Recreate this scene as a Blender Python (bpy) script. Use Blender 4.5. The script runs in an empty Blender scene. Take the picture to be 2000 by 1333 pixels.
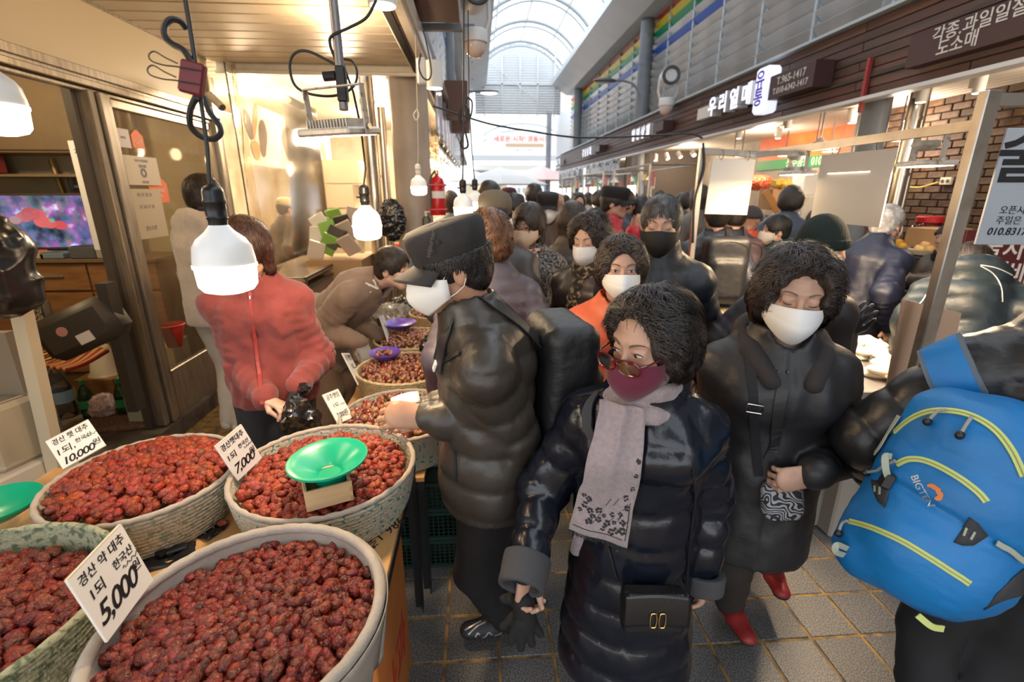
import bpy, bmesh, math, random, colorsys
import numpy as np
import openvdb as vdb
from mathutils import Vector, Matrix
from mathutils.bvhtree import BVHTree

random.seed(7); np.random.seed(7)
SC = bpy.context.scene
COL = SC.collection
PI = math.pi
R_ = math.radians

# ------------------------------------------------------------------ camera, sky, exposure
CAMH = 1.75; PITCH = R_(17.2); YAW = R_(4.07); FPX = 940.0
cd = bpy.data.cameras.new('camera'); cam = bpy.data.objects.new('camera', cd); COL.objects.link(cam)
cam.location = (0, 0, CAMH); cam.rotation_euler = (PI/2 - PITCH, 0, -YAW)
cd.sensor_width = 36; cd.lens = FPX/2000*36; cd.clip_start = .05; cd.clip_end = 400
cd.dof.use_dof = True; cd.dof.focus_distance = 1.35; cd.dof.aperture_fstop = 3.2
SC.camera = cam
SC.view_settings.view_transform = 'Standard'; SC.view_settings.look = 'None'
SC.view_settings.exposure = 0.0; SC.view_settings.gamma = 1.0; SC.view_settings.use_curve_mapping = False
try:
    SC.cycles.max_bounces = 6; SC.cycles.diffuse_bounces = 3; SC.cycles.glossy_bounces = 3
    SC.cycles.transparent_max_bounces = 12; SC.cycles.transmission_bounces = 4
    SC.cycles.caustics_reflective = False; SC.cycles.caustics_refractive = False
    SC.cycles.sample_clamp_indirect = 6.0
except Exception: pass
W = bpy.data.worlds.new('overcast_sky'); SC.world = W; W.use_nodes = True
_n = W.node_tree; _b = _n.nodes['Background']
_b.inputs[0].default_value = (.92, .96, 1.0, 1); _b.inputs[1].default_value = 2.6

def ray(u, v):
    x = (u-1000)/FPX; y = (666.5-v)/FPX
    f = math.cos(PITCH)+y*math.sin(PITCH); z = -math.sin(PITCH)+y*math.cos(PITCH)
    return Vector((x*math.cos(YAW)+f*math.sin(YAW), -x*math.sin(YAW)+f*math.cos(YAW), z))
def at(u, v, X=None, Y=None, Z=None):
    d = ray(u, v)
    t = (Z-CAMH)/d.z if Z is not None else (X/d.x if X is not None else Y/d.y)
    return Vector((0, 0, CAMH)) + d*t

# ------------------------------------------------------------------ materials
MATS = {}
def M(name, col=(.5,.5,.5), rough=.5, metal=0, col2=None, noise=None, bump=None, spec=.5, coat=0, sheen=0,
      emit=None, estr=0, trans=0, alpha=1, rnd=None, sss=0, wave=None, stretch=None):
    """procedural principled material: noise=(scale,detail,lo,hi) mixes col->col2; bump=(scale,strength,dist); rnd=(hue,sat,val) spread per island"""
    if name in MATS: return MATS[name]
    m = bpy.data.materials.new(name); MATS[name] = m; m.use_nodes = True
    nt = m.node_tree; N = nt.nodes; L = nt.links; p = N['Principled BSDF']
    def c4(c): return (c[0], c[1], c[2], 1)
    p.inputs['Base Color'].default_value = c4(col); p.inputs['Roughness'].default_value = rough
    p.inputs['Metallic'].default_value = metal; p.inputs['Specular IOR Level'].default_value = spec
    if coat: p.inputs['Coat Weight'].default_value = coat; p.inputs['Coat Roughness'].default_value = .15
    if sheen: p.inputs['Sheen Weight'].default_value = sheen; p.inputs['Sheen Roughness'].default_value = .5
    if trans: p.inputs['Transmission Weight'].default_value = trans
    if alpha < 1: p.inputs['Alpha'].default_value = alpha
    if sss:
        p.inputs['Subsurface Weight'].default_value = sss; p.inputs['Subsurface Radius'].default_value = (.012, .005, .003)
        p.inputs['Subsurface Scale'].default_value = 1.0
    if emit is not None:
        p.inputs['Emission Color'].default_value = c4(emit); p.inputs['Emission Strength'].default_value = estr
    tc = None
    def coord():
        nonlocal tc
        if tc is None:
            t = N.new('ShaderNodeTexCoord'); tc = t.outputs['Object']
            if stretch:
                mp = N.new('ShaderNodeMapping'); mp.inputs['Scale'].default_value = stretch
                L.new(tc, mp.inputs['Vector']); tc = mp.outputs[0]
        return tc
    csock = None
    if col2 is not None:
        sc_, det, lo, hi = noise or (8, 4, .35, .65)
        if wave:
            t = N.new('ShaderNodeTexWave'); t.bands_direction = wave[0]; t.inputs['Scale'].default_value = sc_
            t.inputs['Distortion'].default_value = wave[1]; t.inputs['Detail'].default_value = det; o = t.outputs['Fac']
        else:
            t = N.new('ShaderNodeTexNoise'); t.inputs['Scale'].default_value = sc_; t.inputs['Detail'].default_value = det; o = t.outputs['Fac']
        L.new(coord(), t.inputs['Vector'])
        r = N.new('ShaderNodeMapRange'); r.inputs['From Min'].default_value = lo; r.inputs['From Max'].default_value = hi
        L.new(o, r.inputs['Value'])
        mx = N.new('ShaderNodeMix'); mx.data_type = 'RGBA'
        mx.inputs['A'].default_value = c4(col); mx.inputs['B'].default_value = c4(col2)
        L.new(r.outputs[0], mx.inputs['Factor']); csock = mx.outputs['Result']
    if rnd:
        g = N.new('ShaderNodeNewGeometry'); oi = N.new('ShaderNodeObjectInfo'); ad = N.new('ShaderNodeMath'); ad.operation = 'ADD'; L.new(g.outputs['Random Per Island'], ad.inputs[0]); L.new(oi.outputs['Random'], ad.inputs[1]); h = N.new('ShaderNodeHueSaturation')
        for k, (nm, sp, mul) in enumerate((('Hue', rnd[0], 1.0), ('Saturation', rnd[1], 7.3), ('Value', rnd[2], 3.1))):
            a = N.new('ShaderNodeMath'); a.operation = 'MULTIPLY'; a.inputs[1].default_value = mul
            L.new(ad.outputs[0], a.inputs[0])
            f = N.new('ShaderNodeMath'); f.operation = 'FRACT'; L.new(a.outputs[0], f.inputs[0])
            r = N.new('ShaderNodeMapRange'); base = .5 if nm == 'Hue' else 1.0
            r.inputs['To Min'].default_value = base-sp; r.inputs['To Max'].default_value = base+sp
            L.new(f.outputs[0], r.inputs['Value']); L.new(r.outputs[0], h.inputs[nm])
        if csock: L.new(csock, h.inputs['Color'])
        else: h.inputs['Color'].default_value = c4(col)
        csock = h.outputs[0]
    if csock:
        L.new(csock, p.inputs['Base Color'])
    if bump:
        t = N.new('ShaderNodeTexNoise'); t.inputs['Scale'].default_value = bump[0]; t.inputs['Detail'].default_value = 3
        L.new(coord(), t.inputs['Vector'])
        b = N.new('ShaderNodeBump'); b.inputs['Strength'].default_value = bump[1]; b.inputs['Distance'].default_value = bump[2] if len(bump) > 2 else .01
        L.new(t.outputs['Fac'], b.inputs['Height']); L.new(b.outputs[0], p.inputs['Normal'])
    return m
def glassy(name, tint=(1,1,1), gloss=.12, rough=.03, haze=0., hazecol=(.8,.8,.8)):
    """thin sheet: transparent + fresnel gloss + a little diffuse haze"""
    if name in MATS: return MATS[name]
    m = bpy.data.materials.new(name); MATS[name] = m; m.use_nodes = True
    nt = m.node_tree; N = nt.nodes; L = nt.links; N.remove(N['Principled BSDF']); out = N['Material Output']
    t = N.new('ShaderNodeBsdfTransparent'); t.inputs[0].default_value = (*tint, 1)
    g = N.new('ShaderNodeBsdfGlossy'); g.inputs['Roughness'].default_value = rough
    d = N.new('ShaderNodeBsdfTranslucent'); d.inputs[0].default_value = (*hazecol, 1)
    d2 = N.new('ShaderNodeBsdfDiffuse'); d2.inputs[0].default_value = (*hazecol, 1)
    md = N.new('ShaderNodeMixShader'); md.inputs[0].default_value = .5; L.new(d.outputs[0], md.inputs[1]); L.new(d2.outputs[0], md.inputs[2])
    m1 = N.new('ShaderNodeMixShader')
    if haze > 0:
        nz = N.new('ShaderNodeTexNoise'); nz.inputs['Scale'].default_value = 3; nz.inputs['Detail'].default_value = 6
        tcn = N.new('ShaderNodeTexCoord'); L.new(tcn.outputs['Object'], nz.inputs['Vector'])
        r = N.new('ShaderNodeMapRange'); r.inputs['From Min'].default_value = .3; r.inputs['From Max'].default_value = .7
        r.inputs['To Min'].default_value = haze*.6; r.inputs['To Max'].default_value = haze*1.4
        L.new(nz.outputs['Fac'], r.inputs['Value']); L.new(r.outputs[0], m1.inputs[0])
    else: m1.inputs[0].default_value = 0
    L.new(t.outputs[0], m1.inputs[1]); L.new(md.outputs[0], m1.inputs[2])
    m2 = N.new('ShaderNodeMixShader'); fr = N.new('ShaderNodeLayerWeight'); fr.inputs['Blend'].default_value = gloss
    L.new(fr.outputs['Fresnel'], m2.inputs[0]); L.new(m1.outputs[0], m2.inputs[1]); L.new(g.outputs[0], m2.inputs[2])
    L.new(m2.outputs[0], out.inputs['Surface'])
    return m

# ------------------------------------------------------------------ objects
def tag(o, label=None, cat=None, group=None, kind=None):
    if label: o['label'] = label
    if cat: o['category'] = cat
    if group: o['group'] = group
    if kind: o['kind'] = kind
    return o
def thing(name, label, cat, loc=(0,0,0), rz=0, group=None, kind=None):
    o = bpy.data.objects.new(name, None); COL.objects.link(o); o.empty_display_size = .05
    o.location = loc; o.rotation_euler = (0, 0, rz)
    return tag(o, label, cat, group, kind)
def mesh_np(name, V, F, mats, parent=None, smooth=True, midx=None, loc=None, angle=None, world=True):
    """V (n,3), F (m,3|4) arrays -> object. world=True: V is in world space and the parent's location is taken off"""
    me = bpy.data.meshes.new(name); V = np.asarray(V, np.float32)
    if parent is not None and world:
        V = V - np.array(parent.location, np.float32)
    if loc is not None: V = V - np.array(loc, np.float32)
    F = np.asarray(F, np.int32); k = F.shape[1]
    me.vertices.add(len(V)); me.vertices.foreach_set('co', V.ravel())
    me.loops.add(F.size); me.loops.foreach_set('vertex_index', F.ravel())
    me.polygons.add(len(F)); me.polygons.foreach_set('loop_start', np.arange(0, F.size, k, dtype=np.int32))
    me.polygons.foreach_set('loop_total', np.full(len(F), k, np.int32))
    if midx is not None: me.polygons.foreach_set('material_index', np.asarray(midx, np.int32))
    me.polygons.foreach_set('use_smooth', np.full(len(F), smooth, bool))
    me.update(calc_edges=True)
    if angle: me.set_sharp_from_angle(angle=R_(angle))
    for m in (mats if isinstance(mats, (list, tuple)) else [mats]): me.materials.append(m)
    o = bpy.data.objects.new(name, me); COL.objects.link(o)
    if parent is not None: o.parent = parent
    if loc is not None: o.location = loc
    return o
def fuse(parts):
    Vs, Fs, n = [], [], 0
    for V, F in parts:
        Vs.append(V); F = np.asarray(F, np.int32)
        if F.shape[1] == 3: F = np.hstack([F, F[:, 2:3]])
        Fs.append(F+n); n += len(V)
    return np.vstack(Vs), np.vstack(Fs)

class MB:
    """collects shapes in world (or local) coordinates and links them as ONE mesh object"""
    def __init__(s): s.v = []; s.f = []; s.m = []; s.mi = 0
    def mat(s, i): s.mi = i; return s
    def raw(s, vs, fs, T=None):
        n = len(s.v)
        for p in vs:
            p = Vector(p); s.v.append(tuple(T @ p) if T is not None else tuple(p))
        for f in fs: s.f.append([i+n for i in f]); s.m.append(s.mi)
        return s
    def box(s, c, d, T=None, rz=0, bev=0):
        x, y, z = d[0]/2, d[1]/2, d[2]/2
        Tm = Matrix.Translation(c) @ Matrix.Rotation(rz, 4, 'Z')
        if T is not None: Tm = T @ Tm
        if bev > 0:
            b = min(bev, x*.9, y*.9, z*.9); vs = []; idx = {}
            for sx in (-1,1):
                for sy in (-1,1):
                    for sz in (-1,1):
                        for a in range(3):
                            p = [sx*x, sy*y, sz*z]
                            for q in range(3):
                                if q != a: p[q] -= (sx,sy,sz)[q]*b
                            idx[(sx,sy,sz,a)] = len(vs); vs.append(p)
            fs = []
            for a in range(3):
                o1, o2 = [(1,2),(2,0),(0,1)][a]
                for sa in (-1,1):
                    q = []
                    for (s1,s2) in ((-1,-1),(1,-1),(1,1),(-1,1)):
                        t = [0,0,0]; t[a] = sa; t[o1] = s1; t[o2] = s2; q.append(idx[(*t, a)])
                    fs.append(q if sa > 0 else q[::-1])
                # edges along axis a
                for s1 in (-1,1):
                    for s2 in (-1,1):
                        def k(sa, ax):
                            t = [0,0,0]; t[a] = sa; t[o1] = s1; t[o2] = s2; return idx[(*t, ax)]
                        q = [k(-1,o1), k(1,o1), k(1,o2), k(-1,o2)]
                        fs.append(q if s1*s2 < 0 else q[::-1])
            for sx in (-1,1):
                for sy in (-1,1):
                    for sz in (-1,1):
                        q = [idx[(sx,sy,sz,a)] for a in range(3)]
                        fs.append(q if sx*sy*sz > 0 else q[::-1])
            return s.raw(vs, fs, Tm)
        vs = [(-x,-y,-z),(x,-y,-z),(x,y,-z),(-x,y,-z),(-x,-y,z),(x,-y,z),(x,y,z),(-x,y,z)]
        return s.raw(vs, [(3,2,1,0),(4,5,6,7),(0,1,5,4),(1,2,6,5),(2,3,7,6),(3,0,4,7)], Tm)
    def bar(s, a, b, w, h=None, up=(0,0,1)):
        """rectangular bar from a to b"""
        a = Vector(a); b = Vector(b); h = h or w; d = b-a; L = d.length; d = d.normalized(); u = Vector(up)
        if abs(d.dot(u)) > .98: u = Vector((1,0,0))
        r = d.cross(u).normalized(); u = r.cross(d)
        T = Matrix((( *r, 0), (*d, 0), (*u, 0), (0,0,0,1))).transposed(); T.translation = (a+b)/2
        return s.box((0,0,0), (w, L, h), T)
    def tube(s, pts, r, n=8, cap=True, closed=False, flat=None):
        P = [Vector(p) for p in pts]; k = len(P); rs = r if isinstance(r, (list, tuple)) else [r]*k
        vs = []; prev = None
        for i, p in enumerate(P):
            t = (P[(i+1) % k]-P[i-1]) if closed else (P[min(i+1,k-1)]-P[max(i-1,0)])
            t = t.normalized() if t.length > 1e-9 else Vector((0,0,1))
            if prev is None:
                a = Vector((0,0,1)) if abs(t.z) < .9 else Vector((1,0,0)); u = t.cross(a).normalized()
            else:
                u = prev - t*prev.dot(t); u = u.normalized() if u.length > 1e-6 else t.orthogonal().normalized()
            prev = u; w = t.cross(u)
            fl = flat if flat else 1
            for j in range(n):
                a = 2*PI*j/n; vs.append(p + u*(math.cos(a)*rs[i]) + w*(math.sin(a)*rs[i]*fl))
        fs = []
        for i in range(k if closed else k-1):
            i2 = (i+1) % k
            for j in range(n):
                fs.append((i*n+j, i*n+(j+1)%n, i2*n+(j+1)%n, i2*n+j))
        if cap and not closed: fs.append(tuple(range(n))[::-1]); fs.append(tuple((k-1)*n+j for j in range(n)))
        return s.raw(vs, fs)
    def cyl(s, a, b, r, r2=None, n=16, cap=True): return s.tube([a, b], [r, r if r2 is None else r2], n, cap)
    def lathe(s, prof, c=(0,0,0), n=24, T=None, sx=1, sy=1, cap=True):
        vs = []; fs = []; k = len(prof)
        for (r, z) in prof:
            for j in range(n):
                a = 2*PI*j/n; vs.append((c[0]+r*math.cos(a)*sx, c[1]+r*math.sin(a)*sy, c[2]+z))
        for i in range(k-1):
            for j in range(n): fs.append((i*n+j, i*n+(j+1)%n, (i+1)*n+(j+1)%n, (i+1)*n+j))
        if cap:
            if prof[0][0] > 1e-6: fs.append(tuple(range(n))[::-1])
            if prof[-1][0] > 1e-6: fs.append(tuple((k-1)*n+j for j in range(n)))
        return s.raw(vs, fs, T)
    def ell(s, c, r, n=12, T=None):
        r = r if isinstance(r, (tuple, list)) else (r,r,r); vs = []; fs = []; m = max(4, n//2)
        for i in range(m+1):
            th = PI*i/m
            for j in range(n):
                a = 2*PI*j/n; q = Vector((r[0]*math.sin(th)*math.cos(a), r[1]*math.sin(th)*math.sin(a), r[2]*math.cos(th)))
                if T is not None: q = T @ q
                vs.append(Vector(c)+q)
        for i in range(m):
            for j in range(n): fs.append((i*n+j, (i+1)*n+j, (i+1)*n+(j+1)%n, i*n+(j+1)%n))
        return s.raw(vs, fs)
    def prism(s, poly, h, T=None, z0=0):
        n = len(poly); vs = [(x,y,z0) for x,y in poly]+[(x,y,z0+h) for x,y in poly]
        fs = [tuple(range(n))[::-1], tuple(range(n,2*n))]+[(i,(i+1)%n,n+(i+1)%n,n+i) for i in range(n)]
        return s.raw(vs, fs, T)
    def grid(s, fn, nu, nv, T=None, flip=False):
        vs = [fn(i/nu, j/nv) for j in range(nv+1) for i in range(nu+1)]
        fs = []
        for j in range(nv):
            for i in range(nu):
                a = j*(nu+1)+i; q = (a, a+1, a+nu+2, a+nu+1); fs.append(q[::-1] if flip else q)
        return s.raw(vs, fs, T)
    def quad(s, a, b, c, d): return s.raw([a,b,c,d], [(0,1,2,3)])
    def obj(s, name, mats, parent=None, smooth=False, angle=40, world=True, loc=None, solid=0, kind=None):
        me = bpy.data.meshes.new(name)
        off = Vector((0,0,0))
        if parent is not None and world: off = Vector(parent.location)
        if loc is not None: off = off+Vector(loc)
        me.from_pydata([(p[0]-off[0], p[1]-off[1], p[2]-off[2]) for p in s.v], [], s.f)
        for m in (mats if isinstance(mats, (list, tuple)) else [mats]): me.materials.append(m)
        me.polygons.foreach_set('material_index', s.m)
        if smooth:
            me.polygons.foreach_set('use_smooth', [True]*len(me.polygons)); me.update()
            if angle: me.set_sharp_from_angle(angle=R_(angle))
        me.update()
        o = bpy.data.objects.new(name, me); COL.objects.link(o)
        if parent is not None: o.parent = parent
        if loc is not None: o.location = loc
        if solid:
            md = o.modifiers.new('thickness', 'SOLIDIFY'); md.thickness = solid; md.offset = 0
        if kind: o['kind'] = kind
        return o
def copy_of(o, parent=None, loc=None, rot=None, scale=None):
    c = o.copy(); COL.objects.link(c)
    if parent is not None: c.parent = parent
    if loc is not None: c.location = loc
    if rot is not None: c.rotation_euler = rot
    if scale is not None: c.scale = scale
    return c
def copy_tree(o, loc=None, rz=None, label=None, parent=None):
    c = o.copy(); COL.objects.link(c)
    if parent is not None: c.parent = parent
    for ch in list(o.children): copy_tree(ch, parent=c)
    if loc is not None: c.location = loc
    if rz is not None: c.rotation_euler = (0, 0, rz)
    if label: c['label'] = label
    return c
_FC = {}
def text_mesh(body, size=.1, ext=.001, align='CENTER', shear=0, space=1.0, bold=0, line=1.0):
    """flat lettering as vertices and faces in the xy plane, centred on x"""
    c = bpy.data.curves.new('t', 'FONT'); c.body = body; c.size = size; c.extrude = ext; c.align_x = align; c.align_y = 'CENTER'
    c.shear = shear; c.space_character = space; c.offset = bold*size; c.resolution_u = 3; c.space_line = line
    o = bpy.data.objects.new('t', c); me = o.to_mesh()
    vs = [tuple(v.co) for v in me.vertices]; fs = [tuple(p.vertices) for p in me.polygons]
    o.to_mesh_clear(); bpy.data.objects.remove(o); bpy.data.curves.remove(c)
    return vs, fs
def frame(o, x, n):
    """matrix with origin o, local x along x, local z along n (y = z cross x)"""
    x = Vector(x).normalized(); z = Vector(n).normalized(); y = z.cross(x).normalized(); x = y.cross(z)
    T = Matrix(((*x,0),(*y,0),(*z,0),(0,0,0,1))).transposed(); T.translation = Vector(o); return T
def text(body, T, size, mat, parent, name='lettering', **k):
    vs, fs = text_mesh(body, size, **k)
    if not vs: return None
    return MB().raw(vs, fs, T).obj(name, mat, parent)
def lamp(name, loc, col, power, radius=.05, kind='POINT', rot=None, size=None, spread=None, parent=None):
    l = bpy.data.lights.new(name, kind); l.color = col; l.energy = power
    if kind in ('POINT', 'SPOT'): l.shadow_soft_size = radius
    if kind == 'SPOT': l.spot_size = spread or 2.2; l.spot_blend = .8
    if kind == 'AREA': l.size = size or .2
    o = bpy.data.objects.new(name, l); COL.objects.link(o); o.location = loc
    if rot: o.rotation_euler = rot
    if parent is not None: o.parent = parent; o.location = Vector(loc)-Vector(parent.location)
    return o
WARM = (1, .70, .40)
# ================================================================== THE SETTING
m_grout = M('yellow_grout', (.40,.23,.06), .7, col2=(.12,.09,.06), noise=(14,5,.40,.62), bump=(60,.4,.004))
m_tile = M('granite_tile', (.20,.195,.19), .42, col2=(.07,.068,.07), noise=(170,2,.42,.58), bump=(120,.25,.002), rnd=(.01,.2,.14))
m_tileB = M('granite_far', (.17,.165,.16), .35, col2=(.08,.08,.08), noise=(60,3,.4,.6), rnd=(.01,.2,.15))
fl = MB().box((1.3, 15, -.0635), (22, 60, .12)).obj('floor', m_grout); tag(fl, kind='structure')
TX, TY, TX0, TY0 = .2135, .215, 1.12, 1.435
tproto = None
rr = random.Random(3)
def tile_at(i, j): return TX0+(i+.5)*TX, TY0+(j+.5)*TY
for j in range(-2, 19):
    for i in range(-7, 6):
        x, y = tile_at(i, j)
        if x > 2.2: continue
        if tproto is None:
            tproto = MB().box((0,0,-.01), (TX-.013, TY-.013, .02), bev=.002).obj('tile', m_tile, fl); o = tproto
        else: o = copy_of(tproto, fl)
        o.location = (x, y, rr.uniform(-.0012, .0012))
mb = MB()
for j in range(-8, 90):
    for i in range(-10, 24):
        if -7 <= i < 6 and -2 <= j < 19 and tile_at(i,j)[0] <= 2.2: continue
        x, y = tile_at(i, j); mb.box((x,y,-.01), (TX-.012, TY-.012, .02))
mb.obj('tile', m_tileB, fl, kind='stuff')

# ---- left shop front: raised floor, header, door, ceiling --------------------------------
LX = -2.3
m_conc = M('old_concrete', (.16,.13,.10), .8, col2=(.07,.05,.04), noise=(6,6,.4,.65), bump=(30,.5,.006))
m_cream = M('cream_painted_metal', (.62,.52,.36), .45, col2=(.36,.28,.17), noise=(2.2,8,.55,.8), bump=(50,.06,.002), stretch=(1,1,.25))
m_creamwall = M('cream_wall', (.55,.47,.30), .7, col2=(.38,.31,.18), noise=(2,6,.45,.75))
m_alu = M('brushed_aluminium', (.50,.44,.36), .35, .75, col2=(.34,.29,.23), noise=(14,4,.4,.7), stretch=(4,4,.4))
m_aludark = M('dark_gasket', (.10,.08,.065), .5, .2)
m_slat = M('ceiling_panel', (.60,.52,.42), .38, .15, col2=(.5,.43,.34), noise=(3,4,.4,.7))
m_darkgap = M('ceiling_gap', (.05,.04,.03), .8)
sf = MB().box((-3.9, 2.9, .05), (3.3, 5.2, .14)).obj('floor_shop', m_conc); tag(sf, kind='structure')
# header of the shop front: painted face, drip rail and door track
h = MB().box((LX-.06, 2.3, 2.64), (.12, 5.1, .40)).obj('wall_left', [m_cream]); tag(h, kind='structure')
mb = MB()
for z, w, d in ((2.43,.05,.10), (2.40,.03,.07), (2.365,.035,.12), (2.33,.02,.06)): mb.box((LX-.02, 2.3, z), (d, 5.1, w), bev=.004)
o = mb.obj('header_rail', m_alu, h)
MB().box((LX-.02, 2.3, 2.845), (.06, 5.1, .03), bev=.004).obj('top_trim', m_alu, h)
# jamb posts and glazed leaf
mb = MB()
for y, w, d in ((3.345,.05,.09), (3.405,.045,.13), (3.465,.05,.10)): mb.box((LX-.02, y, 1.23), (d, w, 2.2), bev=.005)
jm = mb.obj('door_1', m_alu); tag(jm, kind='structure')
MB().box((LX-.07, 3.30, 1.23), (.05, .04, 2.2)).obj('gasket', m_aludark, jm)
mb = MB(); mb.box((LX-.02,3.51,1.23), (.05,.045,2.2), bev=.004); mb.box((LX-.02,4.72,1.23), (.05,.05,2.2), bev=.004)
mb.box((LX-.02,4.11,2.29), (.05,1.22,.05), bev=.004); mb.box((LX-.02,4.11,.30), (.05,1.22,.36), bev=.004)
mb.obj('door_frame', m_alu, jm)
m_glassL = glassy('grimy_door_glass', (.92,.84,.72), .25, .04, .20, (.62,.5,.36))
MB().quad((LX-.02,3.53,.46),(LX-.02,4.70,.46),(LX-.02,4.70,2.27),(LX-.02,3.53,2.27)).obj('pane', m_glassL, jm)
MB().box((LX-.02,4.80,1.4), (.12,.10,2.6), bev=.006).obj('end_post', m_alu, jm)
# room behind
rm = MB(); rm.box((-4.2, 4.78, 1.5), (3.8, .1, 3.0)).obj('wall_back', m_creamwall)['kind'] = 'structure'
o = MB().box((-6.0, 2.3, 1.5), (.1, 5.0, 3.0)).obj('wall_far', m_creamwall); o['kind'] = 'structure'
o = MB().box((-4.1, 2.3, 2.93), (3.8, 5.0, .06)).obj('ceiling_room', m_creamwall); o['kind'] = 'structure'
o = MB().box((-4.2, 1.0, 1.5), (3.8, .1, 3.0)).obj('wall_front', m_creamwall); o['kind'] = 'structure'
# slatted ceiling over the stall
ce = MB().box((-1.42, 2.1, 2.90), (1.80, 6.0, .03)).obj('ceiling', m_darkgap); tag(ce, kind='structure')
cb = None
for k in range(33):
    y = -.9+k*.18
    if cb is None: cb = MB().box((0,0,0), (1.76,.168,.028), bev=.008).obj('ceiling_board', m_slat, ce); o = cb
    else: o = copy_of(cb, ce)
    o.location = (-1.42, y, 2.86)
m_white = M('white_painted_metal', (.72,.68,.60), .35, col2=(.55,.48,.38), noise=(6,5,.5,.8))
mb = MB()
for x, z, w, h_ in ((-.50,2.86,.05,.09), (-.44,2.83,.07,.05), (-.40,2.90,.03,.12), (-.55,2.84,.03,.05)): mb.box((x, 2.1, z), (w, 6.0, h_), bev=.006)
o = mb.obj('trim_1', m_white); tag(o, kind='structure')
mb = MB(); mb.box((-1.42,5.08,2.84), (1.8,.05,.10), bev=.006); mb.box((-1.42,5.04,2.79), (1.8,.03,.03), bev=.004)
o = mb.obj('trim_2', m_white); tag(o, kind='structure')
# ceiling farther along behind the stall row
o = MB().box((-2.3, 8.3, 3.05), (3.6, 6.2, .05)).obj('ceiling_far', m_slat); tag(o, kind='structure')
cb2 = None
for k in range(32):
    if cb2 is None: cb2 = MB().box((0,0,0), (3.5,.17,.02), bev=.006).obj('ceiling_board', m_slat, o); q = cb2
    else: q = copy_of(cb2, o)
    q.location = (-2.3, 5.4+k*.185, 3.01)
m_warmwall = M('warm_plaster', (.85,.78,.64), .7, col2=(.6,.48,.3), noise=(2,5,.4,.7))
o = MB().box((-4.3, 8.3, 1.5), (.1, 6.5, 3.1)).obj('wall_left_far', m_warmwall); tag(o, kind='structure')
o = MB().box((-2.6, 11.4, 1.5), (3.6, .1, 3.1)).obj('wall_left_end', m_warmwall); tag(o, kind='structure')

# pillars ---------------------------------------------------------------------------------
m_pil = M('beige_pillar', (.42,.36,.30), .5, col2=(.33,.28,.23), noise=(3,5,.4,.7), bump=(40,.1,.002))
m_steel = M('steel_duct', (.62,.56,.48), .22, .9, col2=(.42,.36,.28), noise=(5,5,.45,.7), stretch=(3,3,.5))
o = MB().cyl((-.66,5.42,0), (-.66,5.42,3.1), .19, n=32).obj('column_1', m_pil, smooth=True); tag(o, kind='structure')
mb = MB(); mb.cyl((-1.10,5.55,0),(-1.10,5.55,3.1), .075, n=20); mb.cyl((-.98,5.62,0),(-.98,5.62,2.6), .045, n=16)
mb.cyl((-1.10,5.55,2.62),(-1.10,5.55,2.66), .083, n=20); mb.cyl((-1.10,5.55,1.9),(-1.10,5.55,1.93), .083, n=20)
o = mb.obj('duct_pipe', m_steel, smooth=True); tag(o, 'pair of shiny steel duct pipes standing beside the thick beige pillar', 'pipe')
m_grey = M('grey_column_paint', (.23,.25,.28), .45, col2=(.18,.2,.23), noise=(3,4,.4,.7))
for k, y in enumerate((4.05, 10.95, 17.85, 24.75)):
    mb = MB(); rc = .145; xc, yc = (3.74, y*1.06)
    if k == 0: xc, yc, rc = 4.0, 5.0, .125
    mb.cyl((xc,yc,0), (xc,yc,5.6), rc, n=28)
    for z in (3.6, 4.4): mb.cyl((xc,yc,z), (xc,yc,z+.04), rc+.007, n=28)
    o = mb.obj('column_%d' % (k+2), m_grey, smooth=True); tag(o, kind='structure')
for k, y in enumerate((11.6, 18.4)):
    o = MB().cyl((-.55,y,2.9), (-.55,y,5.6), .15, n=24).obj('column_%d' % (k+6), m_grey, smooth=True); tag(o, kind='structure')

# right fascia of stained planks ------------------------------------------------------------
m_plank = M('brown_plank', (.105,.045,.030), .5, col2=(.045,.022,.016), noise=(5,6,.35,.7), bump=(50,.2,.002), stretch=(4,.35,4), rnd=(.008,.15,.28))
m_plankback = M('plank_gap', (.012,.007,.006), .8)
fa = MB().box((3.56, 9.0, 2.88), (.06, 24, .64)).obj('trim_3', m_plankback); tag(fa, kind='structure')
pk = None
rows = 8; ph = .64/rows
for r in range(rows):
    y = -3.0 + (r % 2)*1.1
    while y < 21:
        if pk is None: pk = MB().box((0,0,0), (.022, 2.19, ph-.007), bev=.003).obj('plank', m_plank, fa); o = pk
        else: o = copy_of(pk, fa)
        o.location = (3.525+rr.uniform(-.002,.002), y+1.1, 2.56+ph*(r+.5)); y += 2.2
m_lt = M('pale_trim', (.62,.62,.62), .4)
o = MB().box((3.50, 9, 2.545), (.12, 24, .035), bev=.004).obj('trim_4', m_lt); tag(o, kind='structure')
o = MB().box((3.52, 9, 3.225), (.14, 24, .03), bev=.004).obj('trim_5', M('grey_blue_trim', (.42,.48,.52), .4)); tag(o, kind='structure')
# ceiling behind the fascia
m_rc = M('white_slat_ceiling', (.55,.50,.44), .45)
ce2 = MB().box((5.0, 9, 2.74), (3.0, 24, .03)).obj('ceiling_right', m_darkgap); tag(ce2, kind='structure')
cb3 = None
for k in range(26):
    if cb3 is None: cb3 = MB().box((0,0,0), (.10, 22, .02), bev=.005).obj('ceiling_board', m_rc, ce2); o = cb3
    else: o = copy_of(cb3, ce2)
    o.location = (3.62+k*.11, 9.6, 2.71)

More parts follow.
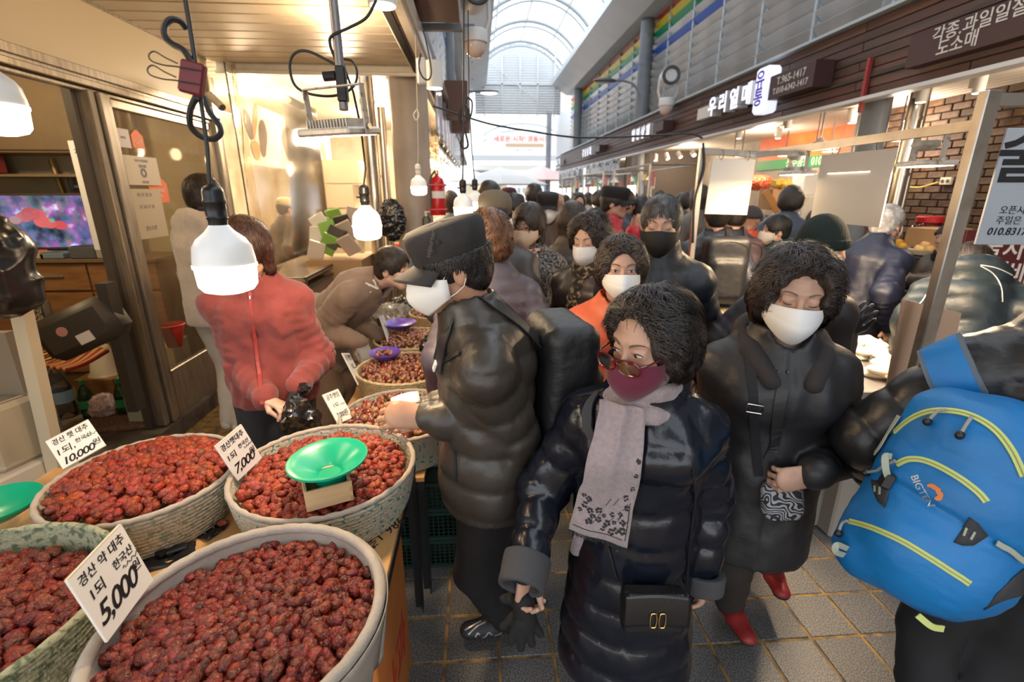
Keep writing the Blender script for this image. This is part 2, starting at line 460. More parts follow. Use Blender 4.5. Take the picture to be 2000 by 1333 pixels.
# louvre windows above the right fascia ----------------------------------------------------
m_mull = M('mullion_grey', (.42,.48,.52), .4, .2)
m_lv = M('louvre_blade', (.62,.66,.70), .22, .1, spec=.8, col2=(.50,.54,.58), noise=(2,3,.4,.7))
cols = {'red': (.75,.03,.04), 'yellow': (.85,.68,.03), 'green': (.0,.32,.14), 'blue': (.04,.14,.62)}
m_c = {k: M('louvre_'+k, v, .35) for k, v in cols.items()}
m_back = M('louvre_backing', (.42,.45,.48), .3)
protos = {}
def louvre_bay(idx, x, y0, w, side, z0=3.25, n=15, coloured=True):
    wn = MB().box((x+side*.12, y0+w/2, z0+n*.08), (.02, w, n*.16)).obj('window_%d' % idx, m_back); tag(wn, kind='structure')
    mb = MB(); mb.box((x-side*.01, y0, z0+n*.08), (.05,.045,n*.16+.1), bev=.004)
    mb.obj('mullion', m_mull, wn)
    for k in range(n):
        nm = {12:'red', 11:'yellow', 10:'green', 8:'blue'}.get(k) if coloured else None
        key = (nm, side, round(w,2))
        if key not in protos:
            T = Matrix.Rotation(side*R_(-38), 4, 'Y')
            protos[key] = MB().box((0,0,0), (.012, w-.055, .155), T).obj('louvre_slat', m_c[nm] if nm else m_lv, wn, world=False); o = protos[key]
        else: o = copy_of(protos[key], wn)
        o.location = (x, y0+w/2, z0+.08+k*.16)
nb = 1
ys = [2.6+1.16*k for k in range(16)]
for y in ys: louvre_bay(nb, 3.92, y, 1.16, 1); nb += 1
for y in [6.5+1.5*k for k in range(9)]: louvre_bay(nb, -.60, y, 1.5, -1); nb += 1
o = MB().box((4.12, 9, 4.5), (.06, 34, 3.6)).obj('wall_right_upper', m_back); tag(o, kind='structure')
o = MB().box((-.95, 9, 4.4), (.06, 34, 3.0)).obj('wall_left_upper', m_back); tag(o, kind='structure')
o = MB().box((-.66, 9, 3.08), (.5, 34, .12)).obj('trim_6', m_plank); tag(o, kind='structure')
# left fascia, brown, above the awning edge
fa2 = MB().box((-.52, 8.3, 3.05), (.05, 18, .50)).obj('trim_7', m_plankback); tag(fa2, kind='structure')
for r in range(6):
    for k in range(8):
        o = copy_of(pk, fa2); o.location = (-.485, .4+k*2.2, 2.84+r*.082)

# vaulted roof --------------------------------------------------------------------------------
VX, VZ, VR = 1.75, 5.06, 2.02
m_rib = M('roof_rib_grey', (.42,.46,.48), .4, .2)
def roofmat():
    m = bpy.data.materials.new('polycarbonate'); m.use_nodes = True; nt = m.node_tree; N = nt.nodes; L = nt.links
    N.remove(N['Principled BSDF']); t = N.new('ShaderNodeBsdfTransparent'); t.inputs[0].default_value = (.95,.98,1,1)
    d = N.new('ShaderNodeBsdfTranslucent'); d.inputs[0].default_value = (.9,.92,.95,1)
    x = N.new('ShaderNodeMixShader'); x.inputs[0].default_value = .25; L.new(t.outputs[0], x.inputs[1]); L.new(d.outputs[0], x.inputs[2])
    L.new(x.outputs[0], N['Material Output'].inputs['Surface']); return m
m_pc = roofmat()
rf = MB()
def arc(R, y, a0=8, a1=172, n=28): return [(VX+R*math.cos(R_(a0+(a1-a0)*i/n)), y, VZ+R*math.sin(R_(a0+(a1-a0)*i/n))) for i in range(n+1)]
for a in (30, 60, 90, 120, 150):
    p = (VX+VR*1.01*math.cos(R_(a)), VZ+VR*1.01*math.sin(R_(a))); rf.bar((p[0],-8,p[1]), (p[0],20,p[1]), .035, .035)
roof = rf.obj('roof', m_rib); tag(roof, kind='structure')
Yr = [20-2.2*k for k in range(13)]
rib0 = MB().tube(arc(VR-.05, 0), .055, 10).tube(arc(VR-.21, 0), .028, 8)
for k in range(0, 29, 4):
    a = R_(8+164*k/28); rib0.cyl((VX+(VR-.21)*math.cos(a),0,VZ+(VR-.21)*math.sin(a)), (VX+(VR-.05)*math.cos(a),0,VZ+(VR-.05)*math.sin(a)), .02, n=6)
rib0 = rib0.obj('roof_rib', m_rib, roof, smooth=True); rib0.location = (0, Yr[0], 0)
for y in Yr[1:]: copy_of(rib0, roof, (0, y, 0))
pn = []
for j, (a0, a1) in enumerate(((2,30),(30,60),(60,90),(90,120),(120,150),(150,178))):
    def fn(u, v, a0=a0, a1=a1):
        a = R_(a0+(a1-a0)*u); return (VX+VR*1.02*math.cos(a), v*2.2-2.2, VZ+VR*1.02*math.sin(a))
    pn.append(MB().grid(fn, 5, 1).obj('roof_pane', m_pc, roof, smooth=True)); pn[-1].location = (0, Yr[0], 0)
for y in Yr[1:-1]:
    for p in pn: copy_of(p, roof, (0, y, 0))
# gutter beams either side of the vault
m_gut = M('gutter_beam_paint', (.70,.74,.77), .35, .1, col2=(.64,.68,.71), noise=(1.5,3,.4,.7))
T = Matrix.Rotation(R_(90), 4, 'X')
for nm, pl in (('beam_right', [(3.50,5.28),(2.93,5.60),(2.93,5.78),(3.3,6.0),(4.1,6.0),(4.1,5.28)]), ('beam_left', [(-.13,5.28),(.46,5.55),(.46,5.75),(.1,6.0),(-1.0,6.0),(-1.0,5.28)])):
    vs = [(x,-8,z) for x,z in pl]+[(x,20.1,z) for x,z in pl]; n = len(pl)
    o = MB().raw(vs, [tuple(range(n)), tuple(range(n,2*n))[::-1]]+[(i,(i+1)%n,n+(i+1)%n,n+i) for i in range(n)]).obj(nm, m_gut); tag(o, kind='structure')
    bm = bmesh.new(); bm.from_mesh(o.data); bmesh.ops.recalc_face_normals(bm, faces=bm.faces); bm.to_mesh(o.data); bm.free()
# gable end: louvred wall hung under the last arch
m_gl = M('gable_louvre', (.80,.83,.86), .35, col2=(.72,.75,.78), noise=(1,3,.4,.7))
gb = MB()
for x in (.38, 1.05, 1.72, 2.38, 3.02): gb.box((x, 19.93, 5.5), (.05,.05, 2.1))
gb.box((1.65,19.93,5.60), (3.2,.05,.05)); gb.bar((.5,19.9,6.4),(2.8,19.9,4.7),.02); gb.bar((1.72,19.9,5.5),(1.72,19.9,4.3),.03)
gable = gb.obj('wall_gable', M('gable_white', (.8,.82,.84), .4)); tag(gable, kind='structure')
for k in range(30):
    z = 4.62+k*.085
    hw = 1.62 if z < 5.2 else math.sqrt(max(0, (VR-.1)**2-(z-VZ)**2))
    if hw < .1: continue
    o = MB().box((0,0,0), (2*min(hw,1.62), .012, .08), Matrix.Rotation(R_(25),4,'X')).obj('gable_slat', m_gl, gable, world=False); o.location = (1.65, 20.0, z)
# ================================================================== LAMPS (their light stays with them)
def bulb(loc, s=1.0, label='', cord_pts=None, holder='black', power=6.5, cord=m_aludark):
    x, y, z = loc   # z = middle of the lit drum
    t = thing('hanging_bulb', label, 'lamp', (x, y, z), group='hanging bulbs over the stall')
    mb = MB().lathe([(.0,.0855*s),(.016*s,.085*s),(.020*s,.080*s),(.030*s,.068*s),(.047*s,.054*s),(.057*s,.038*s),(.0605*s,.014*s),(.0620*s,-.002*s)], loc, 32, cap=False)
    mb.obj('bulb_cap', M('bulb_white_plastic', (.80,.82,.84), .3, emit=(1,.85,.65), estr=.12), t, smooth=True)
    mb = MB().lathe([(.0625*s,0),(.0625*s,-.006*s),(.0600*s,-.008*s),(.0575*s,-.045*s),(.049*s,-.056*s),(.030*s,-.062*s),(.0,-.064*s)], loc, 32, cap=False)
    g = mb.obj('bulb_glow', M('bulb_lit', (1,.95,.85), .4, emit=(1,.86,.62), estr=14), t, smooth=True)
    hm = M('black_bakelite', (.012,.012,.013), .35) if holder == 'black' else M('white_holder', (.7,.68,.62), .4)
    mb = MB().lathe([(.0,.165*s),(.008*s,.165*s),(.018*s,.158*s),(.021*s,.150*s),(.0215*s,.135*s),(.023*s,.132*s),(.023*s,.128*s),(.0205*s,.125*s),(.0205*s,.100*s),(.0215*s,.098*s),(.0185*s,.092*s),(.018*s,.082*s)], loc, 24, cap=False)
    if holder == 'black': mb.cyl((x-.02*s,y,z+.115*s), (x-.034*s,y,z+.115*s), .004*s, n=8)
    mb.obj('lamp_holder', hm, t, smooth=True)
    if cord_pts: MB().tube(cord_pts+[(x,y,z+.16*s)], .0042*s if holder == 'black' else .002, 8).obj('cord', M('black_cable', (.02,.02,.022), .45) if holder == 'black' else M('white_cable', (.6,.57,.5), .5), t, smooth=True)
    l = lamp('bulb_light', (x,y,z-.04*s), WARM, power, .055*s, parent=t); return t
def arcpts(fn, n): return [fn(i/n) for i in range(n+1)]
b0 = at(440, 516, Y=.98); b1 = at(-16, 205, Y=1.25); b2 = at(717, 440, Y=2.05); b3 = at(818, 365, Y=3.9); b4 = at(905, 405, Y=2.75); b5 = at(928, 395, Y=3.3)
bulb(b0, .90, 'large white hanging bulb in front of the red fleece vendor', [at(362,0,Y=.98), at(372,60,Y=.98), at(390,180,Y=.98), at(405,290,Y=.98), at(410,370,Y=.98)])
bulb(b1, 1.0, 'white hanging bulb cut off by the edge of view above the television', [b1+Vector((0,0,1.0))])
bulb(b2, .95, 'white hanging bulb near the floodlight above the brown sweatshirt', [at(650,70,Y=1.8), at(690,180,Y=1.9), at(705,250,Y=2.0), at(714,330,Y=2.05)])
bulb(b3, 1.0, 'small hanging bulb on white cord in front of beige pillar', [at(810,40,Y=3.9), at(815,200,Y=3.9), at(817,300,Y=3.9)], 'white')
bulb(b4, .88, 'hanging bulb right above the black cap', [at(906,0,Y=2.75), at(905,150,Y=2.75), at(905,300,Y=2.75)])
bulb(b5, .88, 'hanging bulb half hidden behind the one above the black cap', [at(914,20,Y=3.3), at(916,200,Y=3.3), at(922,300,Y=3.3)])
# general warm fittings under the stall ceiling farther along, and the shop room
for p, e in (((-1.5,6.3,2.6), 130), ((-2.9,7.2,2.5), 150), ((-1.6,8.8,2.6), 170), ((-.9,3.6,2.65), 25), ((-1.6,1.6,2.65), 16)):
    lamp('ceiling_light', p, WARM if e < 50 else (1,.80,.55), e, .12)
lamp('room_light', (-3.2,3.0,2.6), (1,.78,.5), 48, .1)
for y in (5.5, 8, 11, 15): lamp('stall_light', (4.6, y, 2.4), (1,.80,.58), 60, .15)
lamp('stall_light', (2.10,2.55,1.85), (1,.80,.58), 16, kind='AREA', size=.3); lamp('stall_light', (2.1,3.0,1.8), (1,.80,.58), 8, .1)
lamp('stall_light', (4.3,3.6,2.3), (1,.80,.58), 25, .1)
# ================================================================== BODIES (signed-distance shapes meshed as one surface)
def vn(P, seed=0):
    """smooth value noise in [-1,1] at points P (n,3)"""
    Pi = np.floor(P).astype(np.int64); f = (P-Pi); f = f*f*(3-2*f); out = 0
    for dx in (0,1):
        for dy in (0,1):
            for dz in (0,1):
                h = ((Pi[:,0]+dx)*73856093) ^ ((Pi[:,1]+dy)*19349663) ^ ((Pi[:,2]+dz)*83492791) ^ (seed*2654435)
                h = (h ^ (h >> 13))*1274126177; h = (h ^ (h >> 16)) & 0xffff
                w = (f[:,0] if dx else 1-f[:,0])*(f[:,1] if dy else 1-f[:,1])*(f[:,2] if dz else 1-f[:,2])
                out = out + w*(h/32767.5-1)
    return out
def fbm(P, o=3, seed=0):
    r = 0; a = 1
    for k in range(o): r = r+a*vn(P*(2**k), seed+k); a *= .5
    return r/1.6
def V3(*a): return np.array(a, np.float64)
class Prim:
    def __init__(s, kind, **k): s.kind = kind; s.k = .02; s.op = 'u'; s.sq = None; s.tag = 0; s.s0 = 0.; s.__dict__.update(k)
    def box(s):
        if s.kind == 'c':
            r = max(s.ra, s.rb); return np.minimum(s.a, s.b)-r, np.maximum(s.a, s.b)+r
        r = max(s.r); return s.a-r, s.a+r
    def ev(s, P, wantt=False):
        if s.kind == 'c':
            ba = s.b-s.a
            if s.sq is not None:
                ax, f = s.sq; ax = np.asarray(ax, float); ax = ax/np.linalg.norm(ax)
                q = P-s.a; q = q+(f-1)*(q@ax)[:,None]*ax; ba = ba+(f-1)*(ba@ax)*ax
            else: q = P-s.a
            L2 = ba@ba; t = np.clip((q@ba)/max(L2, 1e-12), 0, 1)
            d = np.linalg.norm(q-t[:,None]*ba, axis=1)-(s.ra+(s.rb-s.ra)*t)
            return (d, t) if wantt else d
        q = P-s.a
        if s.kind == 'e':
            if getattr(s, 'R', None) is not None: q = q@s.R
            r = np.asarray(s.r, float); k0 = np.linalg.norm(q/r, axis=1); k1 = np.linalg.norm(q/(r*r), axis=1)
            return np.where(k1 > 1e-9, k0*(k0-1)/np.maximum(k1, 1e-9), -r.min())
        if s.kind == 'b':
            if getattr(s, 'R', None) is not None: q = q@s.R
            rd = s.rd; q = np.abs(q)-(np.asarray(s.r, float)-rd)
            return np.linalg.norm(np.maximum(q, 0), axis=1)+np.minimum(q.max(1), 0)-rd
        if s.kind == 'h': return q@s.n
def C(a, b, ra, rb=None, k=.02, **kw): return Prim('c', a=np.asarray(a, float), b=np.asarray(b, float), ra=ra, rb=ra if rb is None else rb, k=k, **kw)
def E(a, r, k=.02, **kw): return Prim('e', a=np.asarray(a, float), r=r if hasattr(r, '__len__') else (r,r,r), k=k, **kw)
def B(a, r, rd=.01, k=.02, **kw): return Prim('b', a=np.asarray(a, float), r=r, rd=rd, k=k, **kw)
def CUT(p, n, k=0.0): return Prim('h', a=np.asarray(p, float), n=np.asarray(n, float)/np.linalg.norm(n), op='cut', k=k, r=(0,))
def iso(prims, vox, lo=None, hi=None):
    us = [p for p in prims if p.op == 'u']
    if lo is None:
        bs = [p.box() for p in us]; lo = np.min([b[0] for b in bs], 0)-vox*3; hi = np.max([b[1] for b in bs], 0)+vox*3
    lo = np.asarray(lo, float); hi = np.asarray(hi, float)
    n = np.ceil((hi-lo)/vox).astype(int)+1; D = np.full(n, vox*4, np.float32)
    for p in prims:
        if p.op == 'cut': i0 = np.zeros(3, int); i1 = n
        else:
            a, b = p.box(); m = p.k+vox*4.2
            i0 = np.clip(np.floor((a-m-lo)/vox).astype(int), 0, n); i1 = np.clip(np.ceil((b+m-lo)/vox).astype(int)+1, 0, n)
            if np.any(i1 <= i0): continue
        g = np.stack(np.meshgrid(*[lo[q]+vox*np.arange(i0[q], i1[q]) for q in range(3)], indexing='ij'), -1).reshape(-1, 3)
        d = p.ev(g).reshape(i1-i0).astype(np.float32)
        sl = tuple(slice(i0[q], i1[q]) for q in range(3)); o = D[sl]; k = max(p.k, 1e-5)
        if p.op == 'u': h = np.maximum(k-np.abs(o-d), 0)/k; D[sl] = np.minimum(o, d)-h*h*k*.25
        elif p.op == 's': h = np.maximum(k-np.abs(o+d), 0)/k; D[sl] = np.maximum(o, -d)+h*h*k*.25
        else: h = np.maximum(k-np.abs(o-d), 0)/k; D[sl] = np.maximum(o, d)+h*h*k*.25
    D = np.clip(D, -vox*4, vox*4)
    g = vdb.FloatGrid(float(vox*4)); g.copyFromArray(D)
    V, F = g.convertToQuads(0.0)
    return lo+V.astype(np.float64)*vox, F.astype(np.int32)
def vnormals(V, F):
    n = np.cross(V[F[:,2]]-V[F[:,0]], V[F[:,3]]-V[F[:,1]]); N = np.zeros_like(V)
    for i in range(4): np.add.at(N, F[:,i], n)
    return N/np.maximum(np.linalg.norm(N, axis=1, keepdims=True), 1e-12)
def nearest(V, prims):
    """index of nearest tagged primitive and distance along its chain"""
    best = np.full(len(V), 1e9); ti = np.zeros(len(V), int); S = np.zeros(len(V)); da = np.full(len(V), 9.); db = np.full(len(V), 9.)
    for p in prims:
        if p.kind != 'c' or p.op != 'u' or not p.tag: continue
        d, t = p.ev(V, True); L = np.linalg.norm(p.b-p.a); m = d < best
        best[m] = d[m]; ti[m] = p.tag; S[m] = p.s0+t[m]*L
        if p.tag == 2: da = np.minimum(da, d)
        else: db = np.minimum(db, d)
    global FADE; FADE = np.clip(np.abs(da-db)/.012, 0, 1)
    return ti, S
def basis(fwd, up):
    """columns x (right), y (forward), z (up)"""
    y = np.asarray(fwd, float); y = y/np.linalg.norm(y); x = np.cross(y, up); x = x/np.linalg.norm(x); z = np.cross(x, y)
    return np.stack([x, y, z], 1)
def rot(ax, deg):
    return np.array(Matrix.Rotation(R_(deg), 3, ax))
def unit(v): v = np.asarray(v, float); return v/np.linalg.norm(v)
def mb_local(mb, T): mb.v = [tuple(T@Vector(p)) for p in mb.v]; return mb

# ---- head, in its own frame: y forward, z up, origin between the ears, about 0.235 from chin to crown
def head_prims(sex='f', elder=True, eyes='open'):
    P = [E((0,-.012,.035),(.073,.091,.086),k=.01), E((0,.012,-.022),(.060,.066,.070),k=.02), E((0,.058,-.090),(.020,.019,.016),k=.024),
         C((-.046,.0,-.052),(-.014,.056,-.086),.016,.014,k=.022), C((.046,.0,-.052),(.014,.056,-.086),.016,.014,k=.022),
         E((-.036,.050,-.016),(.025,.023,.021),k=.018), E((.036,.050,-.016),(.025,.023,.021),k=.018),
         C((-.046,.058,.037),(-.012,.073,.034),.009,.010,k=.014), C((.046,.058,.037),(.012,.073,.034),.009,.010,k=.014)]
    for s in (-1,1):
        P.append(E((s*.031,.089,.013),(.020,.015,.012),k=.014,op='s'))
        P.append(E((s*.031,.065,.013),(.0165,.0155,.0135),k=.004))
        P.append(C((s*.044,.067,.0200),(s*.019,.0765,.0190),.0040,.0042,k=.004))
        P.append(C((s*.043,.067,.0035),(s*.021,.0755,.0020),.0042,.0038,k=.005))
        P.append(E((s*.0745,-.012,-.005),(.009,.019,.031),k=.006)); P.append(E((s*.086,-.006,-.004),(.007,.011,.020),k=.005,op='s'))
    P += [E((0,.064,-.056),(.026,.019,.020),k=.016), C((0,.076,.022),(0,.094,-.016),.0065,.0095,k=.010), E((0,.098,-.021),(.0105,.0115,.0095),k=.006)]
    for s in (-1,1): P.append(E((s*.0135,.088,-.025),(.0075,.0095,.0070),k=.005)); P.append(C((s*.017,.086,-.032),(s*.030,.072,-.060),.0022,.0022,k=.005,op='s'))
    P += [C((-.019,.074,-.0565),(0,.0845,-.0530),.0035,.0048,k=.004), C((.019,.074,-.0565),(0,.0845,-.0530),.0035,.0048,k=.004),
          C((-.016,.073,-.0640),(0,.0825,-.0655),.0042,.0058,k=.004), C((.016,.073,-.0640),(0,.0825,-.0655),.0042,.0058,k=.004), C((-.018,.0815,-.0597),(.018,.0815,-.0597),.0008,.0008,k=.002,op='s') if False else E((0,.0,0),(.001,.001,.001))]
    return P
def hand_prims(w, d, n, side, curl=.5, spread=.25, sc=1.0, thumb=.5, thick=0.):
    """palm from wrist w along d, palm faces n; side=+1 thumb on d x n side"""
    w = np.asarray(w, float); d = unit(d); n = unit(n-np.dot(n,d)*d); t = np.cross(d, n)*side
    P = [C(w-d*.01*sc, w+d*.02*sc, .024*sc+thick, .025*sc+thick, k=.01, sq=(n,1.3)), C(w+d*.025*sc+t*.004, w+d*.075*sc, .034*sc+thick, .037*sc+thick, k=.012, sq=(n,2.3))]
    for i, (off, ln, r) in enumerate(((.028,.068,.0088),(.0095,.076,.0092),(-.0095,.071,.0088),(-.027,.056,.0078))):
        p = w+d*(.078-.004*abs(i-1.2))*sc+t*off*sc; a = 0.0; dd = unit(d+t*(1.5-i)*.10*spread*2)
        c = curl[i] if hasattr(curl, '__len__') else curl
        for j, (fl, bend) in enumerate(((.45,.55),(.32,1.0),(.23,.7))):
            a += bend*c*1.15; q = p+(dd*math.cos(a)+n*math.sin(a))*ln*fl*sc
            P.append(C(p, q, (r-.0006*j)*sc+thick, (r-.0006*(j+1))*sc+thick, k=.0035)); p = q
    p = w+d*.022*sc+t*.020*sc+n*.006; q = w+d*.055*sc+t*(.045-.012*thumb)*sc+n*(.012+.02*thumb)*sc
    P.append(C(p, q, .014*sc+thick, .0115*sc+thick, k=.010)); dd = unit(d*.9+t*(.35-.9*thumb)+n*.35*thumb)
    q2 = q+dd*.030*sc; P.append(C(q, q2, .0105*sc+thick, .0095*sc+thick, k=.004)); P.append(C(q2, q2+unit(dd+n*.3*thumb)*.022*sc, .0095*sc+thick, .008*sc+thick, k=.003))
    return P
def ik(sh, wr, l1, l2, hint):
    d = wr-sh; L = np.linalg.norm(d)
    if L > (l1+l2)*.985: wr = sh+d/L*(l1+l2)*.985; L = (l1+l2)*.985; d = wr-sh
    u = d/L; x = (l1*l1-l2*l2+L*L)/(2*L); h = math.sqrt(max(l1*l1-x*x, 0)); hv = np.asarray(hint, float); hv = unit(hv-np.dot(hv,u)*u)
    return sh+u*x+hv*h, wr

SK = {}
def skin(tone):
    c = {'warm': (.62,.36,.24), 'pale': (.72,.46,.34), 'tan': (.50,.27,.17), 'old': (.60,.36,.26)}[tone]
    return M('skin_'+tone, c, .42, col2=tuple(x*.78 for x in c), noise=(28,5,.4,.75), bump=(160,.25,.0015), sss=.12, spec=.4)
m_eyew = M('eye_white', (.62,.56,.52), .2); m_iris = M('iris_dark', (.015,.009,.006), .08, spec=.9)
m_lip = M('lip', (.42,.14,.12), .4)
def puff_disp(S, spacing, amp):
    return amp*(np.abs(np.sin(PI*S/spacing))**.55-.62)
def build_person(name, label, xy, face, H=1.6, tone='old', sex='f', coat=None, pants=None, shoes=None, hair=None, head=None, arms=None, legs=None,
                 lean=0., hunch=0., twist=0., lod=1, mask=None, group=None, extra=None, neckw=0., z0=0., bulk=1.0, category='person'):
    """coat: dict(mat, th, hem, puff, amp, wr, collar, hood, cuff, zip). face: heading in degrees, 0 = away from the camera along the street, 90 = to the left, 180 = towards it.
    head: dict(yaw,pitch,roll). arms: dict(L=(wrist xyz in body frame, elbow hint, hand dict), R=...)."""
    arms = arms or {}; h = H/1.6; vox = (.0105, .0178, .028, .038)[lod]; hv = (.0046, .0085, .014, .020)[lod]; fv = (.0033, .006, .010, .0)[lod]
    root = thing(name, label, category, (xy[0], xy[1], z0), R_(face), group)
    coat = dict(dict(mat=None, th=.02, hem=.50, puff=0, amp=.008, wr=.006, collar=.04, hood=False, cuff=None, flare=1.0, zip=True, ribs=None), **(coat or {}))
    th = coat['th']; th_l = lean
    up = np.array([0, math.sin(R_(lean)), math.cos(R_(lean))]); fw = np.array([0, math.cos(R_(lean)), -math.sin(R_(lean))])
    hip = V3(0,0,.515*H); mid = hip+up*.12*H; chest = hip+up*.225*H; nb = hip+up*.305*H+fw*(.012+hunch*.05)*h
    Tw = rot('Z', twist); bw = bulk
    shy = nb-up*.038*H; SW = (.098 if sex == 'f' else .110)*H
    sh = {s: shy+Tw@V3(k*SW,0,0)-up*.012*H for s, k in (('L',-1),('R',1))}
    hd = dict(dict(yaw=0, pitch=0, roll=0, dx=0, dy=0, dz=0), **(head or {}))
    Rh = rot('Z', hd['yaw'])@rot('X', hd['pitch'])@rot('Y', hd['roll'])
    hc = nb+unit(up*1.0+np.array([0,.28+hunch*.5,0]))*.100*H+V3(hd['dx'],hd['dy'],hd['dz']); hs = H/1.6*(1.0 if sex == 'f' else 1.01)*hd.get('s', 1.0)
    def H2B(V): return (V*hs)@Rh.T+hc
    Th = Matrix.Translation(Vector(hc))@Matrix(Rh.tolist()).to_4x4()@Matrix.Scale(hs, 4)
    # arms
    A = {}
    dflt = {'L': (V3(-.155*H*bw*1.0,.03,.50*H), (-.3,-1,-.2), {}), 'R': (V3(.155*H*bw,.03,.50*H), (.3,-1,-.2), {})}
    for s in 'LR':
        w, hint, hdct = ((arms or {}).get(s) or dflt[s]); w = np.asarray(w, float)
        if hdct.get('world'):
            a = R_(-face); dx, dy = w[0]-xy[0], w[1]-xy[1]; w = V3(dx*math.cos(a)-dy*math.sin(a), dx*math.sin(a)+dy*math.cos(a), w[2]-z0)
        e, w = ik(sh[s], w, .178*H, .160*H, hint); A[s] = (e, w, hdct)
    # legs
    lg = dict(dict(L=V3(-.06*h,0,.045*h), R=V3(.06*h,0,.045*h), toe=None), **(legs or {}))
    G = {}
    for s, k in (('L',-1),('R',1)):
        hj = hip+V3(k*.052*H,0,-.02*H); an = np.asarray(lg[s], float)
        if lg.get('world'):
            a = R_(-face); dx, dy = an[0]-xy[0], an[1]-xy[1]; an = V3(dx*math.cos(a)-dy*math.sin(a), dx*math.sin(a)+dy*math.cos(a), an[2]-z0)
        kn, an = ik(hj, an, .235*H, .235*H, (k*.1,1,0)); G[s] = (hj, kn, an)
    # ---- trousers
    if pants is not None:
        P = [C(hip+V3(0,0,.03), hip-V3(0,0,.02), .088*H*bw, .088*H*bw, k=.03, sq=((0,1,0),1.25), tag=1)]
        for s in 'LR':
            hj, kn, an = G[s]; w = lg.get('w', 1.0)
            P += [C(hj, kn, .060*H*w, .047*H*w, k=.03, tag=2), C(kn, an+V3(0,-.01,.01), .046*H*w, .037*H*w, k=.02, tag=2, s0=.235*H), CUT(an-V3(0,0,.028), (0,0,-1), .004)] if False else \
                 [C(hj, kn, .060*H*w, .047*H*w, k=.03, tag=2), C(kn, an+V3(0,-.01,.01), .046*H*w, .037*H*w, k=.02, tag=2, s0=.235*H)]
        Vp, Fp = iso(P, vox*1.8); N = vnormals(Vp, Fp)
        _, S = nearest(Vp, P); sm = min(1, .02/vox)
        Vp = Vp+N*((fbm(Vp*np.array([14,14,7]), 3, 3)*.007+np.sin(S*95+vn(Vp*9,2)*3)*.003*np.clip((S-.3*H)/.1, 0, 1))*sm)[:,None]
        mesh_np('trousers', Vp, Fp, pants, root, world=False)
    # ---- shoes
    if shoes is not None:
        for s, k in (('L',-1),('R',1)):
            an = G[s][2]; f = unit(V3(k*.18,1,0)) if lg['toe'] is None else unit(np.asarray(lg['toe'][s], float)); z = max(an[2]-.045*h, 0)
            a0 = V3(an[0],an[1],z); cuts = [CUT(a0, (0,0,-1), .003)]
            P = [C(a0-f*.045*h+V3(0,0,.036*h), a0+f*.05*h+V3(0,0,.034*h), .038*h, .038*h, k=.02), C(a0+f*.06*h+V3(0,0,.026*h), a0+f*.135*h+V3(0,0,.020*h), .038*h, .036*h, k=.03, sq=((0,0,1),1.2)),
                 C(a0-f*.03*h+V3(0,0,.05*h), a0-f*.02*h+V3(0,0,.085*h), .038*h, .036*h, k=.02)]+cuts
            Vs, Fs = iso(P, max(vox*.8, .006)); zz = (Vs[Fs].mean(1))[:,2]-z
            mesh_np('shoe', Vs, Fs, shoes, root, midx=(zz < .022*h).astype(int), world=False)
    # ---- body: head with neck, hands, and the figure under the clothes, one mesh
    parts = []
    hp = head_prims(sex)
    Rn = Rh.T; nbl = ((nb-hc)@Rh)/hs
    hp += [C((0,-.028,-.045), nbl+V3(0,.0,.0), .050+neckw, .056+neckw, k=.03)]
    Vh, Fh = iso(hp, hv); 
    if lod == 0:
        Nh = vnormals(Vh, Fh); wr = np.sin(Vh[:,2]*520+vn(Vh*40,5)*2)*np.clip((Vh[:,2]-.045)/.02,0,1)*np.clip((.09-Vh[:,2])/.02,0,1)*.0005
        Vh = Vh+Nh*(wr+fbm(Vh*70,2,9)*.0006)[:,None]
    parts.append((H2B(Vh), Fh))
    gm = []
    for s, k in (('L',-1),('R',1)):
        e, w, hdct = A[s]
        if hdct.get('hide'): continue
        d = unit(np.asarray(hdct.get('d', w-e), float)); n = np.asarray(hdct.get('n', (-k,0.2,0)), float)
        P = hand_prims(w, d, n, hdct.get('side', -k), curl=hdct.get('curl', .45), spread=hdct.get('spread', .25), sc=h*hdct.get('sc', 1.0)*(1.0 if sex == 'f' else 1.06), thumb=hdct.get('thumb', .5), thick=hdct.get('thick', 0))
        P += [C(w-unit(w-e)*.07, w, .027*h, .023*h, k=.01)]
        q = iso(P, fv or .012)
        if hdct.get('glove'): gm.append((s, q, hdct['glove']))
        else: parts.append(q)
    core = [C(hip, chest, .075*H, .08*H, k=.03, sq=((0,1,0),1.4)), C(sh['L'], sh['R'], .035*H, k=.03), C(nb, chest, .04*H, k=.03)]
    for s in 'LR':
        core += [C(sh[s], A[s][0], .030*H, .026*H, k=.02), C(A[s][0], A[s][1], .026*H, .019*H, k=.02), C(G[s][0], G[s][1], .046*H, .033*H, k=.03), C(G[s][1], G[s][2], .032*H, .022*H, k=.02)]
    parts.append(iso(core, .045))
    Vb, Fb = fuse(parts)
    mesh_np('body', Vb, Fb, skin(tone), root, world=False)
    for s, q, gmat in gm: mesh_np('glove', q[0], q[1], gmat, root, world=False)
